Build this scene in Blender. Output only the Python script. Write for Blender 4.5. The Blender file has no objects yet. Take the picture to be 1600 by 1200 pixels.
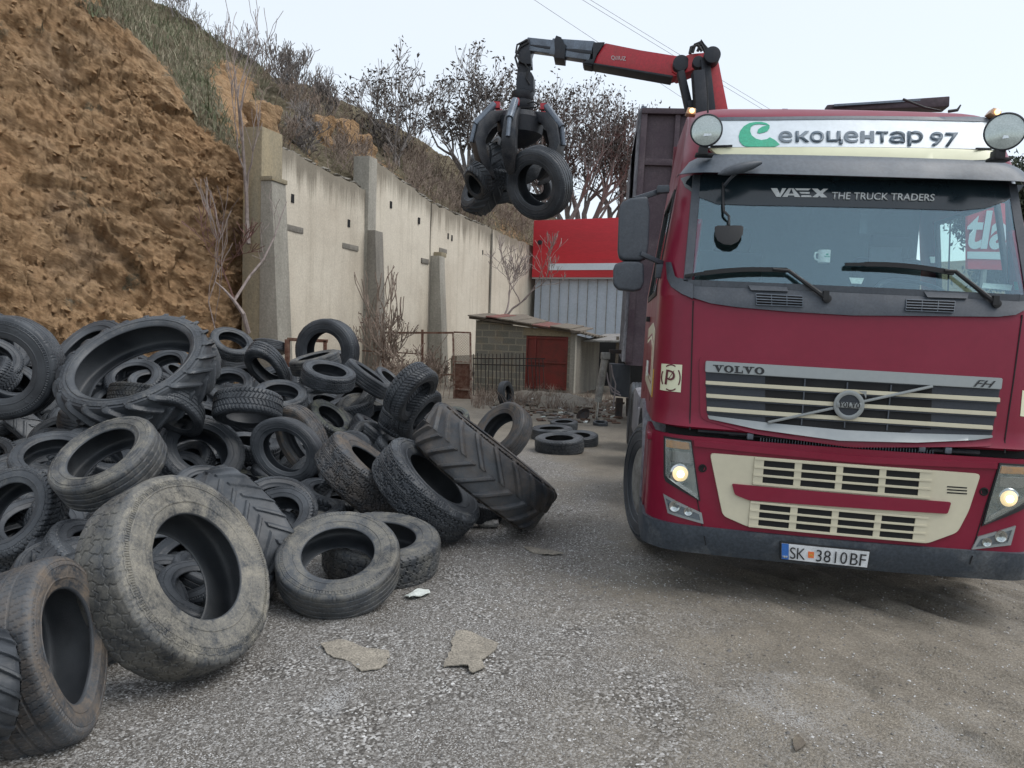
import bpy, bmesh, math, random
import numpy as np
from mathutils import Vector, Matrix

# ------------------------------------------------------------------ camera, sky, sun, exposure
SC = bpy.context.scene
C = SC.collection
F = 1180.0                      # focal length in pixels of the 1600 wide photograph
CAM = np.array([0.0, 0.0, 1.75])
PITCH = math.radians(3.88)
ROLL = math.radians(2.0)
_f = np.array([0, math.cos(PITCH), -math.sin(PITCH)])
_u0 = np.array([0, math.sin(PITCH), math.cos(PITCH)])
_r0 = np.array([1.0, 0, 0])
_R = math.cos(ROLL) * _r0 + math.sin(ROLL) * _u0
_U = -math.sin(ROLL) * _r0 + math.cos(ROLL) * _u0
cd = bpy.data.cameras.new('camera')
cd.sensor_width = 36.0
cd.lens = F / 1600 * 36
cd.clip_start = 0.05
cd.clip_end = 2000
cam = bpy.data.objects.new('camera', cd)
C.objects.link(cam)
cam.matrix_world = Matrix(((_R[0], _U[0], -_f[0], CAM[0]), (_R[1], _U[1], -_f[1], CAM[1]), (_R[2], _U[2], -_f[2], CAM[2]), (0, 0, 0, 1)))
SC.camera = cam

world = bpy.data.worlds.new("World")
SC.world = world
world.use_nodes = True
wn, wl = world.node_tree.nodes, world.node_tree.links
wn.clear()
wo = wn.new('ShaderNodeOutputWorld')
sky = wn.new('ShaderNodeTexSky')
sky.sky_type = 'NISHITA'
sky.sun_disc = False
sky.sun_elevation = math.radians(56)
sky.sun_rotation = math.radians(104)
b1 = wn.new('ShaderNodeBackground'); b1.inputs[1].default_value = 0.05
wl.new(sky.outputs[0], b1.inputs[0])
b2 = wn.new('ShaderNodeBackground'); b2.inputs[1].default_value = 0.60
tc = wn.new('ShaderNodeTexCoord'); sp = wn.new('ShaderNodeSeparateXYZ'); rp = wn.new('ShaderNodeValToRGB')
wl.new(tc.outputs['Generated'], sp.inputs[0]); wl.new(sp.outputs['Z'], rp.inputs[0])
rp.color_ramp.elements[0].position = 0.0; rp.color_ramp.elements[0].color = (0.96, 1.0, 1.02, 1)
rp.color_ramp.elements[1].position = 0.7; rp.color_ramp.elements[1].color = (1.0, 1.04, 1.06, 1)
e = rp.color_ramp.elements.new(0.25); e.color = (0.97, 1.01, 1.02, 1)
sn = wn.new('ShaderNodeTexNoise'); sn.inputs['Scale'].default_value = 1.6; sn.inputs['Detail'].default_value = 3
wl.new(tc.outputs['Generated'], sn.inputs['Vector'])
sm = wn.new('ShaderNodeMixRGB'); sm.blend_type = 'MULTIPLY'; sm.inputs[0].default_value = 0.12
wl.new(rp.outputs[0], sm.inputs[1]); wl.new(sn.outputs[0], sm.inputs[2])
wl.new(sm.outputs[0], b2.inputs[0])
ad = wn.new('ShaderNodeAddShader')
wl.new(b1.outputs[0], ad.inputs[0]); wl.new(b2.outputs[0], ad.inputs[1]); wl.new(ad.outputs[0], wo.inputs[0])

sl = bpy.data.lights.new('sun', 'SUN'); sl.energy = 1.5; sl.angle = math.radians(40); sl.color = (1, 0.97, 0.92)
sun = bpy.data.objects.new('sun', sl); C.objects.link(sun)
_az = math.radians(104); _el = math.radians(56)
sdir = Vector((math.sin(_az) * math.cos(_el), math.cos(_az) * math.cos(_el), math.sin(_el)))
sun.rotation_euler = sdir.to_track_quat('Z', 'Y').to_euler()
SC.view_settings.view_transform = 'Standard'
SC.view_settings.look = 'None'
SC.view_settings.gamma = 1.0
SC.view_settings.exposure = 0.42
SC.cycles.max_bounces = 6
SC.cycles.transparent_max_bounces = 12
SC.cycles.use_adaptive_sampling = True

# ------------------------------------------------------------------ pixel helpers (photo pixels 1600 x 1200)
def ray(px, py):
    return _f + _R * (px - 800) / F + _U * (600 - py) / F
def P(px, py, D):
    """world point seen at the pixel, D metres ahead"""
    d = ray(px, py)
    return CAM + d * (D / d[1])
def G(px, py, z=0.0):
    """world point of height z seen at the pixel"""
    d = ray(px, py)
    return CAM + d * ((z - CAM[2]) / d[2])
def V(p):
    return Vector((float(p[0]), float(p[1]), float(p[2])))

# ------------------------------------------------------------------ numpy value noise
_rng = np.random.RandomState(7)
_perm = _rng.permutation(256)
_val = _rng.rand(256)
def vnoise(x, y, z):
    x, y, z = np.broadcast_arrays(np.asarray(x, float), np.asarray(y, float), np.asarray(z, float))
    xi, yi, zi = np.floor(x).astype(int), np.floor(y).astype(int), np.floor(z).astype(int)
    xf, yf, zf = x - xi, y - yi, z - zi
    u, v, w = xf * xf * (3 - 2 * xf), yf * yf * (3 - 2 * yf), zf * zf * (3 - 2 * zf)
    def h(i, j, k):
        return _val[_perm[(_perm[(_perm[i & 255] + j) & 255] + k) & 255]]
    a = h(xi, yi, zi) * (1 - u) + h(xi + 1, yi, zi) * u
    b = h(xi, yi + 1, zi) * (1 - u) + h(xi + 1, yi + 1, zi) * u
    c = h(xi, yi, zi + 1) * (1 - u) + h(xi + 1, yi, zi + 1) * u
    d = h(xi, yi + 1, zi + 1) * (1 - u) + h(xi + 1, yi + 1, zi + 1) * u
    return ((a * (1 - v) + b * v) * (1 - w) + (c * (1 - v) + d * v) * w) * 2 - 1
def fbm(x, y, z, o=4, lac=2.03, g=0.5):
    s, a = 0, 1.0
    for i in range(o):
        s = s + a * vnoise(x + 13.1 * i, y + 7.7 * i, z + 3.3 * i)
        x, y, z = x * lac, y * lac, z * lac
        a *= g
    return s
def facets(x, y, z, seed=0):
    """chiselled relief: every cell of a jittered lattice gets its own tilted plane; returns height and distance-to-edge"""
    x, y, z = np.broadcast_arrays(x, y, z)
    xi, yi, zi = np.floor(x).astype(int), np.floor(y).astype(int), np.floor(z).astype(int)
    b1 = np.full(x.shape, 9.0); b2 = np.full(x.shape, 9.0); hgt = np.zeros(x.shape)
    def hh(i, j, k, s): return _val[_perm[(_perm[(_perm[(i + s * 17) & 255] + j) & 255] + k + s * 31) & 255]]
    for a in (-1, 0, 1):
        for b in (-1, 0, 1):
            for c in (-1, 0, 1):
                i, j, k = xi + a, yi + b, zi + c
                dx, dy, dz = x - (i + hh(i, j, k, seed + 1)), y - (j + hh(i, j, k, seed + 2)), z - (k + hh(i, j, k, seed + 3))
                d = np.sqrt(dx * dx + dy * dy + dz * dz)
                h = (hh(i, j, k, seed + 4) - .5) + (hh(i, j, k, seed + 5) - .5) * 1.5 * dx + (hh(i, j, k, seed + 6) - .5) * 1.5 * dy + (hh(i, j, k, seed + 7) - .3) * 1.5 * dz
                m = d < b1; b2 = np.where(m, b1, np.minimum(b2, d)); hgt = np.where(m, h, hgt); b1 = np.where(m, d, b1)
    return hgt, b2 - b1
def sstep(a, b, x):
    t = np.clip((x - a) / (b - a), 0, 1)
    return t * t * (3 - 2 * t)

# ------------------------------------------------------------------ object helpers
def tag(o, label=None, cat=None, group=None, kind=None):
    if label: o['label'] = label
    if cat: o['category'] = cat
    if group: o['group'] = group
    if kind: o['kind'] = kind
    return o
def empty(name, loc=(0, 0, 0), parent=None):
    o = bpy.data.objects.new(name, None)
    o.empty_display_size = 0.2
    C.objects.link(o)
    o.location = loc
    if parent: o.parent = parent
    return o
def link(name, me, mats=None, parent=None, smooth=False):
    if smooth:
        me.polygons.foreach_set('use_smooth', [True] * len(me.polygons))
    o = bpy.data.objects.new(name, me)
    C.objects.link(o)
    if mats is not None:
        for m in (mats if isinstance(mats, (list, tuple)) else [mats]):
            me.materials.append(m)
    if parent: o.parent = parent
    return o
def np_mesh(name, verts, quads):
    me = bpy.data.meshes.new(name)
    verts = np.asarray(verts, np.float32); quads = np.asarray(quads, np.int32)
    me.vertices.add(len(verts)); me.vertices.foreach_set('co', verts.ravel())
    k = quads.shape[1]
    me.loops.add(quads.size); me.loops.foreach_set('vertex_index', quads.ravel())
    me.polygons.add(len(quads)); me.polygons.foreach_set('loop_start', np.arange(0, quads.size, k, dtype=np.int32))
    me.update(calc_edges=True); me.validate()
    return me
def grid_quads(nr, nc, wrap_c=False, wrap_r=False):
    r = np.arange(nr if wrap_r else nr - 1); c = np.arange(nc if wrap_c else nc - 1)
    rr, cc = np.meshgrid(r, c, indexing='ij')
    r2 = (rr + 1) % nr; c2 = (cc + 1) % nc
    return np.stack([rr * nc + cc, rr * nc + c2, r2 * nc + c2, r2 * nc + cc], -1).reshape(-1, 4)

class MB:
    """collects shapes into one mesh"""
    def __init__(s): s.v = []; s.f = []; s.m = []; s.cur = 0
    def _add(s, vs, fs):
        n = len(s.v)
        s.v += [tuple(float(c) for c in v) for v in vs]
        s.f += [tuple(i + n for i in f) for f in fs]
        s.m += [s.cur] * len(fs)
        return s
    def box(s, c, d, rot=None, taper=1.0):
        """centre, full dims, optional 3x3 / Matrix rotation"""
        vs = []
        for z in (-.5, .5):
            t = taper if z > 0 else 1.0
            for x, y in ((-.5, -.5), (.5, -.5), (.5, .5), (-.5, .5)):
                v = Vector((x * d[0] * t, y * d[1] * t, z * d[2]))
                if rot is not None: v = rot @ v
                vs.append(v + Vector(c))
        return s._add(vs, [(3, 2, 1, 0), (4, 5, 6, 7), (0, 1, 5, 4), (1, 2, 6, 5), (2, 3, 7, 6), (3, 0, 4, 7)])
    def bar(s, a, b, w, h, up=(0, 0, 1), w2=None, h2=None):
        """rectangular bar from a to b"""
        a, b = V(a), V(b); d = (b - a).normalized(); up = Vector(up)
        x = d.cross(up)
        if x.length < 1e-4: x = d.cross(Vector((1, 0, 0)))
        x.normalize(); y = x.cross(d)
        w2 = w if w2 is None else w2; h2 = h if h2 is None else h2
        vs = [a + x * (sx * w / 2) + y * (sy * h / 2) for sx, sy in ((-1, -1), (1, -1), (1, 1), (-1, 1))]
        vs += [b + x * (sx * w2 / 2) + y * (sy * h2 / 2) for sx, sy in ((-1, -1), (1, -1), (1, 1), (-1, 1))]
        return s._add(vs, [(0, 1, 2, 3), (7, 6, 5, 4), (4, 5, 1, 0), (5, 6, 2, 1), (6, 7, 3, 2), (7, 4, 0, 3)])
    def tube(s, pts, rad, n=8, caps=True):
        pts = [V(p) for p in pts]
        if not isinstance(rad, (list, tuple)): rad = [rad] * len(pts)
        vs, fs = [], []
        t = (pts[1] - pts[0]).normalized()
        x = t.cross(Vector((0.13, 0.31, 1))); x.normalize()
        for i, p in enumerate(pts):
            t = (pts[min(i + 1, len(pts) - 1)] - pts[max(i - 1, 0)])
            if t.length < 1e-9: t = Vector((0, 0, 1))
            t.normalize()
            x = (x - t * x.dot(t))
            if x.length < 1e-6: x = t.orthogonal()
            x.normalize(); y = t.cross(x)
            for k in range(n):
                a = 2 * math.pi * k / n
                vs.append(p + (x * math.cos(a) + y * math.sin(a)) * rad[i])
        for i in range(len(pts) - 1):
            for k in range(n):
                k2 = (k + 1) % n
                fs.append((i * n + k, i * n + k2, (i + 1) * n + k2, (i + 1) * n + k))
        if caps:
            fs.append(tuple(range(n - 1, -1, -1))); fs.append(tuple((len(pts) - 1) * n + k for k in range(n)))
        return s._add(vs, fs)
    def lathe(s, prof, c=(0, 0, 0), axis=(0, 0, 1), n=32, closed=False):
        """prof: (radius, height along axis)"""
        ax = Vector(axis).normalized(); x = ax.orthogonal().normalized(); y = ax.cross(x); c = Vector(c)
        vs = []; fs = []
        for r, h in prof:
            for k in range(n):
                a = 2 * math.pi * k / n
                vs.append(c + ax * h + (x * math.cos(a) + y * math.sin(a)) * r)
        m = len(prof)
        for i in range(m if closed else m - 1):
            j = (i + 1) % m
            for k in range(n):
                k2 = (k + 1) % n
                fs.append((i * n + k, i * n + k2, j * n + k2, j * n + k))
        if not closed:
            fs.append(tuple(range(n - 1, -1, -1))); fs.append(tuple((m - 1) * n + k for k in range(n)))
        return s._add(vs, fs)
    def prism(s, poly, vec):
        """3D polygon extruded along vec"""
        n = len(poly); vec = Vector(vec)
        vs = [V(p) for p in poly] + [V(p) + vec for p in poly]
        fs = [tuple(range(n - 1, -1, -1)), tuple(range(n, 2 * n))]
        fs += [(i, (i + 1) % n, n + (i + 1) % n, n + i) for i in range(n)]
        return s._add(vs, fs)
    def quad(s, *p): return s._add([V(q) for q in p], [tuple(range(len(p)))])
    def build(s, name, mats, parent=None, smooth=False, bevel=0, seg=2, angle=40):
        me = bpy.data.meshes.new(name)
        me.from_pydata(s.v, [], s.f)
        me.validate()
        if len(me.polygons) == len(s.m): me.polygons.foreach_set('material_index', s.m)
        bm = bmesh.new(); bm.from_mesh(me)
        bmesh.ops.recalc_face_normals(bm, faces=bm.faces)
        if bevel:
            es = [e for e in bm.edges if len(e.link_faces) == 2 and e.calc_face_angle(0) > math.radians(angle)]
            bmesh.ops.bevel(bm, geom=es, offset=bevel, segments=seg, affect='EDGES', profile=0.6, clamp_overlap=True)
        bm.to_mesh(me); bm.free()
        o = link(name, me, mats, parent)
        if smooth or bevel:
            me.polygons.foreach_set('use_smooth', [True] * len(me.polygons))
            me.set_sharp_from_angle(angle=math.radians(angle))
        return o

# ------------------------------------------------------------------ material helpers
def newmat(name):
    m = bpy.data.materials.new(name); m.use_nodes = True
    nt = m.node_tree
    return m, nt, nt.nodes, nt.links, nt.nodes['Principled BSDF']
def ramp(nt, stops, fac=None, interp='LINEAR'):
    r = nt.nodes.new('ShaderNodeValToRGB'); r.color_ramp.interpolation = interp
    cr = r.color_ramp
    while len(cr.elements) < len(stops): cr.elements.new(0.5)
    for e, (p, c) in zip(cr.elements, stops):
        e.position = p; e.color = (c[0], c[1], c[2], 1) if isinstance(c, (tuple, list)) else (c, c, c, 1)
    if fac is not None: nt.links.new(fac, r.inputs[0])
    return r
def noise(nt, scale, detail=5, rough=0.6, vec=None, dist=0.0):
    n = nt.nodes.new('ShaderNodeTexNoise')
    n.inputs['Scale'].default_value = scale; n.inputs['Detail'].default_value = detail
    n.inputs['Roughness'].default_value = rough; n.inputs['Distortion'].default_value = dist
    if vec is not None: nt.links.new(vec, n.inputs['Vector'])
    return n
def voro(nt, scale, vec=None, feature='F1'):
    n = nt.nodes.new('ShaderNodeTexVoronoi'); n.feature = feature
    n.inputs['Scale'].default_value = scale
    if vec is not None: nt.links.new(vec, n.inputs['Vector'])
    return n
def mix(nt, a, b, fac, mode='MIX'):
    n = nt.nodes.new('ShaderNodeMixRGB'); n.blend_type = mode
    for i, v in ((0, fac), (1, a), (2, b)):
        if hasattr(v, 'links') or hasattr(v, 'is_output'): nt.links.new(v, n.inputs[i])
        elif isinstance(v, (int, float)): n.inputs[i].default_value = v if i == 0 else (v, v, v, 1)
        else: n.inputs[i].default_value = (v[0], v[1], v[2], 1)
    return n.outputs[0]
def math_(nt, op, a, b=None, clamp=False):
    n = nt.nodes.new('ShaderNodeMath'); n.operation = op; n.use_clamp = clamp
    for i, v in ((0, a), (1, b)):
        if v is None: continue
        if isinstance(v, (int, float)): n.inputs[i].default_value = v
        else: nt.links.new(v, n.inputs[i])
    return n.outputs[0]
def bump(nt, h, strength=0.5, dist=0.01, normal=None):
    n = nt.nodes.new('ShaderNodeBump'); n.inputs['Strength'].default_value = strength; n.inputs['Distance'].default_value = dist
    nt.links.new(h, n.inputs['Height'])
    if normal is not None: nt.links.new(normal, n.inputs['Normal'])
    return n.outputs[0]
def coord(nt, kind='Object', scale=None):
    t = nt.nodes.new('ShaderNodeTexCoord')
    if scale is None: return t.outputs[kind]
    m = nt.nodes.new('ShaderNodeMapping'); m.inputs['Scale'].default_value = scale
    nt.links.new(t.outputs[kind], m.inputs[0]); return m.outputs[0]
def geo_pos(nt, scale=None):
    g = nt.nodes.new('ShaderNodeNewGeometry')
    if scale is None: return g.outputs['Position']
    m = nt.nodes.new('ShaderNodeMapping'); m.inputs['Scale'].default_value = scale
    nt.links.new(g.outputs['Position'], m.inputs[0]); return m.outputs[0]

def worn(name, c1, c2, scale=4.0, rough=0.6, metal=0.0, lo=0.4, hi=0.65, bmp=0.2, bd=0.005, spec=0.5, coat=0.0, fine=0.08, stretch=None):
    """base colour c1 with patches of c2 (wear, dust or rust)"""
    m, nt, N, L, B = newmat(name)
    v = coord(nt, 'Object', stretch)
    n1 = noise(nt, scale, 8, 0.65, v, 0.3); n2 = noise(nt, scale * 14, 4, 0.6, v)
    r = ramp(nt, [(lo, 0.0), (hi, 1.0)], n1.outputs[0])
    col = mix(nt, c1, c2, r.outputs[0])
    fin = ramp(nt, [(0.3, 1 - fine * 3), (0.7, 1 + fine)], n2.outputs[0])
    col = mix(nt, col, fin.outputs[0], 1.0, 'MULTIPLY')
    L.new(col, B.inputs['Base Color'])
    rr = ramp(nt, [(0.3, max(0, rough - 0.12)), (0.7, min(1, rough + 0.12))], n1.outputs[0])
    L.new(rr.outputs[0], B.inputs['Roughness'])
    B.inputs['Metallic'].default_value = metal
    B.inputs['Specular IOR Level'].default_value = spec
    B.inputs['Coat Weight'].default_value = coat; B.inputs['Coat Roughness'].default_value = 0.12
    if bmp: L.new(bump(nt, n2.outputs[0], bmp, bd), B.inputs['Normal'])
    return m
# ------------------------------------------------------------------ materials
M = {}
M['red'] = worn('truck_red_paint', (0.180, 0.004, 0.024), (0.210, 0.014, 0.038), 1.3, 0.40, 0, 0.35, 0.8, 0.02, 0.001, 0.30, 0.12, 0.02)
M['red_dusty'] = worn('truck_red_dusty', (0.155, 0.012, 0.03), (0.2, 0.13, 0.12), 3, 0.5, 0, 0.45, 0.7, 0.05, 0.001, 0.5, 0.1, 0.06)
M['cream'] = worn('cream_paint', (0.56, 0.52, 0.39), (0.52, 0.485, 0.365), 1.5, 0.45, 0, 0.4, 0.7, 0.02, 0.001, 0.5, 0, 0.015)
M['plastic'] = worn('dark_grey_plastic', (0.045, 0.055, 0.070), (0.075, 0.085, 0.10), 5, 0.5, 0, 0.4, 0.7, 0.1, 0.001)
M['visor'] = worn('grey_visor_plastic', (0.075, 0.095, 0.12), (0.11, 0.13, 0.155), 3, 0.42, 0, 0.4, 0.7, 0.06, 0.001)
M['bumper'] = worn('scuffed_bumper_plastic', (0.045, 0.058, 0.075), (0.13, 0.14, 0.15), 4, 0.55, 0, 0.48, 0.72, 0.25, 0.002, 0.5, 0, 0.14)
M['black'] = worn('black_rubber_trim', (0.008, 0.009, 0.011), (0.02, 0.02, 0.022), 6, 0.6, 0, 0.4, 0.7, 0.1, 0.001)
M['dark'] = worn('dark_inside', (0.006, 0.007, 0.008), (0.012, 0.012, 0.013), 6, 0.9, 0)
M['grille'] = worn('grille_dark', (0.018, 0.024, 0.035), (0.03, 0.036, 0.045), 6, 0.6, 0)
M['silver'] = worn('silver_trim', (0.28, 0.30, 0.305), (0.31, 0.33, 0.33), 2, 0.38, 0.5, 0.4, 0.7, 0.02, 0.001, 0.5, 0, 0.015)
M['chrome'] = worn('chrome', (0.6, 0.62, 0.62), (0.5, 0.52, 0.53), 8, 0.16, 0.95, 0.4, 0.7, 0.05, 0.001)
M['white'] = worn('white_panel', (0.60, 0.66, 0.71), (0.54, 0.60, 0.64), 2, 0.35, 0, 0.45, 0.75, 0.02, 0.001, 0.5, 0.2, 0.03)
M['creamlight'] = worn('cream_light_panel', (0.70, 0.70, 0.50), (0.67, 0.67, 0.485), 1.2, 0.35, 0, 0.45, 0.75, 0.01, 0.001, 0.5, 0, 0.012)
M['textgrey'] = worn('sign_grey', (0.10, 0.14, 0.18), (0.12, 0.16, 0.2), 5, 0.5)
M['green'] = worn('sign_green', (0.02, 0.34, 0.20), (0.02, 0.38, 0.23), 5, 0.5)
M['textblack'] = worn('letter_black', (0.01, 0.011, 0.013), (0.016, 0.017, 0.02), 5, 0.5)
M['textwhite'] = worn('letter_white', (0.55, 0.58, 0.58), (0.5, 0.52, 0.52), 5, 0.5)
M['blue'] = worn('plate_blue', (0.02, 0.12, 0.42), (0.03, 0.14, 0.45), 5, 0.5)
M['platewhite'] = worn('plate_white', (0.66, 0.68, 0.70), (0.55, 0.57, 0.58), 12, 0.4)
M['orange'] = worn('plate_orange', (0.75, 0.16, 0.04), (0.7, 0.2, 0.05), 20, 0.5)
M['claret'] = worn('letter_claret', (0.10, 0.012, 0.02), (0.12, 0.02, 0.03), 5, 0.5)
M['box'] = worn('tipper_maroon', (0.050, 0.028, 0.040), (0.10, 0.075, 0.085), 2.2, 0.6, 0, 0.42, 0.72, 0.25, 0.003, 0.5, 0, 0.12)
M['boxside'] = worn('tipper_weathered_side', (0.13, 0.125, 0.145), (0.30, 0.30, 0.32), 3.2, 0.7, 0, 0.35, 0.65, 0.5, 0.006, 0.5, 0, 0.16, (1, 0.5, 0.25))
M['craned'] = worn('crane_red', (0.46, 0.018, 0.032), (0.36, 0.05, 0.05), 3, 0.42, 0, 0.45, 0.75, 0.08, 0.002, 0.5, 0.1, 0.08)
M['cranek'] = worn('crane_dark_metal', (0.022, 0.026, 0.034), (0.06, 0.06, 0.065), 5, 0.5, 0.3, 0.45, 0.75, 0.2, 0.002)
M['craneg'] = worn('crane_grey_metal', (0.16, 0.19, 0.23), (0.09, 0.10, 0.12), 4, 0.4, 0.5, 0.45, 0.75, 0.1, 0.002)
M['rustmetal'] = worn('rusted_steel', (0.13, 0.05, 0.03), (0.24, 0.15, 0.11), 9, 0.85, 0.1, 0.4, 0.65, 0.5, 0.003, 0.4, 0, 0.2)
M['rustpale'] = worn('rusted_pale_paint', (0.30, 0.24, 0.19), (0.14, 0.055, 0.035), 14, 0.8, 0.1, 0.42, 0.6, 0.4, 0.003)
M['ironblack'] = worn('black_iron', (0.02, 0.02, 0.022), (0.06, 0.035, 0.025), 9, 0.8)
M['doorred'] = worn('shed_door_red', (0.20, 0.022, 0.014), (0.11, 0.03, 0.02), 3, 0.6, 0, 0.42, 0.7, 0.2, 0.003, 0.5, 0, 0.12)
M['signred'] = worn('building_red', (0.56, 0.026, 0.040), (0.47, 0.03, 0.04), 0.7, 0.5, 0, 0.4, 0.7, 0.05, 0.01, 0.5, 0, 0.05, (0.3, 1, 2))
M['cladding'] = worn('building_grey_cladding', (0.46, 0.52, 0.60), (0.42, 0.48, 0.55), 1.0, 0.5, 0.1, 0.4, 0.7, 0.03, 0.002, 0.5, 0, 0.04)
M['rooftile'] = worn('red_roof_sheet', (0.20, 0.055, 0.045), (0.13, 0.085, 0.07), 5, 0.8, 0, 0.4, 0.65, 0.4, 0.01)
M['wood'] = worn('grey_wood', (0.12, 0.10, 0.08), (0.2, 0.17, 0.13), 8, 0.9, 0, 0.4, 0.65, 0.4, 0.004)
M['steelgrey'] = worn('worn_steel_grey', (0.30, 0.30, 0.28), (0.15, 0.14, 0.13), 6, 0.6, 0.2)
M['hose'] = worn('pale_hose', (0.30, 0.26, 0.27), (0.2, 0.18, 0.18), 8, 0.6)
M['wire'] = worn('power_line', (0.16, 0.17, 0.18), (0.2, 0.2, 0.2), 3, 0.8)
M['mugwhite'] = worn('mug_white', (0.85, 0.86, 0.84), (0.8, 0.8, 0.78), 5, 0.25)
M['interior'] = worn('cab_interior', (0.035, 0.045, 0.05), (0.05, 0.06, 0.065), 4, 0.8)
M['dash'] = worn('dashboard', (0.07, 0.095, 0.10), (0.09, 0.115, 0.12), 4, 0.7)
M['curtain'] = worn('cab_curtain', (0.10, 0.14, 0.16), (0.13, 0.17, 0.19), 4, 0.9)
M['teal'] = worn('teal_card', (0.03, 0.45, 0.36), (0.03, 0.4, 0.33), 4, 0.5)
M['paper'] = worn('paper', (0.75, 0.8, 0.76), (0.7, 0.74, 0.7), 4, 0.6)
M['yellow'] = worn('warning_yellow', (0.65, 0.42, 0.04), (0.5, 0.34, 0.05), 8, 0.6)
M['card'] = worn('wet_cardboard', (0.36, 0.325, 0.27), (0.27, 0.245, 0.205), 7, 0.9, 0, 0.4, 0.65, 0.6, 0.006, 0.3, 0, 0.2)
M['bark'] = worn('grey_bark', (0.24, 0.215, 0.20), (0.16, 0.14, 0.13), 10, 0.9)
M['twig'] = worn('brown_twig', (0.19, 0.145, 0.115), (0.28, 0.22, 0.18), 3, 0.9)
M['barkpale'] = worn('pale_bark', (0.32, 0.27, 0.25), (0.2, 0.16, 0.15), 8, 0.9)
M['barkred'] = worn('reddish_bark', (0.16, 0.08, 0.07), (0.22, 0.13, 0.11), 5, 0.8)
M['leafdark'] = worn('dry_dark_leaf', (0.065, 0.055, 0.05), (0.12, 0.095, 0.08), 2, 0.9)
M['leafbrown'] = worn('dry_brown_leaf', (0.10, 0.055, 0.04), (0.16, 0.10, 0.07), 2, 0.9)
M['evergreen'] = worn('evergreen_leaf', (0.035, 0.05, 0.03), (0.06, 0.07, 0.045), 2, 0.9)
M['stone'] = worn('pebble_stone', (0.42, 0.42, 0.41), (0.26, 0.25, 0.24), 40, 0.8)
M['stonew'] = worn('pale_pebble', (0.62, 0.62, 0.62), (0.45, 0.44, 0.42), 30, 0.75)
M['stoned'] = worn('dark_pebble', (0.12, 0.115, 0.11), (0.20, 0.18, 0.16), 30, 0.75)

# emission materials: lit lamps and the glow in their bowls
def lampmat(name, col, s):
    m, nt, N, L, B = newmat(name)
    B.inputs['Base Color'].default_value = (*col, 1)
    B.inputs['Emission Color'].default_value = (*col, 1); B.inputs['Emission Strength'].default_value = s
    B.inputs['Roughness'].default_value = 0.3
    return m
M['lamp'] = lampmat('lit_headlamp', (1.0, 0.84, 0.50), 6.0)
M['marker'] = lampmat('lit_marker_lamp', (1.0, 0.62, 0.25), 2.2)
M['amber'] = worn('amber_lens', (0.62, 0.33, 0.15), (0.45, 0.3, 0.2), 20, 0.2)

def glassmat(name, refl, tint, rcol, rough=0.02):
    m, nt, N, L, B = newmat(name)
    N.remove(B)
    out = [n for n in N if n.type == 'OUTPUT_MATERIAL'][0]
    tr = N.new('ShaderNodeBsdfTransparent'); tr.inputs[0].default_value = (*tint, 1)
    gl = N.new('ShaderNodeBsdfGlossy'); gl.inputs['Roughness'].default_value = rough; gl.inputs[0].default_value = (*rcol, 1)
    lw = N.new('ShaderNodeLayerWeight'); lw.inputs[0].default_value = 0.5
    fac = math_(nt, 'ADD', math_(nt, 'MULTIPLY', math_(nt, 'POWER', lw.outputs['Facing'], 5.0), 0.6), refl, True)
    mx = N.new('ShaderNodeMixShader')
    L.new(fac, mx.inputs[0]); L.new(tr.outputs[0], mx.inputs[1]); L.new(gl.outputs[0], mx.inputs[2]); L.new(mx.outputs[0], out.inputs[0])
    return m
M['windscreen'] = glassmat('windscreen_glass', 0.115, (0.88, 0.96, 0.95), (0.66, 0.87, 1.0))
M['sideglass'] = glassmat('side_glass', 0.01, (0.88, 0.95, 0.93), (0.8, 0.9, 1.0))
M['lens'] = glassmat('clear_lens', 0.06, (0.93, 0.95, 0.95), (1, 1, 1), 0.05)
M['spotglass'] = worn('ribbed_lamp_glass', (0.46, 0.52, 0.50), (0.56, 0.62, 0.60), 9, 0.18, 0.5, 0.4, 0.7, 0.2, 0.002, 0.6, 0.6)

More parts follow.
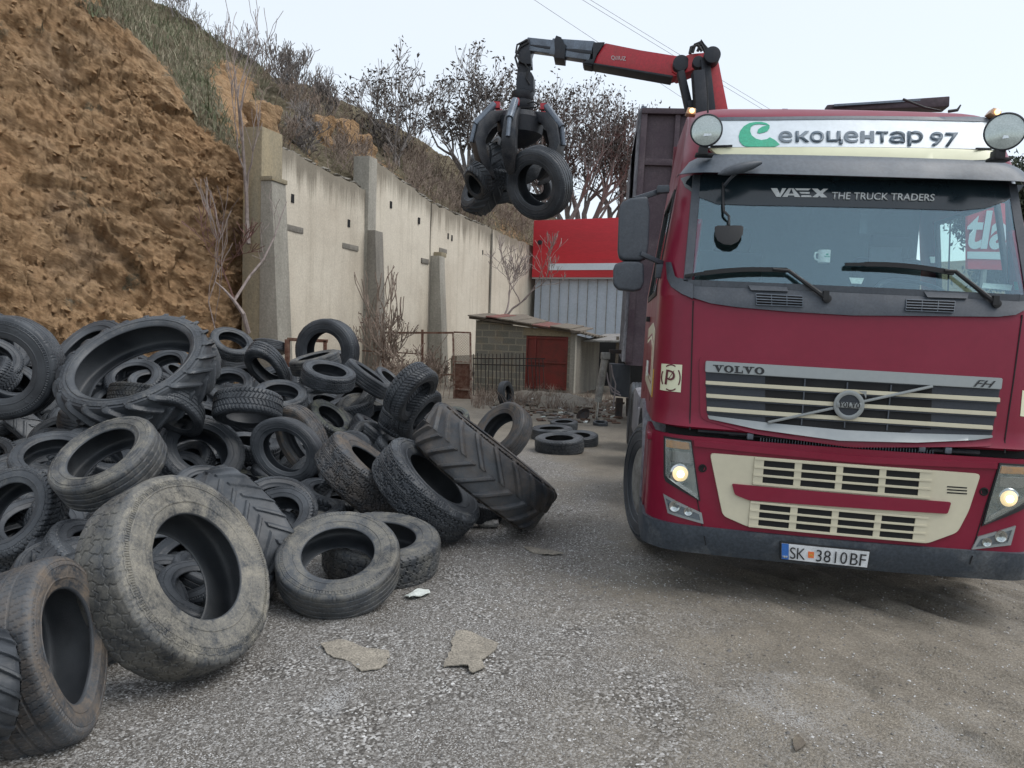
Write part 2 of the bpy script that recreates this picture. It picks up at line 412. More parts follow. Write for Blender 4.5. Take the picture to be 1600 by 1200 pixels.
# rubber: dust colour and amount come from the object's own colour
def rubber():
    m, nt, N, L, B = newmat('tyre_rubber')
    oi = N.new('ShaderNodeObjectInfo')
    v = coord(nt)
    va = N.new('ShaderNodeVectorMath'); va.operation = 'ADD'
    rnd = math_(nt, 'MULTIPLY', oi.outputs['Random'], 37.0)
    L.new(v, va.inputs[0]); L.new(rnd, va.inputs[1]); v = va.outputs[0]
    n1 = noise(nt, 3.5, 7, 0.62, v, 0.6); n2 = noise(nt, 40, 5, 0.7, v); n3 = noise(nt, 1.3, 3, 0.5, v); n4 = noise(nt, 160, 3, 0.6, v)
    basec = mix(nt, (0.022, 0.026, 0.032), (0.070, 0.078, 0.088), ramp(nt, [(0.35, 0.0), (0.65, 1.0)], n3.outputs[0]).outputs[0])
    # dust amount: patches + fine grain, thresholded by the object's alpha
    s = math_(nt, 'ADD', math_(nt, 'MULTIPLY', n1.outputs[0], 0.62), math_(nt, 'MULTIPLY', n2.outputs[0], 0.38))
    thr = math_(nt, 'SUBTRACT', 0.86, math_(nt, 'MULTIPLY', oi.outputs['Alpha'], 0.55))
    d = math_(nt, 'DIVIDE', math_(nt, 'SUBTRACT', s, thr), 0.22, True)
    sd = N.new('ShaderNodeAttribute'); sd.attribute_name = 'side'
    d = math_(nt, 'MULTIPLY', d, sd.outputs['Fac'], True)
    col = mix(nt, basec, oi.outputs['Color'], d)
    col = mix(nt, col, ramp(nt, [(0.3, 0.72), (0.7, 1.12)], n4.outputs[0]).outputs[0], 1.0, 'MULTIPLY')
    L.new(col, B.inputs['Base Color'])
    r = ramp(nt, [(0.0, 0.42), (1.0, 0.92)], d); L.new(r.outputs[0], B.inputs['Roughness'])
    B.inputs['Specular IOR Level'].default_value = 0.42
    h = math_(nt, 'ADD', n2.outputs[0], math_(nt, 'MULTIPLY', n4.outputs[0], 0.4))
    L.new(bump(nt, h, 0.35, 0.003), B.inputs['Normal'])
    return m
M['rubber'] = rubber()

def ground_mat():
    m, nt, N, L, B = newmat('gravel_yard')
    v = geo_pos(nt)
    # photo: grey grit on the left and ahead, brown compacted mud towards the truck
    sepx = N.new('ShaderNodeSeparateXYZ'); L.new(v, sepx.inputs[0])
    big = noise(nt, 0.55, 5, 0.6, v, 0.4); mid = noise(nt, 2.2, 5, 0.6, v); patch = noise(nt, 0.9, 4, 0.55, v, 0.8)
    xs = math_(nt, 'MULTIPLY', math_(nt, 'SUBTRACT', sepx.outputs['X'], 0.35), 0.42)
    mudf = math_(nt, 'ADD', math_(nt, 'ADD', xs, math_(nt, 'MULTIPLY', math_(nt, 'SUBTRACT', big.outputs[0], 0.5), 2.2)), 0.35, True)
    farf = ramp(nt, [(0.0, 0.0), (1.0, 1.0)], math_(nt, 'DIVIDE', math_(nt, 'SUBTRACT', sepx.outputs['Y'], 9.0), 5.0, True))
    mudf = math_(nt, 'MAXIMUM', mudf, farf.outputs[0])
    grav = voro(nt, 88, v); g2 = voro(nt, 170, v); g3 = voro(nt, 28, v)
    gcol = ramp(nt, [(0.0, (0.030, 0.027, 0.024)), (0.40, (0.095, 0.087, 0.077)), (0.6, (0.20, 0.188, 0.172)), (0.80, (0.38, 0.37, 0.355)), (1.0, (0.78, 0.78, 0.77))],
                grav.outputs['Color'])
    g2c = ramp(nt, [(0.0, (0.035, 0.031, 0.027)), (0.5, (0.13, 0.118, 0.103)), (0.78, (0.32, 0.31, 0.295)), (1.0, (0.72, 0.72, 0.72))], g2.outputs['Color'])
    gc = mix(nt, gcol.outputs[0], g2c.outputs[0], ramp(nt, [(0.4, 0.0), (0.6, 1.0)], mid.outputs[0]).outputs[0])
    edge = ramp(nt, [(0.25, 1.0), (0.75, 0.45)], grav.outputs['Distance'])
    fine = noise(nt, 90, 4, 0.7, v)
    mcol = ramp(nt, [(0.28, (0.095, 0.082, 0.064)), (0.5, (0.190, 0.166, 0.132)), (0.72, (0.33, 0.294, 0.240))], fine.outputs[0])
    mvar = ramp(nt, [(0.3, 0.72), (0.7, 1.15)], mid.outputs[0])
    mc = mix(nt, mcol.outputs[0], mvar.outputs[0], 1.0, 'MULTIPLY')
    # damp dark flecks drawn out along the wheel tracks
    cb = N.new('ShaderNodeCombineXYZ')
    L.new(math_(nt, 'ADD', math_(nt, 'MULTIPLY', sepx.outputs['X'], 0.8), math_(nt, 'MULTIPLY', sepx.outputs['Y'], 0.5)), cb.inputs[0])
    L.new(math_(nt, 'MULTIPLY', math_(nt, 'SUBTRACT', sepx.outputs['Y'], math_(nt, 'MULTIPLY', sepx.outputs['X'], 0.6)), 0.35), cb.inputs[1])
    fl = noise(nt, 26, 6, 0.75, cb.outputs[0], 0.6); fl2 = noise(nt, 2.5, 4, 0.6, cb.outputs[0])
    ff = math_(nt, 'MULTIPLY', ramp(nt, [(0.54, 0.0), (0.68, 1.0)], fl.outputs[0]).outputs[0], ramp(nt, [(0.35, 0.25), (0.65, 1.0)], fl2.outputs[0]).outputs[0])
    mc = mix(nt, mc, (0.055, 0.050, 0.044), math_(nt, 'MULTIPLY', ff, 0.75))
    # sparse light pebbles everywhere
    spk = ramp(nt, [(0.78, 0.0), (0.86, 1.0)], g2.outputs['Color'])
    mfac = ramp(nt, [(0.25, 0.0), (0.75, 0.93)], math_(nt, 'ADD', mudf, math_(nt, 'MULTIPLY', math_(nt, 'SUBTRACT', fine.outputs[0], 0.5), 0.9), True))
    col = mix(nt, gc, mc, mfac.outputs[0])
    col = mix(nt, col, (0.36, 0.35, 0.34), math_(nt, 'MULTIPLY', spk.outputs[0], 0.16))
    # patches of pale limestone grit
    pf = ramp(nt, [(0.62, 0.0), (0.76, 1.0)], patch.outputs[0])
    pf2 = math_(nt, 'MULTIPLY', math_(nt, 'MULTIPLY', pf.outputs[0], ramp(nt, [(0.35, 0.0), (0.6, 1.0)], g2.outputs['Color']).outputs[0]), math_(nt, 'SUBTRACT', 1.0, farf.outputs[0]))
    col = mix(nt, col, (0.50, 0.51, 0.52), math_(nt, 'MULTIPLY', pf2, 0.55))
    # rubbishy brown earth far back by the shed
    L.new(col, B.inputs['Base Color'])
    # damp ground: patchy roughness
    rr = ramp(nt, [(0.35, 0.55), (0.65, 0.92)], big.outputs[0]); L.new(rr.outputs[0], B.inputs['Roughness'])
    B.inputs['Specular IOR Level'].default_value = 0.35
    inv = math_(nt, 'SUBTRACT', 1.0, grav.outputs['Distance']); inv2 = math_(nt, 'SUBTRACT', 1.0, g2.outputs['Distance'])
    h = math_(nt, 'ADD', math_(nt, 'MULTIPLY', inv, 0.7), math_(nt, 'MULTIPLY', inv2, 0.4))
    h = math_(nt, 'ADD', h, math_(nt, 'MULTIPLY', fine.outputs[0], 0.6))
    L.new(bump(nt, h, 0.6, 0.007), B.inputs['Normal'])
    return m
M['ground'] = ground_mat()

def cliff_mat():
    m, nt, N, L, B = newmat('ochre_cliff')
    v = geo_pos(nt)
    # bedding that dips down towards the wall: stretched coordinates
    sp_ = N.new('ShaderNodeSeparateXYZ'); L.new(v, sp_.inputs[0]); cb = N.new('ShaderNodeCombineXYZ')
    L.new(math_(nt, 'MULTIPLY', math_(nt, 'SUBTRACT', sp_.outputs['X'], math_(nt, 'MULTIPLY', sp_.outputs['Z'], 0.7)), 0.75), cb.inputs[0])
    L.new(math_(nt, 'MULTIPLY', sp_.outputs['Y'], 0.8), cb.inputs[1])
    L.new(math_(nt, 'MULTIPLY', math_(nt, 'ADD', sp_.outputs['Z'], math_(nt, 'MULTIPLY', sp_.outputs['X'], 0.7)), 2.3), cb.inputs[2]); vs = cb.outputs[0]
    a = noise(nt, 0.55, 6, 0.6, v, 0.5); b = noise(nt, 2.6, 8, 0.7, vs, 0.4); c = noise(nt, 9, 6, 0.75, vs); d = voro(nt, 4.5, vs)
    col = ramp(nt, [(0.25, (0.21, 0.128, 0.074)), (0.42, (0.35, 0.222, 0.128)), (0.58, (0.45, 0.300, 0.175)), (0.8, (0.58, 0.43, 0.28))], b.outputs[0])
    col2 = ramp(nt, [(0.3, (0.32, 0.245, 0.175)), (0.45, (0.45, 0.300, 0.170)), (0.6, (0.49, 0.30, 0.155)), (0.75, (0.40, 0.22, 0.12))], a.outputs[0])
    k = mix(nt, col.outputs[0], col2.outputs[0], 0.45)
    k = mix(nt, k, ramp(nt, [(0.3, 0.68), (0.7, 1.25)], c.outputs[0]).outputs[0], 0.85, 'MULTIPLY')
    # grass-and-scrub cover where the mesh says so (vertex attribute 'cover')
    at = N.new('ShaderNodeAttribute'); at.attribute_name = 'cover'
    gn = noise(nt, 3.5, 7, 0.7, v)
    cov = math_(nt, 'ADD', at.outputs['Fac'], math_(nt, 'MULTIPLY', math_(nt, 'SUBTRACT', gn.outputs[0], 0.5), 1.5))
    cov = ramp(nt, [(0.42, 0.0), (0.6, 1.0)], cov)
    gr = ramp(nt, [(0.3, (0.11, 0.095, 0.06)), (0.5, (0.18, 0.155, 0.105)), (0.7, (0.27, 0.225, 0.165))], noise(nt, 9, 7, 0.75, v).outputs[0])
    k = mix(nt, k, gr.outputs[0], cov.outputs[0])
    L.new(k, B.inputs['Base Color'])
    B.inputs['Roughness'].default_value = 0.95; B.inputs['Specular IOR Level'].default_value = 0.2
    h = math_(nt, 'ADD', math_(nt, 'MULTIPLY', b.outputs[0], 1.0), math_(nt, 'ADD', math_(nt, 'MULTIPLY', c.outputs[0], 0.55), math_(nt, 'MULTIPLY', noise(nt, 38, 5, 0.75, vs).outputs[0], 0.25)))
    L.new(bump(nt, h, 1.0, 0.14), B.inputs['Normal'])
    return m
M['cliff'] = cliff_mat()

def wall_mat():
    m, nt, N, L, B = newmat('stained_render')
    v = geo_pos(nt); st = geo_pos(nt, (3.5, 3.5, 0.25))
    a = noise(nt, 0.35, 5, 0.6, v); b = noise(nt, 1.0, 7, 0.7, st, 0.2); c = noise(nt, 25, 4, 0.6, v); blot = noise(nt, 4.0, 6, 0.7, v)
    k = ramp(nt, [(0.3, (0.50, 0.44, 0.355)), (0.6, (0.61, 0.555, 0.46))], a.outputs[0]).outputs[0]
    k = mix(nt, k, (0.30, 0.26, 0.20), ramp(nt, [(0.50, 0.0), (0.80, 0.55)], b.outputs[0]).outputs[0])
    k = mix(nt, k, (0.17, 0.14, 0.11), ramp(nt, [(0.64, 0.0), (0.74, 0.4)], blot.outputs[0]).outputs[0])
    # dirt running down from the top edge (attribute 'top': metres below the wall's top)
    at = N.new('ShaderNodeAttribute'); at.attribute_name = 'topd'
    tf = math_(nt, 'SUBTRACT', 1.0, math_(nt, 'MULTIPLY', at.outputs['Fac'], 0.9))
    tf = math_(nt, 'ADD', tf, math_(nt, 'MULTIPLY', math_(nt, 'SUBTRACT', b.outputs[0], 0.5), 1.8))
    k = mix(nt, k, (0.15, 0.13, 0.10), ramp(nt, [(0.35, 0.0), (0.85, 0.75)], tf).outputs[0])
    k = mix(nt, k, ramp(nt, [(0.3, 0.85), (0.7, 1.08)], c.outputs[0]).outputs[0], 1.0, 'MULTIPLY')
    L.new(k, B.inputs['Base Color']); B.inputs['Roughness'].default_value = 0.95
    B.inputs['Specular IOR Level'].default_value = 0.2
    L.new(bump(nt, c.outputs[0], 0.3, 0.01), B.inputs['Normal'])
    return m
M['wall'] = wall_mat()
def conc(name, c1, c2, lich=0.0):
    m, nt, N, L, B = newmat(name)
    v = geo_pos(nt); a = noise(nt, 1.3, 6, 0.65, geo_pos(nt, (2, 2, 0.5))); c = noise(nt, 18, 5, 0.7, v); y = noise(nt, 1.1, 6, 0.7, v)
    k = ramp(nt, [(0.3, c1), (0.7, c2)], a.outputs[0]).outputs[0]
    if lich: k = mix(nt, k, (0.42, 0.28, 0.08), ramp(nt, [(0.62 - lich, 0.0), (0.72 - lich, 0.7)], y.outputs[0]).outputs[0])
    k = mix(nt, k, ramp(nt, [(0.3, 0.72), (0.7, 1.1)], c.outputs[0]).outputs[0], 1.0, 'MULTIPLY')
    L.new(k, B.inputs['Base Color']); B.inputs['Roughness'].default_value = 0.95; B.inputs['Specular IOR Level'].default_value = 0.2
    L.new(bump(nt, c.outputs[0], 0.5, 0.02), B.inputs['Normal'])
    return m
M['conc'] = conc('grey_concrete', (0.25, 0.235, 0.20), (0.37, 0.35, 0.305))
M['concd'] = conc('dark_concrete', (0.16, 0.148, 0.13), (0.27, 0.25, 0.215))
M['concy'] = conc('lichen_concrete', (0.24, 0.215, 0.16), (0.36, 0.30, 0.20), 0.03)
def block_mat():
    m, nt, N, L, B = newmat('cinder_blocks')
    v = coord(nt, 'Object')
    br = N.new('ShaderNodeTexBrick'); L.new(v, br.inputs['Vector'])
    br.inputs['Color1'].default_value = (0.16, 0.155, 0.13, 1); br.inputs['Color2'].default_value = (0.24, 0.225, 0.185, 1)
    br.inputs['Mortar'].default_value = (0.30, 0.27, 0.21, 1); br.inputs['Scale'].default_value = 1.0
    br.inputs['Mortar Size'].default_value = 0.018; br.inputs['Brick Width'].default_value = 0.42; br.inputs['Row Height'].default_value = 0.2
    n = noise(nt, 2.0, 7, 0.7, v); n2 = noise(nt, 30, 4, 0.6, v)
    k = mix(nt, br.outputs[0], (0.28, 0.22, 0.14), ramp(nt, [(0.5, 0.0), (0.7, 0.7)], n.outputs[0]).outputs[0])
    k = mix(nt, k, ramp(nt, [(0.3, 0.75), (0.7, 1.1)], n2.outputs[0]).outputs[0], 1.0, 'MULTIPLY')
    L.new(k, B.inputs['Base Color']); B.inputs['Roughness'].default_value = 0.95
    L.new(bump(nt, math_(nt, 'ADD', math_(nt, 'MULTIPLY', br.outputs['Fac'], -1.0), n2.outputs[0]), 0.5, 0.01), B.inputs['Normal'])
    return m
M['block'] = block_mat()
M['sunband'] = worn('sun_band_film', (0.010, 0.018, 0.024), (0.014, 0.024, 0.030), 3, 0.15, 0, 0.4, 0.7, 0.0, 0.001, 0.6, 0.0, 0.01)
M['reflector'] = worn('lamp_reflector', (0.34, 0.36, 0.34), (0.22, 0.25, 0.25), 14, 0.22, 0.8, 0.4, 0.6, 0.3, 0.004)
M['lampglow'] = lampmat('lamp_bowl_glow', (0.95, 0.72, 0.40), 0.55)  # bulb's light in the reflector bowl, put in as emission
M['crown'] = worn('grab_dark_metal', (0.030, 0.034, 0.042), (0.085, 0.085, 0.088), 6, 0.45, 0.3, 0.4, 0.7, 0.25, 0.003, 0.5, 0, 0.15)
# ------------------------------------------------------------------ ground
def build_ground():
    def z_of(x, y):
        z = 0.035 * fbm(x * 0.45, y * 0.45, 0.0, 3) + 0.012 * fbm(x * 2.2, y * 2.2, 5.0, 4)
        # wheel ruts on the muddy side
        m = sstep(0.3, 1.8, x) * (1 - sstep(14, 18, y))
        z = z + m * 0.034 * vnoise((x * .8 + 0.5 * y) * 6.5, (y - 0.6 * x) * 0.9, 2.0) + m * 0.015 * fbm((x * .8 + .5 * y) * 11, (y - .6 * x) * 3.5, 9.0, 3)
        return z - 0.01
    xs = np.concatenate([np.linspace(-4.2, 5.5, 420)]); ys = np.linspace(1.2, 9.5, 360)
    X, Y = np.meshgrid(xs, ys)
    Z = z_of(X, Y)
    e = np.minimum(np.minimum(X - xs[0], xs[-1] - X), np.minimum(Y - ys[0], ys[-1] - Y))
    Z = Z * sstep(0, 0.5, e) 
    me = np_mesh('ground', np.stack([X, Y, Z], -1).reshape(-1, 3), grid_quads(len(ys), len(xs)))
    # a wide coarse skirt of the same sheet, sharing the rim height 0
    bm = bmesh.new(); bm.from_mesh(me)
    big = [(-500, -300), (500, -300), (500, 900), (-500, 900)]
    x0, x1, y0, y1 = xs[0], xs[-1], ys[0], ys[-1]
    O = [bm.verts.new((a, b, 0)) for a, b in big]
    I = [bm.verts.new((a, b, 0)) for a, b in ((x0, y0), (x1, y0), (x1, y1), (x0, y1))]
    for k in range(4):
        bm.faces.new((O[k], O[(k + 1) % 4], I[(k + 1) % 4], I[k]))
    bm.to_mesh(me); bm.free()
    o = link('ground', me, M['ground'], smooth=True); tag(o, kind='structure')
    return z_of
ground_z = build_ground()

def pebble(rng, r):
    """a few-sided lump"""
    pts = []
    for (a, b) in ((0, 1), (0, -1)): pts.append((0, 0, b * r * rng.uniform(.45, .7)))
    n = 5
    for k in range(n):
        a = 2 * math.pi * k / n + rng.uniform(-.3, .3); q = r * rng.uniform(.7, 1.15)
        pts.append((math.cos(a) * q, math.sin(a) * q, rng.uniform(-.2, .2) * r))
    fs = []
    for k in range(n):
        fs.append((0, 2 + k, 2 + (k + 1) % n)); fs.append((1, 2 + (k + 1) % n, 2 + k))
    return pts, fs
def scatter_stones():
    rng = random.Random(5)
    for name, mt, N, (rmin, rmax), pal in (('gravel', 'stone', 10000, (0.0022, 0.006), 0), ('pale_gravel', 'stonew', 5200, (0.002, 0.0052), 1), ('dark_gravel', 'stoned', 7000, (0.002, 0.008), 2)):
        mb = MB(); made = 0
        while made < N:
            D = 1.9 + 7.0 * rng.random() ** 1.5
            px = rng.uniform(-60, 1660)
            p = CAM + ray(px, 600) * D; x, y = p[0], p[1]
            mud = 0.35 + (x - 0.35) * 0.42 + 1.2 * float(vnoise(x * .55, y * .55, 0.3))
            if rng.random() < min(0.9, max(0, mud)) * 0.86: continue
            cl = float(vnoise(x * 1.1, y * 1.1, 4.0))
            if pal == 1 and rng.random() > 0.35 + cl: continue
            r = rng.uniform(rmin, rmax) * (1 + 0.10 * D)
            if rng.random() < 0.018: r *= 1.8
            pts, fs = pebble(rng, r)
            z = float(ground_z(x, y)) + r * 0.12; a = rng.uniform(0, 6.28); ca, sa = math.cos(a), math.sin(a)
            mb._add([(x + q[0] * ca - q[1] * sa, y + q[0] * sa + q[1] * ca, z + q[2]) for q in pts], fs)
            made += 1
        me = bpy.data.meshes.new(name); me.from_pydata(mb.v, [], mb.f); me.update()
        o = link(name, me, M[mt]); tag(o, kind='stuff')
scatter_stones()

# flattened cardboard and litter on the gravel
def flat_piece(name, pts, mt, label, cat, h=0.012, wob=0.010, group=None):
    """irregular flat sheet lying on the ground, traced outline in ground metres"""
    w = [G(*p) for p in pts]
    bm = bmesh.new()
    vs = [bm.verts.new((p[0], p[1], 0)) for p in w]
    f = bm.faces.new(vs)
    if f.normal.z < 0: bmesh.ops.reverse_faces(bm, faces=[f])
    bmesh.ops.triangulate(bm, faces=bm.faces[:])
    for _ in range(3): bmesh.ops.subdivide_edges(bm, edges=bm.edges[:], cuts=1, use_grid_fill=True)
    for v in bm.verts:
        v.co.z = float(ground_z(v.co.x, v.co.y)) + h + wob * float(fbm(v.co.x * 9, v.co.y * 9, 1.0, 3))
        v.co.x += 0.012 * float(vnoise(v.co.x * 25, v.co.y * 25, 3)); v.co.y += 0.012 * float(vnoise(v.co.x * 25, v.co.y * 25, 8))
    r = bmesh.ops.extrude_face_region(bm, geom=bm.faces[:])
    for v in [g for g in r['geom'] if isinstance(g, bmesh.types.BMVert)]: v.co.z -= 0.006
    bmesh.ops.recalc_face_normals(bm, faces=bm.faces)
    me = bpy.data.meshes.new(name); bm.to_mesh(me); bm.free()
    return tag(link(name, me, M[mt]), label, cat, group)
flat_piece('cardboard_scrap', [(503, 1012), (530, 1006), (552, 1010), (572, 1020), (608, 1024), (606, 1040), (596, 1052), (566, 1056), (548, 1040), (520, 1030), (505, 1022)], 'card',
           'ragged soaked brown cardboard sheet on gravel, nearer the front tyres', 'cardboard')
flat_piece('cardboard_scrap', [(712, 995), (738, 997), (778, 1012), (768, 1028), (752, 1042), (756, 1052), (738, 1062), (732, 1052), (694, 1050), (700, 1030)], 'card',
           'squarish sheet of flattened tan cardboard lying alone in the middle of the gravel', 'cardboard')
flat_piece('cardboard_scrap', [(820, 852), (860, 858), (880, 866), (850, 868), (826, 862)], 'card',
           'small reddish brown cardboard scrap on gravel below the tractor tyre', 'cardboard')
flat_piece('paper_scrap', [(632, 938), (648, 932), (668, 929), (672, 934), (655, 941), (640, 944)], 'paper',
           'crumpled white wrapper on the gravel beside the upright round tyre', 'litter', 0.02, 0.02)
def stone_thing(px, py, w, mt, label):
    p = G(px, py); rng = random.Random(int(px))
    bm = bmesh.new(); bmesh.ops.create_icosphere(bm, subdivisions=3, radius=w / 2)
    for v in bm.verts:
        q = v.co * (1 + 0.35 * float(fbm(v.co.x / w * 2 + px, v.co.y / w * 2, v.co.z / w * 2, 3)))
        v.co = Vector((q.x, q.y, q.z * 0.5))
    me = bpy.data.meshes.new('stone'); bm.to_mesh(me); bm.free()
    o = link('stone', me, M[mt]); o.location = (p[0], p[1], 0.25 * w * 0.5); o.rotation_euler = (0, 0, rng.uniform(0, 6))
    tag(o, label, 'stone')
stone_thing(765, 820, 0.17, 'stone', 'grey flat chunk of broken concrete on the gravel under the tractor tyre')
stone_thing(441, 1161, 0.035, 'stonew', 'pale blue grey pebble alone on dark gravel at the front edge')
stone_thing(1573, 1163, 0.04, 'stonew', 'whitish stone lying on mud far in front of the truck bumper')
stone_thing(988, 1048, 0.02, 'stonew', 'tiny white pebble on brown gravel in the middle of the yard')
flat_piece('wood_chip', [(1236, 1170), (1250, 1166), (1256, 1176), (1243, 1184)], 'wood', 'small square brown wood chip on the gravel in the foreground', 'wood chip', 0.012, 0.003)

# ------------------------------------------------------------------ cliff and hillside
WN = np.array([0.9497, -0.3134, 0.0])     # wall normal, towards the yard
WT = np.array([0.3134, 0.9497, 0.0])      # along the wall, away from the camera
def wallpt(px, py, off=0.0):
    """point of the retaining wall's face (shifted by off along its normal) seen at the pixel"""
    d = ray(px, py); p0 = np.array([-5.5, 17.4, 0]) + WN * off
    t = ((p0 - CAM) @ WN) / (d @ WN)
    return CAM + d * t
def build_hill():
    def xp(px, D): return (px - 800) / F * D
    cols = []   # each: list of 4 (x, y, z)
    for px, Db, ze, De, zc, Dc in ((-900, 4.0, 10.5, 9.0, 14, 16), (-450, 8.0, 10.5, 13.5, 14.5, 20), (-150, 10.6, 10.5, 16, 14.3, 23), (0, 12.2, 10.6, 17.6, 14.0, 24), (100, 13.3, 10.2, 18.2, 13.4, 24.5),
                                   (200, 14.4, 8.5, 18.2, 12.0, 24.6), (290, 15.4, 6.9, 18.4, 11.5, 25.2), (345, 16.1, 6.2, 18.6, 10.9, 25.4), (384, 17.2, 5.6, 19.0, 10.5, 25.6)):
        cols.append([(xp(px, Db), Db, -0.4), (xp(px, De), De, ze), (xp(px, Dc), Dc, zc), (xp(px, Dc + 14), Dc + 14, zc - 0.5)])
    cols.append([(xp(396, 18.0), 18.0, 1.2), (xp(400, 19.6), 19.6, 6.2), (xp(402, 25.8), 25.8, 10.3), (xp(402, 40), 40, 9.5)])
    for px, pt, pc, Dc in ((425, 226, 120, 26.5), (500, 262, 137, 28.5), (573, 292, 174, 31), (620, 285, 203, 33), (674, 318, 230, 35.5), (720, 340, 262, 38), (768, 357, 292, 40.5), (833, 386, 328, 44), (900, 396, 356, 47)):
        b = wallpt(px, pt + 8, -0.55); c = P(px, pc, Dc)
        m = b * 0.55 + c * 0.45; m[2] += 0.1
        cols.append([tuple(b), tuple(m), tuple(c), (c[0] + 3, c[1] + 16, c[2] - 2.5)])
    for px, pc, Dc in ((980, 372, 52), (1100, 392, 56), (1300, 420, 60), (1600, 400, 64), (2100, 420, 66)):
        c = P(px, pc, Dc); b = np.array([c[0] - 2, c[1] - 14, -0.5]); m = (b + c) / 2
        cols.append([tuple(b), tuple(m), tuple(c), (c[0] + 3, c[1] + 16, c[2] - 2.5)])
    A = np.array(cols, float)                        # nc x 4 x 3
    nc = len(A)
    # resample along u with more samples where the camera sees the cliff
    seg = [30, 40, 50, 60, 70, 60, 44, 30, 10, 12, 26, 26, 18, 18, 16, 16, 16, 12, 10, 8, 8, 8, 8][:nc - 1]
    us = np.concatenate([np.linspace(i, i + 1, s, endpoint=False) for i, s in enumerate(seg)] + [[nc - 1]])
    i0 = np.clip(us.astype(int), 0, nc - 2); t = (us - i0)[:, None, None]
    B = A[i0] * (1 - t) + A[i0 + 1] * t
    vs = np.concatenate([np.linspace(0, 1, 190, endpoint=False), np.linspace(1, 2, 110, endpoint=False), np.linspace(2, 3, 12)])
    j0 = np.clip(vs.astype(int), 0, 2); s = vs - j0
    pos = B[:, j0] * (1 - s)[None, :, None] + B[:, j0 + 1] * s[None, :, None]
    x, y, z = pos[..., 0], pos[..., 1], pos[..., 2]
    U = us[:, None] + 0 * vs[None]; Vv = vs[None] + 0 * us[:, None]
    cliffm = (1 - sstep(8.2, 9.2, U)) * (1 - sstep(0.85, 1.25, Vv + 0.25 * vnoise(x * .5, y * .5, z * .5)))
    # displacement: bedded ledges, gullies and lumps on the cut face; soft lumps on the slope
    rid = 1 - np.abs(fbm(x * 0.55 + 3, y * 0.55, z * 0.9, 5, 2.1, 0.55))
    led = fbm(x * 0.35, y * 0.35, z * 2.6 + 0.8 * vnoise(x * .4, y * .4, z * .4), 4, 2.2, 0.55)
    cr = 1 - np.abs(vnoise(x * 1.4 + z * 0.5, y * 1.4, z * 1.1)); cr = np.power(cr, 6)
    fine = fbm(x * 3.1, y * 3.1, z * 5.0, 4, 2.1, 0.6)
    wx, wy, wz = x + .5 * vnoise(x * .8, y * .8, z * .8), y + .3 * vnoise(x * .9, y * .9, z * .9 + 5), z + .45 * x * .6 + .5 * vnoise(x * .7 + 9, y * .7, z * .7)
    f1, e1 = facets(wx * .5, wy * .5, wz * 1.0, 1); f2, e2 = facets(wx * 1.5, wy * 1.5, wz * 2.8, 4); f3, e3 = facets(wx * 3.6, wy * 3.6, wz * 6.0, 9)
    soft = .35 + .65 * sstep(-.3, .4, vnoise(x * .35, y * .35, z * .35 + 7))
    q_, t_ = z + .7 * x, x - .7 * z
    chips = fbm(t_ * .9, y * .9, q_ * 2.6, 4, 2.2, .6); chip2 = 1 - np.abs(fbm(t_ * 2.2, y * 2.2, q_ * 6.5, 3, 2.2, .6)); bed = fbm(t_ * .25, y * .3, q_ * .9, 3)
    d = cliffm * (0.16 * (rid - 0.7) + .16 * bed + .13 * chips + .10 * (chip2 - .6) + .24 * f1 + soft * (.05 * f2 + .03 * f3) - .07 * soft * (1 - sstep(0, .10, e2)) + 0.03 * fine + .035 * fbm(x * 8, y * 8, z * 11, 3)) + (1 - cliffm) * (0.20 * fbm(x * .7, y * .7, z * .7, 3) + 0.07 * fine)
    bulge = cliffm * 0.9 * np.sin(np.clip(Vv, 0, 1) * math.pi) * fbm(x * .16, 2.0, z * .2, 2)
    edge = sstep(0.0, 0.06, Vv)
    # shallow gully along the cliff foot beside the pillar
    n = np.array([0.55, -0.72, 0.42])
    pos = pos + ((d + bulge) * edge)[..., None] * n
    cover = np.clip(sstep(0.86, 1.12, Vv + 0.16 * fbm(x * .6, y * .6, z * .6, 3)), 0, 1) * 0.85
    cover = np.where(U > 9.0, 0.72 + 0.25 * vnoise(x * .4, y * .4, z * .4), cover)
    # a bare soil patch near the crest beside the pillar, and mossy patches on the face
    bare = np.exp(-(((U - 7.6) / 1.0) ** 2 + ((Vv - 1.45) / 0.4) ** 2)); cover = cover - 0.75 * bare
    moss = cliffm * sstep(0.42, 0.6, vnoise(x * 0.9, y * 0.9, z * 1.6)) * 0.42
    cover = np.clip(cover + moss, 0, 1)
    nr, ncc = pos.shape[0], pos.shape[1]
    me = np_mesh('hillside', pos.reshape(-1, 3), grid_quads(nr, ncc))
    at = me.attributes.new('cover', 'FLOAT', 'POINT'); at.data.foreach_set('value', cover.reshape(-1).astype(np.float32))
    o = link('hillside', me, M['cliff'], smooth=False); tag(o, kind='structure')
    return pos, U, Vv, cover
HP, HU, HV, HC = build_hill()
def cliff_stones():
    rng = random.Random(12); rs = np.random.RandomState(12)
    s = np.argwhere((HU > 1.0) & (HU < 8.4) & (HV > 0.02) & (HV < 0.95)); k = s[rs.randint(0, len(s), 1500)]; mb = MB()
    for p in HP[k[:, 0], k[:, 1]]:
        pts, fs = pebble(rng, rng.uniform(.025, .075) * (2.2 if rng.random() < .06 else 1)); a = rng.uniform(0, 6.28); ca, sa = math.cos(a), math.sin(a)
        mb._add([(p[0] + q[0] * ca - q[2] * sa, p[1] + q[1] - .01, p[2] + q[0] * sa + q[2] * ca) for q in pts], fs)
    me = bpy.data.meshes.new('loose_stones'); me.from_pydata(mb.v, [], mb.f); me.update(); tag(link('loose_stones', me, M['cliff']), kind='stuff')
cliff_stones()

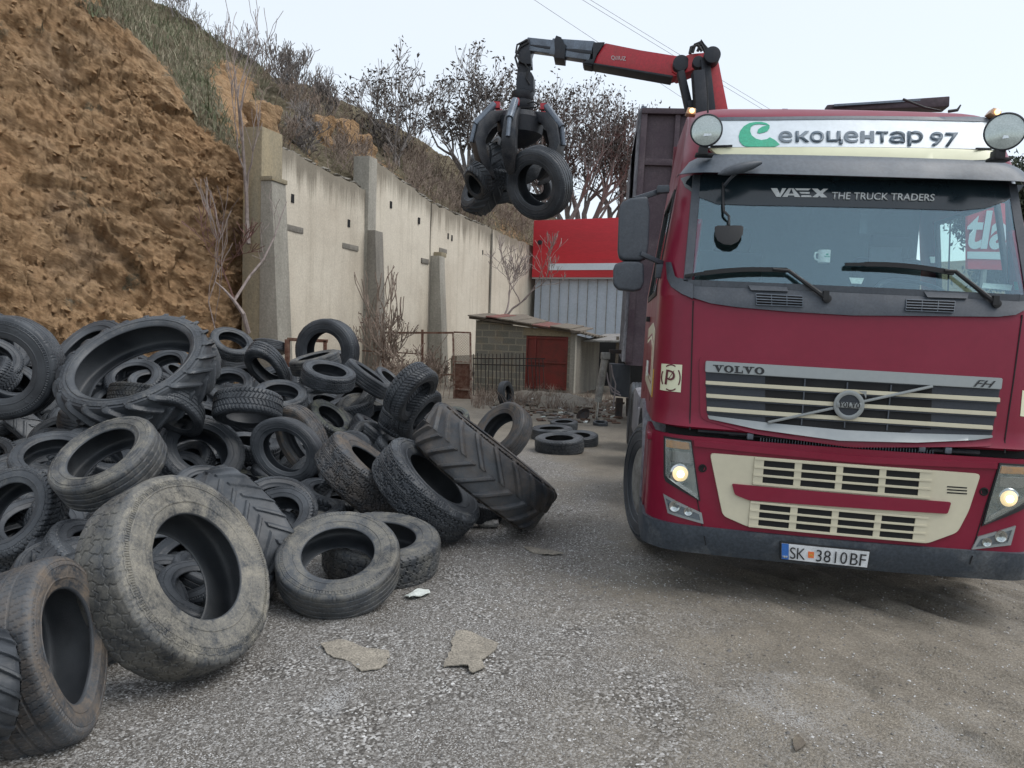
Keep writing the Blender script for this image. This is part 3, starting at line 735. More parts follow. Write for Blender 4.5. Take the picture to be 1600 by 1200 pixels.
def build_grass():
    rng = np.random.RandomState(3)
    sel = np.argwhere((HC > 0.5) & (HV < 2.12) & (HU > 1.5) & (HU < 9.5))
    n = 10000
    k = sel[rng.randint(0, len(sel), n)]
    base = HP[k[:, 0], k[:, 1]] + rng.uniform(-.12, .12, (n, 3)) * [1, 1, .2]
    hgt = rng.uniform(.10, .30, n) * (1 + (rng.rand(n) > .93) * 0.9)
    ang = rng.uniform(0, 6.28, n); w = rng.uniform(.012, .022, n)
    lean = rng.normal(0, .35, (n, 2)) * hgt[:, None]
    dx = np.stack([np.cos(ang) * w, np.sin(ang) * w, 0 * w], 1)
    base[:, 2] -= 0.04
    tip = base + np.stack([lean[:, 0], lean[:, 1] - .1 * hgt, hgt], 1)
    midp = (base + tip) / 2 + np.stack([0 * w, 0 * w, hgt * .12], 1)
    v = np.stack([base - dx, base + dx, midp + dx * .7, midp - dx * .7, tip], 1).reshape(-1, 3)
    q = (np.arange(n) * 5)[:, None]
    quads = np.concatenate([q + [0, 1, 2, 3]], 0)
    tris = np.concatenate([q + [3, 2, 4, 4]], 0)
    me = bpy.data.meshes.new('grass')
    me.from_pydata(v.tolist(), [], [tuple(a) for a in quads.tolist()] + [tuple(a[:3]) for a in tris.tolist()])
    m, nt, N, L, B = newmat('dry_grass')
    nn = noise(nt, 1.4, 5, 0.7, geo_pos(nt)); n2 = noise(nt, 11, 3, 0.7, geo_pos(nt))
    c = ramp(nt, [(0.32, (0.085, 0.12, 0.055)), (0.47, (0.16, 0.165, 0.10)), (0.6, (0.33, 0.28, 0.21))], math_(nt, 'ADD', math_(nt, 'MULTIPLY', nn.outputs[0], .6), math_(nt, 'MULTIPLY', n2.outputs[0], .4)))
    L.new(c.outputs[0], B.inputs['Base Color']); B.inputs['Roughness'].default_value = 0.9
    o = link('grass', me, m); tag(o, kind='stuff')
build_grass()

# ------------------------------------------------------------------ twigs and trees
def grow(mb, p, d, L, r, depth, rng, tips, spread=0.6, up=0.15, kids=(2, 3), shrink=0.72, nseg=4, wig=0.18, rmin=0.004, sides=(5, 3)):
    pts = [p]; rad = [r]; q = p.copy(); dd = d.normalized()
    for i in range(nseg):
        dd = (dd + Vector((rng.gauss(0, wig), rng.gauss(0, wig), rng.gauss(0, wig) + up * 0.5))).normalized()
        q = q + dd * (L / nseg); pts.append(q.copy()); rad.append(max(rmin, r * (1 - 0.4 * (i + 1) / nseg)))
        if depth > 0 and i >= 1 and rng.random() < 0.45:
            sd = (dd + Vector((rng.gauss(0, spread), rng.gauss(0, spread), rng.gauss(0, spread * .5)))).normalized()
            grow(mb, q.copy(), sd, L * shrink * rng.uniform(.55, .9), max(rmin, rad[-1] * .55), depth - 1, rng, tips, spread, up, kids, shrink, nseg, wig, rmin, sides)
    mb.tube(pts, rad, sides[0] if depth >= 2 else sides[1], caps=False)
    if depth <= 0:
        tips.append((q.copy(), dd.copy())); return
    for _ in range(rng.randint(*kids)):
        sd = (dd + Vector((rng.gauss(0, spread), rng.gauss(0, spread), rng.gauss(0, spread * .6) + up))).normalized()
        grow(mb, q.copy(), sd, L * shrink * rng.uniform(.75, 1.1), max(rmin, rad[-1] * .72), depth - 1, rng, tips, spread, up, kids, shrink, nseg, wig, rmin, sides)
def leaf_cluster(mb, p, rng, n, size, rad):
    for _ in range(n):
        c = p + Vector((rng.gauss(0, rad), rng.gauss(0, rad), rng.gauss(0, rad)))
        a = Vector((rng.gauss(0, 1), rng.gauss(0, 1), rng.gauss(0, 1) - .4)).normalized(); b = a.orthogonal().normalized()
        b.rotate(Matrix.Rotation(rng.uniform(0, 6.28), 3, a))
        L = size * rng.uniform(.6, 1.3); w = L * .42; cu = a.cross(b) * (L * .15)
        mb._add([c, c + a * L * .5 + b * w * .5 + cu, c + a * L, c + a * L * .5 - b * w * .5 + cu], [(0, 1, 2, 3)])
def tree(name, base, H, r, seed, label, cat, bark='bark', leaf=None, leafname='leaf_clusters', depth=4, nl=5, lsize=.16, lrad=.14, group=None, spread=.5, up=.22, trunkfrac=.28, lean=(0, 0), keep=1.0, multi=1):
    rng = random.Random(seed)
    root = empty(name, V(base)); tag(root, label, cat, group)
    tips = []
    mb = MB()
    for k in range(multi):
        d0 = Vector((lean[0] + (rng.gauss(0, .25) if multi > 1 else 0), lean[1] + (rng.gauss(0, .2) if multi > 1 else 0), 1))
        grow(mb, Vector((rng.gauss(0, .1) if multi > 1 else 0, 0, -0.15)), d0, H * trunkfrac, r, depth, rng, tips, spread=spread, up=up, rmin=0.006 + H * .0006, shrink=.76)
    zmax = max(t[0].z for t in tips); s = H / zmax
    t_mb = MB(); t_mb.v = [(v[0] * s, v[1] * s, v[2] * s) for v in mb.v]; t_mb.f = mb.f; t_mb.m = mb.m
    t_mb.build('trunk_and_branches', M[bark], root)
    if leaf:
        lm = MB()
        for p, d in tips:
            if rng.random() < keep: leaf_cluster(lm, p * s, rng, nl, lsize, lrad)
        lm.build(leafname, M[leaf], root)
    return root
# ------------------------------------------------------------------ retaining wall
def zat(px, py, off=0.0): return wallpt(px, py, off)[2]
RW = empty('retaining_wall', V([wallpt(500, 600)[0], wallpt(500, 600)[1], 0]))
tag(RW, 'tall stained cream retaining wall with grey buttresses stepping down along the hillside', 'wall')
_o = np.array([RW.location.x, RW.location.y, 0.0])
def wall_panel(tops, off, thick=0.4):
    px0, px1 = tops[0][0], tops[-1][0]
    n = 90
    pxs = np.linspace(px0, px1, n)
    tp_ = np.interp(pxs, [t[0] for t in tops], [t[1] for t in tops])
    top = np.array([wallpt(a, b, off) for a, b in zip(pxs, tp_)])
    for i in range(n): top[i, 2] += 0.05 * float(vnoise(top[i, 0] * 3, top[i, 1] * 3, 1)) 
    m = 60
    f = np.linspace(0, 1, m) ** 1.0
    V0 = np.zeros((m, n, 3)); V0[..., :2] = top[None, :, :2]; V0[..., 2] = -0.2 + (top[None, :, 2] + 0.2) * f[:, None]
    V0 = V0 + (0.012 * fbm(V0[..., 0] * 1.5, V0[..., 1] * 1.5, V0[..., 2] * 1.5, 3))[..., None] * WN
    td = top[None, :, 2] - V0[..., 2]
    back = V0[-1] - WN * thick; bl = V0[0] - WN * thick
    vs = np.concatenate([V0.reshape(-1, 3), back, bl]) - _o
    q = grid_quads(m, n).tolist()
    k0 = (m - 1) * n; kb = m * n; kl = m * n + n
    for i in range(n - 1): q.append([k0 + i, k0 + i + 1, kb + i + 1, kb + i]); q.append([kb + i, kb + i + 1, kl + i + 1, kl + i])
    for i, s in ((0, 1), (n - 1, -1)):
        pass
    me = bpy.data.meshes.new('wall_panel'); 
    ends = [[r * n for r in range(m)] + [kb, kl], [r * n + n - 1 for r in range(m)] + [kb + n - 1, kl + n - 1]]
    me.from_pydata(vs.tolist(), [], [tuple(a) for a in q] + [tuple(e) for e in ends])
    at = me.attributes.new('topd', 'FLOAT', 'POINT')
    at.data.foreach_set('value', np.concatenate([td.reshape(-1), np.zeros(n), np.full(n, 3.0)]).astype(np.float32))
    return link('wall_panel', me, M['wall'], RW)
wall_panel([(412, 222), (440, 232), (470, 246), (530, 276), (572, 296)], 0.0)
wall_panel([(574, 243), (600, 262), (640, 292), (673, 316)], -0.02)
wall_panel([(675, 318), (720, 338), (768, 357)], 0.0)
wall_panel([(770, 358), (800, 372), (850, 392)], -0.03)
def on_wall(mb, px, z0, z1, n0, n1, t0, t1, n1top=None):
    """box on the wall at pixel column px: n along the normal, t along the wall"""
    b = wallpt(px, 520); b = np.array([b[0], b[1], 0]) - _o
    nt = n1 if n1top is None else n1top
    c = []
    for z, nn in ((z0, n1), (z1, nt)):
        for (n, t) in ((n0, t0), (nn, t0), (nn, t1), (n0, t1)):
            c.append(b + WN * n + WT * t + np.array([0, 0, z]))
    mb._add(c, [(3, 2, 1, 0), (4, 5, 6, 7), (0, 1, 5, 4), (1, 2, 6, 5), (2, 3, 7, 6), (3, 0, 4, 7)])
mb = MB(); on_wall(mb, 413, -0.2, zat(413, 200), -0.42, 0.06, -0.25, 0.5); mb.build('end_pillar', M['concy'], RW, bevel=.02)
mb = MB(); on_wall(mb, 415, -0.2, zat(415, 286), 0.06, 0.66, -0.32, 0.2, 0.34); mb.build('buttress', M['conc'], RW, bevel=.015)
mb = MB(); on_wall(mb, 415, zat(415, 286), zat(415, 279), 0.06, 0.37, -0.34, 0.22); mb.build('buttress_cap', M['concy'], RW, bevel=.01)
mb = MB(); on_wall(mb, 572, -0.2, zat(572, 243), -0.40, 0.10, -0.2, 0.25); mb.build('pillar', M['conc'], RW, bevel=.02)
mb = MB(); on_wall(mb, 574, -0.2, zat(574, 361), 0.10, 0.62, -0.3, 0.15, 0.34); mb.build('buttress', M['concd'], RW, bevel=.015)
mb = MB(); on_wall(mb, 675, -0.2, zat(675, 400), 0.02, 0.62, -0.3, 0.15, 0.32); mb.build('buttress', M['conc'], RW, bevel=.015)
mb = MB(); on_wall(mb, 679, zat(675, 400), zat(675, 393), 0.02, 0.30, -0.28, 0.13); mb.build('buttress_cap', M['concy'], RW, bevel=.01)
# small wooden / brick plates and drain holes let into the wall
for px, py, w, hh in ((457, 357, .46, .14), (547, 386, .46, .14), (664, 408, .30, .16), (692, 392, .34, .16)):
    b = wallpt(px, py) - _o; mb = MB()
    R3 = Matrix(((WT[0], WN[0], 0), (WT[1], WN[1], 0), (0, 0, 1)))
    mb.box(b, (w * 1.8, 0.05, hh), R3); mb.build('drain_plate', M['concd'], RW, bevel=.01)
for px, py in ((457, 310), (545, 349), (611, 320), (655, 345), (700, 369), (754, 395), (706, 372)):
    b = wallpt(px, py) - _o; mb = MB(); R3 = Matrix(((WT[0], WN[0], 0), (WT[1], WN[1], 0), (0, 0, 1)))
    mb.box(b, (0.12, 0.02, 0.2), R3); mb.build('drain_hole', M['dark'], RW)
# rain pipe down the far panel
mb = MB(); a = wallpt(769, 365, 0.05) - _o; b = a.copy(); b[2] = 0.5; mb.tube([a, b], 0.045, 8); mb.build('drain_pipe', M['concd'], RW, smooth=True)
# crumbling coping: irregular lumps along the top
rng = random.Random(4)
mb = MB()
for i in range(150):
    px = rng.choice([rng.uniform(414, 572), rng.uniform(585, 672), rng.uniform(676, 765)])
    py = np.interp(px, [412, 440, 530, 572, 574, 640, 673, 720, 768], [222, 232, 276, 296, 247, 292, 316, 338, 357]) 
    p = wallpt(px, py, -0.12 - rng.random() * .25) - _o; s = rng.uniform(.05, .16)
    pts, fs = pebble(rng, s); mb._add([(p[0] + q[0], p[1] + q[1], p[2] + q[2] * .8) for q in pts], fs)
mb.build('crumbled_coping', M['concd'], RW)
# block foot wall right of the third buttress
mb = MB(); a = wallpt(708, 620, .12); b = wallpt(770, 620, .12)
za = wallpt(708, 556, .12)[2]
R3 = Matrix(((WT[0], WN[0], 0), (WT[1], WN[1], 0), (0, 0, 1)))
c = (a + b) / 2; L = np.linalg.norm((b - a)[:2])
bw = empty('block_wall', (c[0], c[1], 0)); bw.rotation_euler = (math.radians(0), 0, math.atan2(WT[1], WT[0]))
tag(bw, 'low grey block wall at the foot of the retaining wall behind the rusty gate', 'wall')
mb.box((0, 0, za / 2), (L, .2, za)); o = mb.build('block_courses', M['block'], bw)
# tan rock blocks at the hill's edge above the wall
def boulder(px, py, D, w, h, label, mt='cliff'):
    bm = bmesh.new(); bmesh.ops.create_cube(bm, size=1)
    bmesh.ops.subdivide_edges(bm, edges=bm.edges[:], cuts=7, use_grid_fill=True)
    for v in bm.verts:
        q = v.co.copy(); n = q.normalized()
        k = 0.5 / max(abs(q.x), abs(q.y), abs(q.z)) 
        q = q.lerp(n * 0.6, .35); q *= 1 + .30 * float(fbm(q.x * 2 + px, q.y * 2, q.z * 3, 4))
        v.co = Vector((q.x * w, q.y * w, q.z * h))
    me = bpy.data.meshes.new('rock'); bm.to_mesh(me); bm.free()
    o = link('rock', me, M[mt]); o.location = V(P(px, py, D)); o.rotation_euler = (0, 0, px)
    me.attributes.new('cover', 'FLOAT', 'POINT')
    return tag(o, label, 'rock')
boulder(408, 192, 18.4, .6, .8, 'crumbling ochre rock on top of the first wall pillar')
boulder(497, 212, 22.5, .75, 1.0, 'pale ochre rock stack above the first wall panel, among bare shrubs')
boulder(535, 215, 24.5, .6, 1.0, 'narrow upright ochre rock above the second pillar of the wall')
boulder(562, 232, 25.5, .7, .8, 'squat ochre rock just behind the top of the second pillar')

# ------------------------------------------------------------------ vegetation
def brush(name, label_kind, pts, Hs, bark, seed, depth=2):
    rng = random.Random(seed); mb = MB(); tips = []
    for p in pts:
        H = rng.uniform(*Hs)
        for _ in range(rng.randint(3, 5)):
            grow(mb, V(p) + Vector((rng.gauss(0, .15), rng.gauss(0, .15), -.1)), Vector((rng.gauss(0, .4), rng.gauss(0, .4), 1)), H * .42, .012 + .004 * H, depth, rng, tips, spread=.55, up=.2, rmin=.007, sides=(3, 3), nseg=3, shrink=.72)
    o = mb.build(name, M[bark]); tag(o, kind='stuff'); return o
def hill_points(u0, u1, v0, v1, n, seed):
    rng = np.random.RandomState(seed)
    s = np.argwhere((HU > u0) & (HU < u1) & (HV > v0) & (HV < v1)); k = s[rng.randint(0, len(s), n)]
    return HP[k[:, 0], k[:, 1]]
brush('brush', '', hill_points(10.0, 18.6, 0.05, 1.75, 100, 1), (.6, 1.4), 'twig', 21)
brush('crest_brush', '', hill_points(5.6, 13.5, 1.9, 2.05, 20, 2), (.5, 1.2), 'bark', 22)
brush('thicket', '', hill_points(13.0, 18.6, 0.0, 1.2, 90, 3), (.7, 1.5), 'twig', 23)
brush('wall_foot_scrub', '', [wallpt(px, 610, rng.uniform(.6, 2.0)) * [1, 1, 0] for px in np.linspace(585, 735, 16)], (.5, 1.2), 'twig', 24)

def crest(px, py, D): return P(px, py, D)
tree('leafy_tree', P(735, 268, 30.0) - [0, 0, .8], 5.6, .11, 11, 'bare branching tree with dark seed clusters on the hill behind the hanging grab', 'tree', 'bark', 'leafdark', depth=4, nl=4, lsize=.17, lrad=.11, spread=.48, up=.16, keep=.5, multi=5, trunkfrac=.3)
tree('leafy_tree', P(632, 285, 27.0) - [0, 0, .6], 5.0, .09, 12, 'thin grey tree with a few dark leaf tufts rising above the second wall panel', 'tree', 'bark', 'leafdark', depth=4, nl=4, lsize=.15, lrad=.1, spread=.45, up=.18, keep=.4, multi=3, trunkfrac=.3)
tree('leafy_tree', P(905, 372, 47.0) - [0, 0, 1.0], 10.6, .2, 13, 'dense tree full of dry dark leaves between the grab and the truck', 'tree', 'bark', 'leafdark', depth=4, nl=6, lsize=.24, lrad=.22, spread=.46, up=.2, keep=.6, multi=5, trunkfrac=.28)
tree('leafy_tree', P(962, 380, 48.0) - [0, 0, 1.0], 9.8, .2, 14, 'tree with dry dark leaves pressed against the tipper body behind the red building', 'tree', 'bark', 'leafdark', depth=4, nl=6, lsize=.24, lrad=.22, spread=.46, up=.2, keep=.55, multi=5, trunkfrac=.28)
tree('leafy_tree', P(862, 360, 46.0) - [0, 0, 1.0], 9.4, .17, 15, 'slender half bare tree seen straight behind the caught truck tyre', 'tree', 'bark', 'leafdark', depth=4, nl=4, lsize=.26, lrad=.2, spread=.42, up=.2, keep=.45, multi=4, trunkfrac=.28)
tree('sapling', P(389, 330, 16.7) - [0, 0, .6], 5.3, .075, 16, 'tall pale leafless sapling beside the first wall pillar, reaching above the cliff edge', 'tree', 'barkpale', depth=3, spread=.2, up=.6, trunkfrac=.55)
tree('sapling', P(366, 500, 15.9) - [0, 0, 1.6], 4.6, .022, 17, 'thin reddish leafless sapling standing against the foot of the cliff', 'tree', 'barkpale', depth=2, spread=.3, up=.45, trunkfrac=.55)
tree('sapling', P(372, 395, 16.6) - [0, 0, 1.0], 2.2, .018, 18, 'crooked reddish branchy sapling growing out of the cliff left of the pillar', 'tree', 'barkred', depth=3, spread=.5, up=.2, trunkfrac=.4, lean=(-.7, 0))
tree('bare_shrub', P(455, 150, 24) - [0, 0, .5], 2.2, .018, 19, 'leafless upright shrub on the hill crest, nearest to the pale sapling', 'shrub', 'bark', depth=4, spread=.4, up=.3, multi=4)
tree('bare_shrub', P(512, 185, 25) - [0, 0, .5], 2.0, .018, 20, 'leafless grey shrub on the crest above the first wall panel', 'shrub', 'bark', depth=4, spread=.45, up=.3, multi=4)
tree('bare_shrub', P(470, 230, 20.5) - [0, 0, .5], 1.8, .016, 23, 'tangled grey shrub hanging over the top of the first wall panel', 'shrub', 'bark', depth=4, spread=.6, up=.15, multi=4)
tree('climbing_shrub', P(772, 545, 24.3) * [1, 1, 0] + [0, 0, 1.9], 3.0, .05, 24, 'bare climbing shrub spreading up the far wall panel above the shed roof', 'shrub', 'barkpale', depth=4, spread=.42, up=.3, trunkfrac=.4, multi=2)
tree('dry_shrub', P(607, 610, 19) * [1, 1, 0], 2.4, .014, 25, 'dry brown shrub with curled leaves at the foot of the second buttress', 'shrub', 'twig', 'leafbrown', depth=3, nl=2, lsize=.07, lrad=.07, spread=.38, up=.35, multi=3, keep=.6)
tree('dry_shrub', P(575, 610, 19.5) * [1, 1, 0], 3.4, .014, 26, 'thin leafless stems climbing beside the second buttress', 'shrub', 'twig', depth=2, spread=.25, up=.5, multi=4)
tree('dry_shrub', P(648, 600, 18.8) * [1, 1, 0], 1.4, .02, 27, 'low brown shrub tangled in the rusty lattice fence', 'shrub', 'twig', 'leafbrown', depth=3, nl=2, lsize=.06, lrad=.07, spread=.5, up=.2, multi=5, keep=.6)
tree('evergreen_tree', P(1608, 320, 26) - [0, 0, 4.5], 6.3, .16, 28, 'dark evergreen tree just showing beside the cab roof corner at the frame edge', 'tree', 'bark', 'evergreen', 'foliage', depth=5, nl=12, lsize=.2, lrad=.25, spread=.5, up=.2)

# long bare stem leaning across the first buttress
mb = MB(); rr = random.Random(2); tips = []
pts = [P(366, 470, 15.0), P(390, 432, 15.4), P(412, 405, 15.7), P(428, 372, 16.0), P(437, 345, 16.2), P(448, 315, 16.4)]
mb.tube(pts, [.03, .026, .02, .016, .012, .007], 6)
for p in pts[1:-1]: grow(mb, V(p), Vector((rr.gauss(0, .6), 0, 1)), .5, .008, 1, rr, tips, rmin=.005, sides=(3, 3))
pts = [P(388, 520, 15.2) * 1.0, P(380, 490, 15.0), P(366, 470, 15.0), P(350, 452, 15.2), P(336, 440, 15.4)]
mb.tube(pts, [.05, .045, .035, .02, .01], 6)
o = mb.build('leaning_branch', M['barkpale'], smooth=True); tag(o, 'long bare branch leaning across the first pillar from the heap', 'branch')

# ------------------------------------------------------------------ red and grey building
def quad_frame(pts):
    """object frame from four world corners (bl, br, tr, tl)"""
    bl, br = pts
    x = (br - bl); x[2] = 0; L = np.linalg.norm(x); x = x / L
    n = np.array([x[1], -x[0], 0.0])
    return x, n, L
BD = empty('warehouse', V(P(829, 600, 36.0) * [1, 1, 0])); tag(BD, 'warehouse with a red fascia over grey metal cladding behind the shed', 'building')
a = P(829, 434, 36.0); b = P(965, 430, 34.2)
bx, bn, bL = quad_frame((a.copy(), b.copy()))
BD.rotation_euler = (0, 0, math.atan2(bx[1], bx[0]))
zr0 = a[2]; zr1 = P(829, 345, 36.0)[2]; W = 13.0
mb = MB(); mb.box((W / 2, .12 + 5, zr0 / 2), (W, 10, zr0)); mb.build('wall_cladding', M['cladding'], BD)
for i in range(0, 27):
    mb = MB(); mb.box((0.34 + i * .465, 0.045, zr0 / 2 - .01), (.022, .04, zr0 - .03)); mb.build('cladding_seam', M['cranek'] if i == -1 else M['steelgrey'], BD)
mb = MB(); mb.box((W / 2, 4.9, (zr0 + zr1) / 2), (W + .1, 10.2, zr1 - zr0)); mb.build('red_fascia', M['signred'], BD, bevel=.02)
zs0 = P(842, 423, 36)[2]; zs1 = P(842, 413, 36)[2]
mb = MB(); mb.box((W / 2 + .4, -.215, (zs0 + zs1) / 2), (W - .8, .03, zs1 - zs0)); mb.build('white_stripe', M['white'], BD)
mb = MB(); mb.box((W / 2, -.18, zr0 - .03), (W + .06, .08, .07)); mb.build('fascia_sill', M['silver'], BD)
mb = MB(); mb.lathe([(.02, 0), (.11, 0), (.11, .06), (.02, .06)], (.32, -.22, P(837, 380, 36)[2]), (0, -1, 0), 16); mb.build('floodlight', M['cranek'], BD, smooth=True)

# ------------------------------------------------------------------ cinder block shed
SD = 22.5
sh = empty('block_shed', V(P(740, 600, SD) * [1, 1, 0])); tag(sh, 'low cinder block shed with a red roof edge and a red metal door', 'shed')
A0 = P(742, 560, SD) * [1, 1, 0]; B0 = P(892, 560, 21.6) * [1, 1, 0]; C0 = P(936, 560, 25.0) * [1, 1, 0]
sx, sn_, sL = quad_frame((A0.copy(), B0.copy()))
ang = math.atan2(sx[1], sx[0])
sh.rotation_euler = (0, 0, ang); sh.location = V(A0)
def sl_(p):
    d = np.asarray(p) - A0
    return np.array([d @ np.array([math.cos(ang), math.sin(ang), 0]), d @ np.array([-math.sin(ang), math.cos(ang), 0]), d[2]])
zl = P(742, 500, SD)[2]; zr = P(892, 522, 21.6)[2]
Dr = (823 - 742) / (892 - 742) * sL; Dr1 = (887 - 742) / (892 - 742) * sL
def wallbox(name, x0, x1, z00, z01, z10, z11, mt, y0=0, th=.2):
    m_ = MB(); m_.prism([(x0, y0, z00), (x1, y0, z10), (x1, y0, z11), (x0, y0, z01)], (0, th, 0)); return m_
def ztop(x): return zl + (zr - zl) * x / sL
def put_brick(name, mbx):
    # brick texture runs in x,z: build rotated so that the object's x,y plane is the wall face
    mm = MB(); mm.v = [(v[0], v[2], -v[1]) for v in mbx.v]; mm.f = mbx.f; mm.m = mbx.m
    o = mm.build(name, M['block'], sh); o.rotation_euler = (math.radians(90), 0, 0); return o
put_brick('block_wall_front', wallbox('', 0, Dr, -.1, ztop(0), -.1, ztop(Dr), 'block'))
zd = sl_(P(855, 524, 21.8))[2]
put_brick('block_wall_front', wallbox('', Dr, Dr1, zd, ztop(Dr), zd, ztop(Dr1), 'block'))
put_brick('block_wall_front', wallbox('', Dr1, sL, -.1, ztop(Dr1), -.1, ztop(sL), 'block'))
mb = wallbox('', Dr - .1, Dr1 + .15, zd - .02, zd + .2, zd - .02, zd + .2, '', -.015, .1); mb.build('lintel', M['concy'], sh)
dr = empty('shed_door', (Dr, .06, 0), sh)
zdb = sl_(P(855, 609, 21.8))[2]
mb = MB(); mb.box(((Dr1 - Dr) / 2, 0, (zd + zdb) / 2), (Dr1 - Dr - .02, .05, zd - zdb), None); o = mb.build('door_leaf', M['doorred'], dr)
mb = MB()
for x in (.02, (Dr1 - Dr) * .22, Dr1 - Dr - .03): mb.box((x, -.04, (zd + zdb) / 2), (.05, .04, zd - zdb))
mb.box(((Dr1 - Dr) / 2, -.042, zd - .08), (Dr1 - Dr, .04, .06)); mb.box(((Dr1 - Dr) / 2, -.042, (zd + zdb) / 2), (Dr1 - Dr, .04, .05)); mb.box(((Dr1 - Dr) / 2, -.042, zdb + .05), (Dr1 - Dr, .04, .05))
mb.build('door_frame', M['doorred'], dr, bevel=.005)
mb = wallbox('', Dr, Dr1, -.1, zdb, -.1, zdb, '', .05, .1); mb.build('door_step', M['concd'], sh)
# right side wall running back
Cl = sl_(C0); zc = P(936, 533, 25.0)[2]
mb = MB(); mb.prism([(sL, .1, -.1), (Cl[0], Cl[1], -.1), (Cl[0], Cl[1], zc), (sL, .1, zr)], (-.18, .02, 0)); mb.build('side_wall', M['concd'], sh)
mb = MB(); mb.prism([(sL - .02, -.03, -.1), (sL + .12, -.03, -.1), (sL + .12, -.03, zr + .02), (sL - .02, -.03, zr + .02)], (0, .2, 0)); mb.build('corner_post', M['conc'], sh)
mb = MB(); mb.prism([(0, .1, -.1), (0, 3, -.1), (0, 3, zl), (0, .1, zl)], (.18, 0, 0)); mb.build('side_wall', M['concd'], sh)
# roof: sloping sheets with ragged edge
rng = random.Random(9)
mb = MB(); mb.prism([(-.15, -.2, zl + .03), (sL + .25, -.2, zr + .02), (Cl[0] + .3, Cl[1], zc + .05), (.2, 4.0, zl + .25)], (0, 0, .07)); mb.build('roof_slab', M['wood'], sh)
x = -.15
while x < sL + .2:
    w = rng.uniform(.35, .8); x1 = min(x + w, sL + .3)
    yy = -.28 - rng.uniform(0, .08); zz = rng.uniform(.08, .14)
    mb = MB(); mb.prism([(x, yy, ztop(x) + zz), (x1, yy, ztop(x1) + zz), (x1, 1.5, ztop(x1) + zz + .12), (x, 1.5, ztop(x) + zz + .12)], (0, 0, .035))
    mb.build('roof_sheet', M[rng.choice(['rooftile', 'wood', 'wood'])], sh); x = x1 + .01
for k in range(11):
    u = k / 10; p = np.array([sL + .2, -.2, zr + .06]) * (1 - u) + np.array([Cl[0] + .25, Cl[1], zc + .1]) * u
    mb = MB(); mb.box(p, (.26, .3, .05), Matrix.Rotation(rng.uniform(-.2, .2), 3, 'Y')); mb.build('roof_sheet', M['wood'], sh)
# lean-to at the right with a dark opening
lt = empty('lean_to', V(P(925, 600, 24.0) * [1, 1, 0])); tag(lt, 'dark open lean-to with a thin tin roof beside the shed and truck', 'shed')
lo = P(925, 600, 24.0) * [1, 1, 0]
def lw(px, py, D): return P(px, py, D) - lo
mb = MB(); mb.prism([lw(912, 534, 22.6), lw(1030, 536, 22.0), lw(1040, 522, 26), lw(945, 524, 26)], (0, 0, .05)); mb.build('tin_roof', M['steelgrey'], lt)
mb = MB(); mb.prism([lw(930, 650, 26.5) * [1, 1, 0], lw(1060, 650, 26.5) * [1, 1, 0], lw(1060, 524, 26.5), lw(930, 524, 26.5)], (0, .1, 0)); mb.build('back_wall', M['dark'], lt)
for px in (962, 1025):
    mb = MB(); q = lw(px, 600, 22.6) * [1, 1, 0]; mb.bar(q, q + [0, 0, 1.75 - .0], .08, .08); mb.build('post', M['wood'], lt)

# ------------------------------------------------------------------ rusty gate and fences
GD = 19.5
gt = empty('rusty_gate', V(P(720, 600, GD) * [1, 1, 0])); tag(gt, 'narrow rusty gate leaf with a wire mesh panel, standing ajar by the heap', 'gate')
go = P(720, 600, GD) * [1, 1, 0]
def gp(px, py, D=GD): return P(px, py, D) - go
mb = MB()
mb.bar(gp(710, 640), gp(708, 519), .05, .05); mb.bar(gp(736, 640), gp(735, 521), .05, .05)
for y0 in (520, 566, 609, 636): mb.bar(gp(709, y0 - 1), gp(736, y0), .045, .045)
mb.build('gate_frame', M['rustpale'], gt, bevel=.004)
mb = MB()
for i in range(11):
    t = i / 10
    a0, a1 = gp(710 + 25 * t, 522), gp(710, 522 + 42 * t); mb.tube([a0, a1], .004, 3, False)
    a0, a1 = gp(735, 522 + 42 * t), gp(710 + 25 * t, 564); mb.tube([a0, a1], .004, 3, False)
    a0, a1 = gp(710 + 25 * t, 522), gp(735, 564 - 42 * t if t > 0 else 564); mb.tube([a0, a1], .004, 3, False)
    a0, a1 = gp(710, 522 + 42 * t), gp(735 - 25 * t, 564); mb.tube([a0, a1], .004, 3, False)
mb.build('wire_mesh', M['rustmetal'], gt)
mb = MB(); mb.prism([gp(711, 568, GD + .02), gp(735, 568, GD + .02), gp(735, 634, GD + .02), gp(711, 634, GD + .02)], (0, .01, 0)); mb.build('mesh_screen', M['rustmetal'], gt)
fe = empty('lattice_fence', V(P(640, 600, 19.3) * [1, 1, 0])); tag(fe, 'rusty frame fence with slanting lattice strips between heap and wall', 'fence')
go = P(640, 600, 19.3) * [1, 1, 0]
mb = MB(); mb.bar(gp(598, 520, 19.3), gp(708, 520, 19.3), .05, .05); mb.bar(gp(566, 548, 19.6), gp(660, 553, 19.2), .03, .03); mb.bar(gp(660, 587, 19.3), gp(709, 585, 19.3), .04, .04); mb.build('top_rail', M['rustmetal'], fe)
for px, y0 in ((660, 515), (599, 519)): mb = MB(); mb.bar(gp(px, 640, 19.3), gp(px, y0, 19.3), .06, .06); mb.build('post', M['rustmetal'], fe)
mb = MB()
for i in range(9):
    x0 = 602 + i * 7.5; mb.bar(gp(x0 - 12, 612, 19.35), gp(x0 + 24, 560, 19.35), .035, .012)
for i in range(5): mb.bar(gp(664 + 9 * i, 630, 19.35), gp(672 + 9 * i, 575, 19.35), .02, .012)
mb.bar(gp(664, 575, 19.35), gp(700, 522, 19.35), .03, .012)
mb.build('lattice', M['rustpale'], fe)
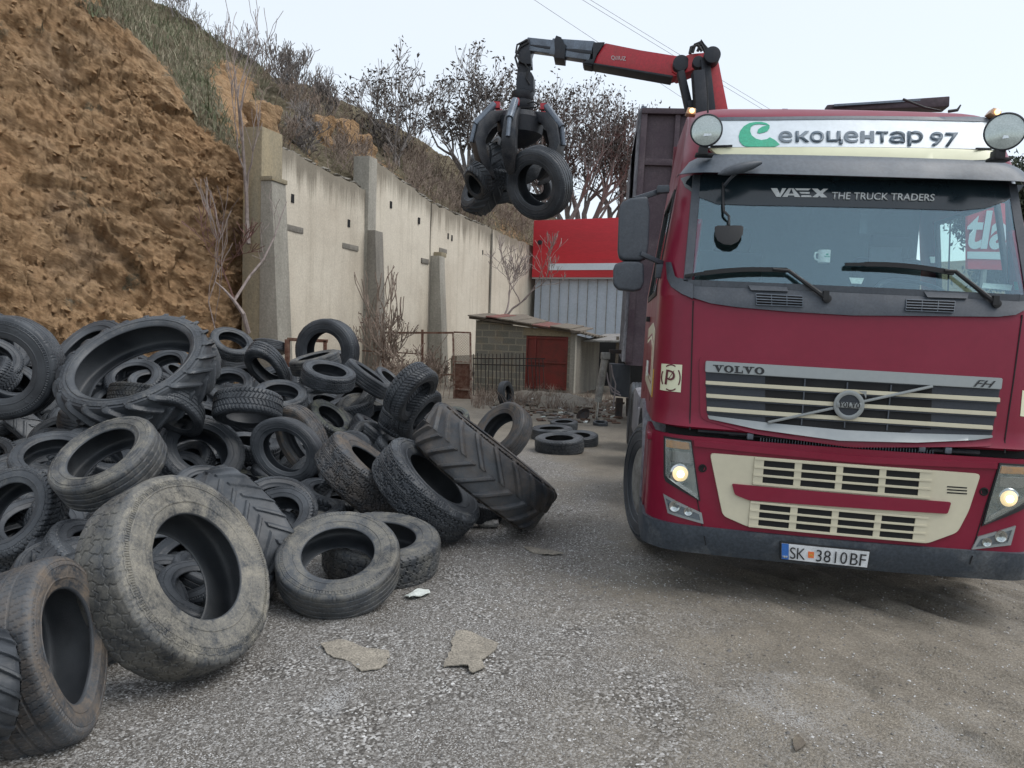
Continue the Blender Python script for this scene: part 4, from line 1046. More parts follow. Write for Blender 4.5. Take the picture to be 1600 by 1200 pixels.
# small rusty frame behind the heap top
fr = empty('rusty_stand', V(P(480, 600, 14) * [1, 1, 0])); tag(fr, 'rusty square metal frame standing behind the upright truck tyre on the heap top', 'frame')
go = P(480, 600, 14) * [1, 1, 0]
mb = MB()
mb.bar(gp(449, 575, 14), gp(449, 530, 14), .08, .08); mb.bar(gp(449, 530, 14), gp(512, 533, 14), .06, .06); mb.bar(gp(508, 575, 14), gp(508, 532, 14), .06, .06)
mb.build('frame_bars', M['rustmetal'], fr, bevel=.005)
bf = empty('bar_fence', V(P(790, 600, 20.3) * [1, 1, 0])); tag(bf, 'black iron bar fence with thin upright bars in front of the shed', 'fence')
go = P(790, 600, 20.3) * [1, 1, 0]
def FD(px): return 20.6 - (px - 742) / 110 * .8
for i in range(19):
    px = 740 + i * 6.0; mb = MB(); ln = rng.uniform(-1.5, 1.5) + (3 if i > 13 else 0); D = FD(px)
    mb.tube([gp(px + ln * 1.4, 640, D), gp(px, 551 + rng.uniform(0, 2) + (7 if i > 13 else 0), D)], .012, 5); mb.build('bar', M['ironblack'], bf, smooth=True)
for y0, y1 in ((569, 572), (560, 560.5), (618, 620)):
    mb = MB(); mb.bar(gp(739, y0, FD(739) + .02), gp(852, y1, FD(852) + .02), .012, .03); mb.build('rail', M['ironblack'], bf)

# ------------------------------------------------------------------ rubbish heap by the shed, weeds
def rubbish():
    rng = random.Random(31)
    sets = [('rubbish', 'paper', 42), ('wood_rubbish', 'wood', 110), ('dark_rubbish', 'stoned', 90), ('leaf_litter', 'leafbrown', 240)]
    for name, mt, n in sets:
        mb = MB()
        for _ in range(n):
            px = rng.uniform(772, 968); D = rng.uniform(16.8, 20.8) if rng.random() < .8 else rng.uniform(15, 17)
            p = P(px, 600, D); h = .16 * math.exp(-((px - 850) / 50) ** 2 - ((D - 19) / 1.2) ** 2)
            s = rng.uniform(.03, .13) * (1.6 if mt == 'wood' else 1)
            R3 = Matrix.Rotation(rng.uniform(0, 3.1), 3, 'Z') @ Matrix.Rotation(rng.uniform(-.5, .5), 3, 'X')
            mb.box((p[0], p[1], h + .02), (s * rng.uniform(.8, 2.6), s * rng.uniform(.4, 1), .012 + .02 * rng.random()), R3)
        o = mb.build(name, M[mt]); tag(o, kind='stuff')
    bm = bmesh.new(); bmesh.ops.create_grid(bm, x_segments=60, y_segments=40, size=1)
    c = P(850, 600, 19)
    for v in bm.verts:
        x, y = v.co.x * 1.9, v.co.y * 1.5
        e = max(0, 1 - (v.co.x ** 2 + v.co.y ** 2))
        v.co = Vector((c[0] + x, c[1] + y, -.03 + .22 * e ** .7 * (1 + .5 * float(fbm(x * 2.4, y * 2.4, 0, 4)))))
    me = bpy.data.meshes.new('soil_heap'); bm.to_mesh(me); bm.free()
    o = link('soil_heap', me, M['ground'], smooth=True); tag(o, 'low heap of soil and rubbish in front of the red shed door', 'heap')
rubbish()
def weeds():
    rng = random.Random(8); mb = MB()
    for _ in range(420):
        px = rng.uniform(738, 960); D = rng.choice([rng.uniform(18, 21.6), rng.uniform(17, 19)]); p = V(P(px, 600, D) * [1, 1, 0])
        for k in range(3):
            d = Vector((rng.gauss(0, .3), rng.gauss(0, .3), 1)); h = rng.uniform(.1, .45) * (1 if px < 880 else .6)
            mb.tube([p, p + d * h * .6, p + d * h + Vector((rng.gauss(0, .06), 0, -.03))], [.008, .006, .002], 3, False)
    o = mb.build('dry_weeds', M['twig']); tag(o, kind='stuff')
weeds()

# ------------------------------------------------------------------ power lines
for (x0, y0, x1, y1, lab) in ((835, -12, 1010, 108, 'thin grey power line crossing the sky, leftmost of the lines'), (925, -4, 1192, 168, 'thin grey power line, upper of the close pair beside the red boom'), (922, 2, 1188, 172, 'thin grey power line, lower of the close pair beside the red boom')):
    mb = MB(); a = P(x0 - 130, y0 - 75, 40); b = P(x1 + (260 if x0 > 900 else 420), y1 + (150 if x0 > 900 else 280), 60)
    pts = [a + (b - a) * t - np.array([0, 0, 1]) * (t * (1 - t) * 0.5) for t in np.linspace(0, 1, 30)]
    mb.tube(pts, .011, 5); o = mb.build('power_line', M['wire']); tag(o, lab, 'cable')
# ------------------------------------------------------------------ tyres
def tyre_mesh(key, w=0.14, rr=0.60, style='rib', nth=220, nax=34, seed=0, worn_=1.0, dent=0.0, ns=2):
    """outer radius 1, half width w, rim radius rr; axis Z; near face at z = +w"""
    S1 = [(0, 1.0), (.70, .995), (.86, .985), (.95, .962), (1.0, .925), (1.045, .86), (1.055, .79), (1.03, .72), (.97, rr + .075), (.92, rr + .035), (.90, rr + .012), (.84, rr), (.76, rr + .008),
          (.80, rr + .05), (.90, .74), (.93, .82), (.86, .905), (.6, .935), (0, .942)]
    if rr > .69: S1[6:10] = [(1.06, .85), (1.045, .80), (1.0, rr + .05), (.94, rr + .028)]; S1[14:16] = [(.93, .83), (.9, .88)]
    S1 = np.array(S1, float)
    # resample the half profile: dense on the tread and sidewall
    seg = np.array([nax, max(4, nax // 3), 3, 4, 5, 5, 5, 5, 3, 2, 2, 2, 2, 3, 3, 3, 3, 3]); seg[4:9] *= ns
    half = []
    for k in range(len(S1) - 1):
        for t in np.linspace(0, 1, seg[k], endpoint=False): half.append(S1[k] * (1 - t) + S1[k + 1] * t)
    half.append(S1[-1]); half = np.array(half)
    for _ in range(2 * ns): half[1:-1] = half[1:-1] * .6 + .2 * (half[:-2] + half[2:])
    other = half[1:-1][::-1] * [-1, 1]
    prof = np.concatenate([half, other])            # closed loop
    a = prof[:, 0]; r = prof[:, 1]; npf = len(prof)
    th = np.linspace(0, 2 * np.pi, nth, endpoint=False)
    A, T = np.meshgrid(a, th); Rr = np.tile(r, (nth, 1))
    outer = np.zeros(npf); k_out = int(sum(seg[:9])); outer[:k_out + 1] = 1; outer[-k_out:] = 1
    O = np.tile(outer, (nth, 1))
    tread = O * (Rr > .935) ; trd = tread * np.clip((Rr - .935) / .02, 0, 1)
    dep = np.zeros_like(A)
    def saw(x): return x - np.floor(x)
    def groove(d, wd): return 1 - sstep(wd * .5, wd * 1.1, np.abs(d))
    if style == 'rib':
        zz = 0.035 * np.abs(saw(T * 14) * 2 - 1)
        for g in (-.58, -.2, .2, .58): dep = np.maximum(dep, groove(A - g - zz, .05))
        dep = np.maximum(dep, .45 * groove(saw(T * 50 / (2 * np.pi) * 2 + .1 * A) - .5, .06) * (np.abs(A) > .62))
        dep *= .022 * worn_
    elif style == 'sipe':
        for g in (-.42, 0, .42): dep = np.maximum(dep, groove(A - g, .055))
        ph = saw(T * 36 / np.pi + 0.9 * np.abs(A)) - .5
        dep = np.maximum(dep, .8 * groove(ph, .09) * (np.abs(A) > .08)); dep *= .026 * worn_
    elif style == 'wint':
        ph = saw(T * 26 / np.pi + 1.6 * np.abs(A) ** .8) - .5
        dep = groove(ph, .12) * (np.abs(A) > .06)
        dep = np.maximum(dep, groove(np.abs(A) - .52 - .05 * np.sin(T * 52), .07)); dep = np.maximum(dep, .8 * groove(A, .05)); dep *= .030 * worn_
    elif style == 'block':
        zz = .09 * (np.abs(saw(T * 11) * 2 - 1) * 2 - 1)
        dep = groove(A - zz, .035)
        dep = np.maximum(dep, groove(np.abs(A) - .5 - zz * .6, .035))
        n = 22 / np.pi
        off = np.where(np.abs(A) < .5, 0.5, 0.0) + np.where(A > 0, .25, 0)
        dep = np.maximum(dep, groove(saw(T * n + off + .35 * A + .12 * np.sin(A * 14)) - .5, .075)); dep *= .026 * worn_
    elif style == 'zig':
        q = .12 * np.sin(T * 60)
        dep = np.maximum(groove(A - .25 - q * .5, .04), groove(A + .25 + q * .5, .04))
        dep = np.maximum(dep, groove(np.abs(A) - .66 - q * .4, .04))
        dep = np.maximum(dep, groove(saw(T * 60 / np.pi + A * 1.4 + .3 * np.sin(A * 9)) - .5, .10)); dep *= .024 * worn_
    elif style == 'lug':
        n = 10.5 / np.pi
        pa = saw(T * n + 1.15 * np.abs(A) + np.where(A > 0, .5, 0)) - .5
        bar = 1 - sstep(.10, .16, np.abs(pa)); bar = bar * sstep(-.02, .02, np.abs(A) + .0)
        dep = (1 - bar) * .058 * worn_ * np.clip((Rr - .90) / .08, 0, 1) / np.maximum(1e-6, np.clip((Rr - .935) / .02, .0001, 1)) * (Rr > .9) * O
        dep = np.clip(dep, 0, .058)
        Rr = Rr + 0.012 * O * (Rr > .90)
        trd = np.ones_like(trd)
    elif style == 'smooth':
        dep = .012 * worn_ * np.clip(groove(np.abs(A) - .45, .03) + groove(A, .03), 0, 1)
    # shoulder notches
    if style in ('block', 'zig', 'wint'):
        m_ = O * (np.abs(A) > .93) * (Rr > .88) * (Rr < .97); dep2 = .014 * groove(saw(T * 22 / np.pi) - .5, .15) * m_
    else: dep2 = 0
    R2 = Rr - dep * trd - dep2
    # sidewall rings, serration ring and raised lettering-like marks
    sw = O * (Rr < .93) * (Rr > rr + .05); t_ = (Rr - rr) / (1 - rr)
    ax = .009 * (groove(t_ - .30, .03) + groove(t_ - .66, .022) + .8 * groove(t_ - .80, .02)) + .010 * groove(t_ - .73, .055) * (saw(T * (110 if ns > 4 else 60) / np.pi) > .5)
    let = (vnoise(T * 26, t_ * 9, seed + .5) > .30) * groove(t_ - .53, .14) * (vnoise(T * 2.2, 0, seed + 3.) > -.05)
    ax = ax + .004 * let
    wear = .006 * fbm(np.cos(T) * 5, np.sin(T) * 5, A * 2 + seed, 3)
    R2 = R2 + wear * O
    sg = np.sign(A) * sw * ax
    Z = (A * w) + sg
    X, Y = R2 * np.cos(T), R2 * np.sin(T)
    if dent:
        X = X * (1 + dent * .4); Y = Y * (1 - dent * .5)
        Z = Z + dent * .35 * w * 6 * (np.cos(2 * T + seed) * .12) + dent * .25 * np.sin(T + seed) * w
        k = dent * .9 * np.exp(-((saw((T - 1.1 - seed) / (2 * np.pi) + .5) - .5) / .09) ** 2)
        rr_ = np.sqrt(X * X + Y * Y); f = 1 - k * .16; X = X * f; Y = Y * f
    me = np_mesh(key, np.stack([X, Y, Z], -1).reshape(-1, 3), grid_quads(nth, npf, True, True))
    at = me.attributes.new('side', 'FLOAT', 'POINT'); at.data.foreach_set('value', (np.where(O * (Rr < .95) > 0, .92, np.where(O > 0, .50, .06))).astype(np.float32).ravel())
    me.polygons.foreach_set('use_smooth', [True] * len(me.polygons)); me.set_sharp_from_angle(angle=math.radians(35))
    me.materials.append(M['rubber'])
    return me
TM = {}
def tm(key):
    if key in TM: return TM[key]
    K = {'car': dict(w=.29, rr=.615, style='sipe', nth=260, nax=22), 'carb': dict(w=.31, rr=.60, style='wint', nth=300, nax=22, seed=2), 'carr': dict(w=.28, rr=.62, style='rib', nth=240, nax=26, seed=3),
         'card': dict(w=.30, rr=.61, style='sipe', nth=260, nax=22, seed=5, dent=.5), 'cars': dict(w=.27, rr=.60, style='smooth', nth=160, nax=14, seed=6, dent=.25), 'wide': dict(w=.36, rr=.58, style='wint', nth=300, nax=26, seed=4),
         'trk': dict(w=.27, rr=.565, style='rib', nth=420, nax=32, seed=7, worn_=.8, ns=4), 'trkb': dict(w=.29, rr=.56, style='block', nth=300, nax=30, seed=8), 'trkz': dict(w=.30, rr=.57, style='zig', nth=380, nax=34, seed=9), 'trkw': dict(w=.285, rr=.535, style='block', nth=900, nax=70, seed=10, worn_=.38, ns=6),
         'trac': dict(w=.25, rr=.72, style='lug', nth=420, nax=26, seed=11), 'tracw': dict(w=.31, rr=.66, style='lug', nth=420, nax=26, seed=12, worn_=.8), 'tracd': dict(w=.34, rr=.60, style='lug', nth=380, nax=26, seed=13, worn_=.7, dent=.5), 'vand': dict(w=.40, rr=.60, style='sipe', nth=480, nax=40, seed=14, worn_=.6, dent=.35)}
    TM[key] = (tyre_mesh('tyre_' + key, **K[key]), K[key]['w'], K[key])
    return TM[key]
BLK = (.09, .095, .10, .30); GRY = (.17, .168, .158, .62); DST = (.235, .22, .185, .78); TAN = (.29, .27, .225, .86); BRN = (.175, .138, .105, .80); OLV = (.20, .21, .15, .76); BLU = (.08, .095, .12, .55)
TYRES = []
def face_matrix(cx, cy, D, r, phi):
    p = P(cx, cy, D); v = (p - CAM) / np.linalg.norm(p - CAM)
    rt = np.cross(v, [0, 0, 1.0]); rt /= np.linalg.norm(rt); up = np.cross(rt, v)
    # follow the camera's roll
    rt2 = _R - v * (_R @ v); rt2 /= np.linalg.norm(rt2); up2 = np.cross(rt2, v)
    a = math.radians(phi); s = math.sqrt(max(0, 1 - r * r))
    n = -v * r + (rt2 * math.cos(a) + up2 * math.sin(a)) * s
    return p, n
def tyre(cx, cy, Mpx, r, phi, dia, mesh, dust, label, group='worn tyres dumped in the heap', spin=None, name='tyre', cat='tyre', sq=1.0, flat=False, rest=None):
    me, w, kk = tm(mesh)
    D = dia * F / Mpx
    if flat:
        for _ in range(6):
            g = G(cx, cy, w * dia); D = g[1]; dia = Mpx * D / F
    if 'gripped' not in group and not flat:
        # never sink into the ground; tyres of the front row rest on it
        p, n = face_matrix(cx, cy, D, r, phi); c_ = p - n * (w * dia / 2)
        low = c_[2] - dia / 2 * math.sqrt(max(0, 1 - n[2] ** 2)) * .99 - abs(n[2]) * w * dia / 2
        kk_ = (CAM[2] - low) / D
        if low < -.02 or rest:
            D2 = (CAM[2] + .015) / kk_; dia *= D2 / D; D = D2
    p, n = face_matrix(cx, cy, D, r, phi)
    n = V(n).normalized(); p = V(p) - n * (w * dia / 2 * 1.0)
    x = n.orthogonal().normalized(); y = n.cross(x)
    if dia < .75 and not rest and not flat: sq = .90 + .11 * ((cx * 7.3 + cy * 3.1) % 1)
    sp_ = (cx * 13.7 + cy * 7.1) % 6.28 if spin is None else spin
    Mx = Matrix((x, y, n)).transposed().to_4x4()
    S = Matrix.Diagonal((dia / 2, dia / 2 * sq, dia / 2, 1))
    o = bpy.data.objects.new(name, me); C.objects.link(o)
    o.matrix_world = Matrix.Translation(p) @ Mx @ Matrix.Rotation(sp_, 4, 'Z') @ S
    o.color = (dust[0], dust[1], dust[2], dust[3])
    tag(o, label, cat, group)
    TYRES.append((cx, cy, D, Mpx, o))
    return o
T = tyre
# nearest tyres
T(315, 881, 320, .66, 30, 1.02, 'trkw', TAN, 'huge truck tyre with a mud caked pale sidewall, leaning at the front of the heap', rest=1)
T(272, 905, 150, .62, 60, .60, 'cars', BLK, 'small black tyre visible through the opening of the huge muddy tyre')
T(330, 835, 150, .35, 100, .62, 'car', BLK, 'black tyre lying in shadow directly behind the huge muddy tyre')
T(114, 1006, 264, .50, 22, .65, 'vand', BRN, 'squashed wide tyre with a brown stained sidewall lying at the front left corner', rest=1)
T(-128, 1085, 300, .22, 192, .72, 'tracd', GRY, 'worn smooth lugged tyre cut off by the lower left frame edge')
T(528, 861, 197, .70, 97, .75, 'trk', DST, 'grey ribbed tyre lying face up on the gravel in front of the heap', rest=1)
T(598, 834, 186, .42, 88, .84, 'trkb', DST, 'dusty chunky tread tyre lying half beneath the front round tyre', rest=1)
T(685, 745, 186, .31, 47, 1.0, 'trkz', GRY, 'dark truck tyre with fine block tread leaning beside the tractor tyre', rest=1)
T(592, 728, 176, .22, 50, .98, 'trkz', BRN, 'brownish truck tyre with an orange stained shoulder, leaning at the middle of the heap')
T(780, 698, 240, .03, 52, 1.40, 'tracw', BRN, 'large muddy tractor tyre showing its broad chevron lugs, sliding off the heap onto gravel', rest=1)
T(9, 797, 160, .70, 152, .64, 'carb', GRY, 'tyre with deep winter tread at the left frame edge above the squashed tyre')
T(118, 852, 170, .34, 75, .78, 'tracd', BLK, 'crumpled black tyre wedged behind the huge mud caked tyre')
T(352, 838, 200, .34, 212, .95, 'tracd', GRY, 'black lugged tyre bulging out right of the huge muddy tyre')
T(434, 790, 128, .84, 80, .64, 'car', BLK, 'thin dark tyre standing like a hoop in front of a pale chunky tread')
T(452, 803, 122, .14, 92, .78, 'trkb', DST, 'pale dusty tread seen through the dark hoop tyre')
T(156, 704, 184, .47, 126, .74, 'carr', DST, 'grey ribbed tyre with scuffed tread tilted steeply on the left slope of the heap')
T(80, 707, 122, .60, 103, .62, 'car', GRY, 'tyre with a pale rim edge lying behind the tilted grey ribbed tyre')
T(-2, 576, 166, .88, 192, 1.0, 'trk', BLK, 'big black truck tyre standing upright against the left frame edge')
T(-22, 528, 138, .70, 60, 1.0, 'trk', GRY, 'dark truck tyre at the far left behind the upright black one')
T(132, 545, 150, .42, 112, 1.25, 'tracd', BLK, 'black lugged tyre lying at the back left below the cliff')
T(206, 560, 240, .54, 116, 1.45, 'trac', GRY, 'giant grey tractor tyre with curled lugs on top of the heap at left')
T(163, 596, 66, .66, 118, .66, 'carb', GRY, 'small tyre resting inside the giant tractor tyre opening')
T(240, 572, 86, .18, 55, .80, 'wide', BLK, 'black tread showing inside the giant tractor tyre, upper right of its hole')
T(216, 634, 92, .16, 262, .62, 'carb', DST, 'tyre tread with a herringbone pattern under the front edge of the giant tractor tyre')
T(272, 655, 108, .42, 262, .64, 'card', BLK, 'dark arched tyre below the right side of the giant tractor tyre')
T(104, 615, 74, .45, 185, .62, 'carb', GRY, 'tyre standing between the upright black tyre and the giant tractor tyre')
T(112, 665, 86, .60, 140, .60, 'card', BLK, 'tyre half buried left of the flat ribbed tyre')
T(143, 645, 96, .20, 84, .62, 'carr', GRY, 'ribbed tyre lying flat behind the steeply tilted grey one')
T(12, 690, 120, .45, 215, .85, 'tracd', BLK, 'dark lugged tyre at the left frame edge beneath the upright black truck tyre')
T(318, 700, 136, .80, 62, .84, 'trkb', BLK, 'large rough black tyre standing in the middle of the left half of the heap')
T(287, 719, 86, .66, 126, .54, 'carb', GRY, 'small tyre with fine tread leaning on the rough black tyre')
T(292, 692, 62, .36, 112, .48, 'cars', DST, 'thin pale squashed tyre edge behind the small fine tread tyre')
T(357, 597, 80, .62, 108, .66, 'cars', GRY, 'open round tyre beside the lugs of the giant tractor tyre')
T(350, 622, 68, .58, 128, .58, 'cars', BLK, 'dark tyre half sunk below the open round one near the tractor tyre lugs')
T(386, 655, 106, .30, 266, .66, 'wide', BLU, 'bluish black tyre with fine tread facing up and hollow side below')
T(439, 612, 84, .50, 88, .62, 'car', GRY, 'tyre lying face up with a neat oval opening in the centre of the heap')
T(364, 531, 68, .62, 70, .64, 'car', GRY, 'tyre with oval opening at the back of the heap, nearest the first wall pillar')
T(420, 549, 52, .22, 262, .62, 'carr', GRY, 'ribbed tyre top just below the base of the first buttress')
T(356, 556, 54, .14, 94, .64, 'carr', GRY, 'tyre with plain ribs under the one nearest the wall pillar')
T(414, 582, 80, .66, 242, .68, 'card', GRY, 'arched tyre with its opening facing down over two torn rubber flaps')
T(505, 549, 102, .88, 186, 1.0, 'trk', BLK, 'large smooth truck tyre standing upright on the very top of the heap')
T(490, 556, 80, .14, 104, .66, 'carr', DST, 'ribbed tyre tilted in front of the upright smooth truck tyre')
T(535, 561, 54, .5, 68, .62, 'car', BLK, 'dark tyre tucked at the lower right of the upright top tyre')
T(515, 577, 86, .36, 80, .66, 'car', BLU, 'tyre lying flat with a narrow oval opening, just below the upright top tyre')
T(580, 583, 82, .13, 54, .68, 'carr', GRY, 'ribbed tyre leaning down to the right at the back edge of the heap')
T(610, 590, 54, .32, 50, .62, 'car', BLK, 'small dark tyre at the right end of the back edge of the heap')
T(482, 613, 66, .22, 40, .62, 'carb', BLU, 'tyre tread peeking out right of the neat oval opening')
T(583, 652, 118, .60, 62, .98, 'trk', DST, 'big pale grey truck tyre with wide dark opening, right half of the heap')
T(519, 650, 78, .46, 50, .60, 'carb', OLV, 'mossy greenish tyre with a reddish inner edge')
T(590, 668, 80, .15, 54, .62, 'carr', GRY, 'ribbed tyre lying across the opening of the big pale truck tyre')
T(580, 689, 72, .76, 28, .54, 'carb', GRY, 'small tyre with round dark opening standing over the brownish truck tyre')
T(444, 706, 112, .93, 205, .66, 'cars', BLK, 'thin black ring tyre standing upright in the centre of the heap')
T(466, 694, 106, .80, 200, .68, 'card', BRN, 'brown dusty tyre directly behind the thin black ring')
T(447, 716, 78, .22, 262, .62, 'carr', DST, 'tyre tread visible through the thin black ring')
T(655, 622, 96, .38, 322, .66, 'wide', GRY, 'arched tyre with tight ribs above the right of the heap, beside the gate')
T(664, 652, 92, .36, 325, .66, 'wide', BLK, 'black tyre stacked right under the arched tyre beside the gate')
T(664, 690, 92, .50, 150, .72, 'cars', DST, 'grey smooth sidewall squeezed behind the upper end of the muddy tractor tyre')
T(708, 648, 62, .40, 100, .62, 'cars', OLV, 'greenish tyre edge just behind the top of the muddy tractor tyre')
T(752, 776, 84, .40, 72, .70, 'wide', BLK, 'black tyre lying on the gravel beneath the muddy tractor tyre')
T(776, 670, 104, .60, 140, .92, 'trk', BRN, 'truck tyre with brown stained shoulder leaning behind the muddy tractor tyre')
T(874, 683, 78, .22, 90, .80, 'trkb', GRY, 'pale tyre lying flat on the yard, nearest of the small group behind the heap', 'tyres lying flat behind the heap', flat=True)
T(905, 679, 60, .26, 90, .70, 'trk', BLK, 'black tyre lying flat on the yard at the right of the small group', 'tyres lying flat behind the heap', flat=True)
T(862, 668, 66, .16, 90, .80, 'trk', BLU, 'dark tyre lying flat just behind the pale one of the small group', 'tyres lying flat behind the heap', flat=True)
T(881, 658, 44, .20, 90, .62, 'car', BLK, 'farthest small black tyre lying flat near the rubbish', 'tyres lying flat behind the heap', flat=True)
T(938, 659, 22, .3, 90, .36, 'cars', BLK, 'tiny black tyre at the foot of the pale hydraulic leg', 'tyres lying flat behind the heap', flat=True)
T(795, 615, 41, .48, 5, .70, 'trk', BLK, 'black tyre leaning upright against the bar fence', 'tyres lying flat behind the heap')
T(395, 688, 92, .30, 80, .62, 'carb', BLK, 'tyre tread in shadow left of the thin black ring')
T(453, 657, 74, .2, 85, .64, 'carr', BLU, 'ribbed tyre sunk between the oval opening and the mossy tyre')
T(378, 748, 92, .4, 95, .66, 'cars', OLV, 'pale mud covered tyre low between the rough black and the hoop tyre')
T(520, 793, 118, .24, 84, .78, 'trkb', DST, 'pale chunky tread right of the dark hoop tyre')
T(48, 655, 90, .4, 95, .66, 'car', BLK, 'flat tyre under the upright black truck tyre')
T(205, 690, 96, .42, 100, .7, 'car', BLK, 'dark tyre buried beneath the steeply tilted grey ribbed tyre')
T(345, 662, 80, .35, 75, .62, 'car', BLK, 'dark tyre hidden between the arched dark and the bluish black tyres')
T(545, 628, 74, .3, 100, .62, 'wide', BLK, 'dark tyre lying above the mossy greenish tyre')
T(630, 700, 92, .35, 65, .7, 'wide', BLK, 'black tyre filling the dip behind the fine block tread truck tyre')
T(470, 757, 96, .3, 90, .66, 'wide', BLK, 'black tyre lying low between the ring and the brownish truck tyre')

# deeper filler tyres: seen only through the gaps
def fillers():
    rng = random.Random(77); base = list(TYRES[:])
    cells = [(px, py) for py in range(560, 980, 29) for px in range(-20, 740, 38)]
    k = 0
    for px, py in cells:
        px += rng.uniform(-16, 16); py += rng.uniform(-12, 12)
        top = np.interp(px, [-50, 90, 120, 330, 450, 560, 640, 700, 780], [500, 520, 505, 520, 540, 560, 600, 640, 700])
        low = np.interp(px, [-50, 200, 330, 440, 560, 700, 760], [1010, 1010, 960, 860, 800, 790, 760])
        if py < top + 42 or py > low - 34: continue
        near = sorted(((cx - px) ** 2 + (cy - py) ** 2, D) for cx, cy, D, Mp, o in base if o.get('group', '').startswith('worn'))[:5]
        D = sum(d / (q + 900) for q, d in near) / sum(1 / (q + 900) for q, d in near) + .38
        dia = rng.uniform(.58, .7)
        z = P(px, py, D)[2]
        if z < dia * .15: continue
        T(px, py, dia * F / D, rng.uniform(.25, .8), rng.uniform(60, 130), dia, rng.choice(['car', 'cars', 'carr', 'carb', 'wide']), rng.choice([BLK, GRY, BLU]), 'black worn tyre deep in the heap, seen only through gaps between other tyres', 'tyres deep inside the heap')
fillers()
# ------------------------------------------------------------------ truck frame of reference
YAW = math.radians(7.3); LEAN = math.radians(1.2)
TA = np.array([math.cos(YAW), -math.sin(YAW), 0]); TB = np.array([math.sin(YAW), math.cos(YAW), 0])
TX = TA * math.cos(LEAN) - np.array([0, 0, 1]) * math.sin(LEAN)
TZ = TA * math.sin(LEAN) + np.array([0, 0, 1]) * math.cos(LEAN)
TO = 1.53 * TA + 5.0 * TB
TRUCK = bpy.data.objects.new('tipper_truck', None); C.objects.link(TRUCK)
TRUCK.matrix_world = Matrix(((TX[0], TB[0], TZ[0], TO[0]), (TX[1], TB[1], TZ[1], TO[1]), (TX[2], TB[2], TZ[2], TO[2]), (0, 0, 0, 1)))
tag(TRUCK, 'claret red lorry with a sign above its windscreen, lit headlamps and a tall tipper body', 'truck')
_pz = [0.15, .3, .5, .8, 1.15, 1.2, 1.6, 2.0, 2.1, 2.95, 3.05, 3.35, 3.45, 3.52]
_py = [.10, 0, 0, .02, .03, .06, .09, .13, .18, .48, .5, .7, .86, 1.12]
def Wd(z): return 1.245 if z < 2.1 else 1.245 - .15 * min(1.25, (z - 2.1) / 1.2)
def SY(x, z, W=None):
    W = Wd(z) if W is None else W
    x = min(abs(x), W - .001); y = float(np.interp(z, _pz, _py)) + .05 * x * x
    if x > W - .25: y += .25 - math.sqrt(max(0, .0625 - (x - (W - .25)) ** 2))
    return y
def loc(p):
    d = np.asarray(p) - TO
    return np.array([d @ TX, d @ TB, d @ TZ])
def tp(px, py, off=0.0):
    """truck coordinates of the point of the cab's front surface seen at the pixel"""
    d = ray(px, py); o = CAM - TO; t = 5.0
    dx, dy, dz = d @ TX, d @ TB, d @ TZ; ox, oy, oz = o @ TX, o @ TB, o @ TZ
    for _ in range(50):
        x, y, z = ox + dx * t, oy + dy * t, oz + dz * t
        t += (SY(x, z) - off - y) / dy * .7
    return np.array([ox + dx * t, oy + dy * t, oz + dz * t])
def tx(px, py, xl):
    """truck coordinates on the plane x = xl"""
    d = ray(px, py); o = CAM - TO; t = (xl - o @ TX) / (d @ TX)
    return loc(CAM + d * t)
def ty(px, py, yl):
    d = ray(px, py); o = CAM - TO; t = (yl - o @ TB) / (d @ TB)
    return loc(CAM + d * t)

def rounded(poly, r, n=4):
    """2D polygon with rounded corners"""
    out = []; m = len(poly)
    rs = r if isinstance(r, (list, tuple)) else [r] * m
    for i in range(m):
        a, b, c = (np.array(poly[i - 1][:2], float), np.array(poly[i][:2], float), np.array(poly[(i + 1) % m][:2], float))
        la, lc = np.linalg.norm(a - b), np.linalg.norm(c - b); k = min(rs[i], la * .45, lc * .45)
        if k < 1e-5: out.append(tuple(b)); continue
        p, q = b + (a - b) / la * k, b + (c - b) / lc * k
        for t in np.linspace(0, 1, n): out.append(tuple(p * (1 - t) ** 2 + b * 2 * t * (1 - t) + q * t ** 2))
    return out
def front(name, poly, mt, off=.006, th=.02, px=True, r=0.0, parent=None, bevel=.0, step=.07, fn=None):
    """panel following the cab's front: outline given by photo pixels or by (x, z)"""
    if px: pts = [tp(*p) for p in poly]; pts = [(p[0], p[2]) for p in pts]
    else: pts = poly
    if r: pts = rounded(pts, r)
    bm = bmesh.new(); f = bm.faces.new([bm.verts.new((x, 0, z)) for x, z in pts])
    for ax, lo, hi in ((0, min(p[0] for p in pts), max(p[0] for p in pts)), (2, min(p[1] for p in pts), max(p[1] for p in pts))):
        k = math.ceil(lo / step) * step
        while k < hi:
            if k > lo + 1e-3 and k < hi - 1e-3:
                no = (1, 0, 0) if ax == 0 else (0, 0, 1); co = (k, 0, 0) if ax == 0 else (0, 0, k)
                bmesh.ops.bisect_plane(bm, geom=bm.verts[:] + bm.edges[:] + bm.faces[:], plane_co=co, plane_no=no, dist=1e-5)
            k += step
    g = bmesh.ops.extrude_face_region(bm, geom=bm.faces[:])
    new = set(v for v in g['geom'] if isinstance(v, bmesh.types.BMVert))
    S = fn or SY
    for v in bm.verts:
        v.co.y = S(v.co.x, v.co.z) - off + (0 if v in new else th)
    bmesh.ops.recalc_face_normals(bm, faces=bm.faces)
    if bevel:
        es = [e for e in bm.edges if len(e.link_faces) == 2 and e.calc_face_angle(0) > 1.0]
        bmesh.ops.bevel(bm, geom=es, offset=bevel, segments=2, affect='EDGES', clamp_overlap=True)
    me = bpy.data.meshes.new(name); bm.to_mesh(me); bm.free()
    o = link(name, me, M[mt] if isinstance(mt, str) else mt, parent or TRUCK, smooth=True); me.set_sharp_from_angle(angle=math.radians(35))
    return o
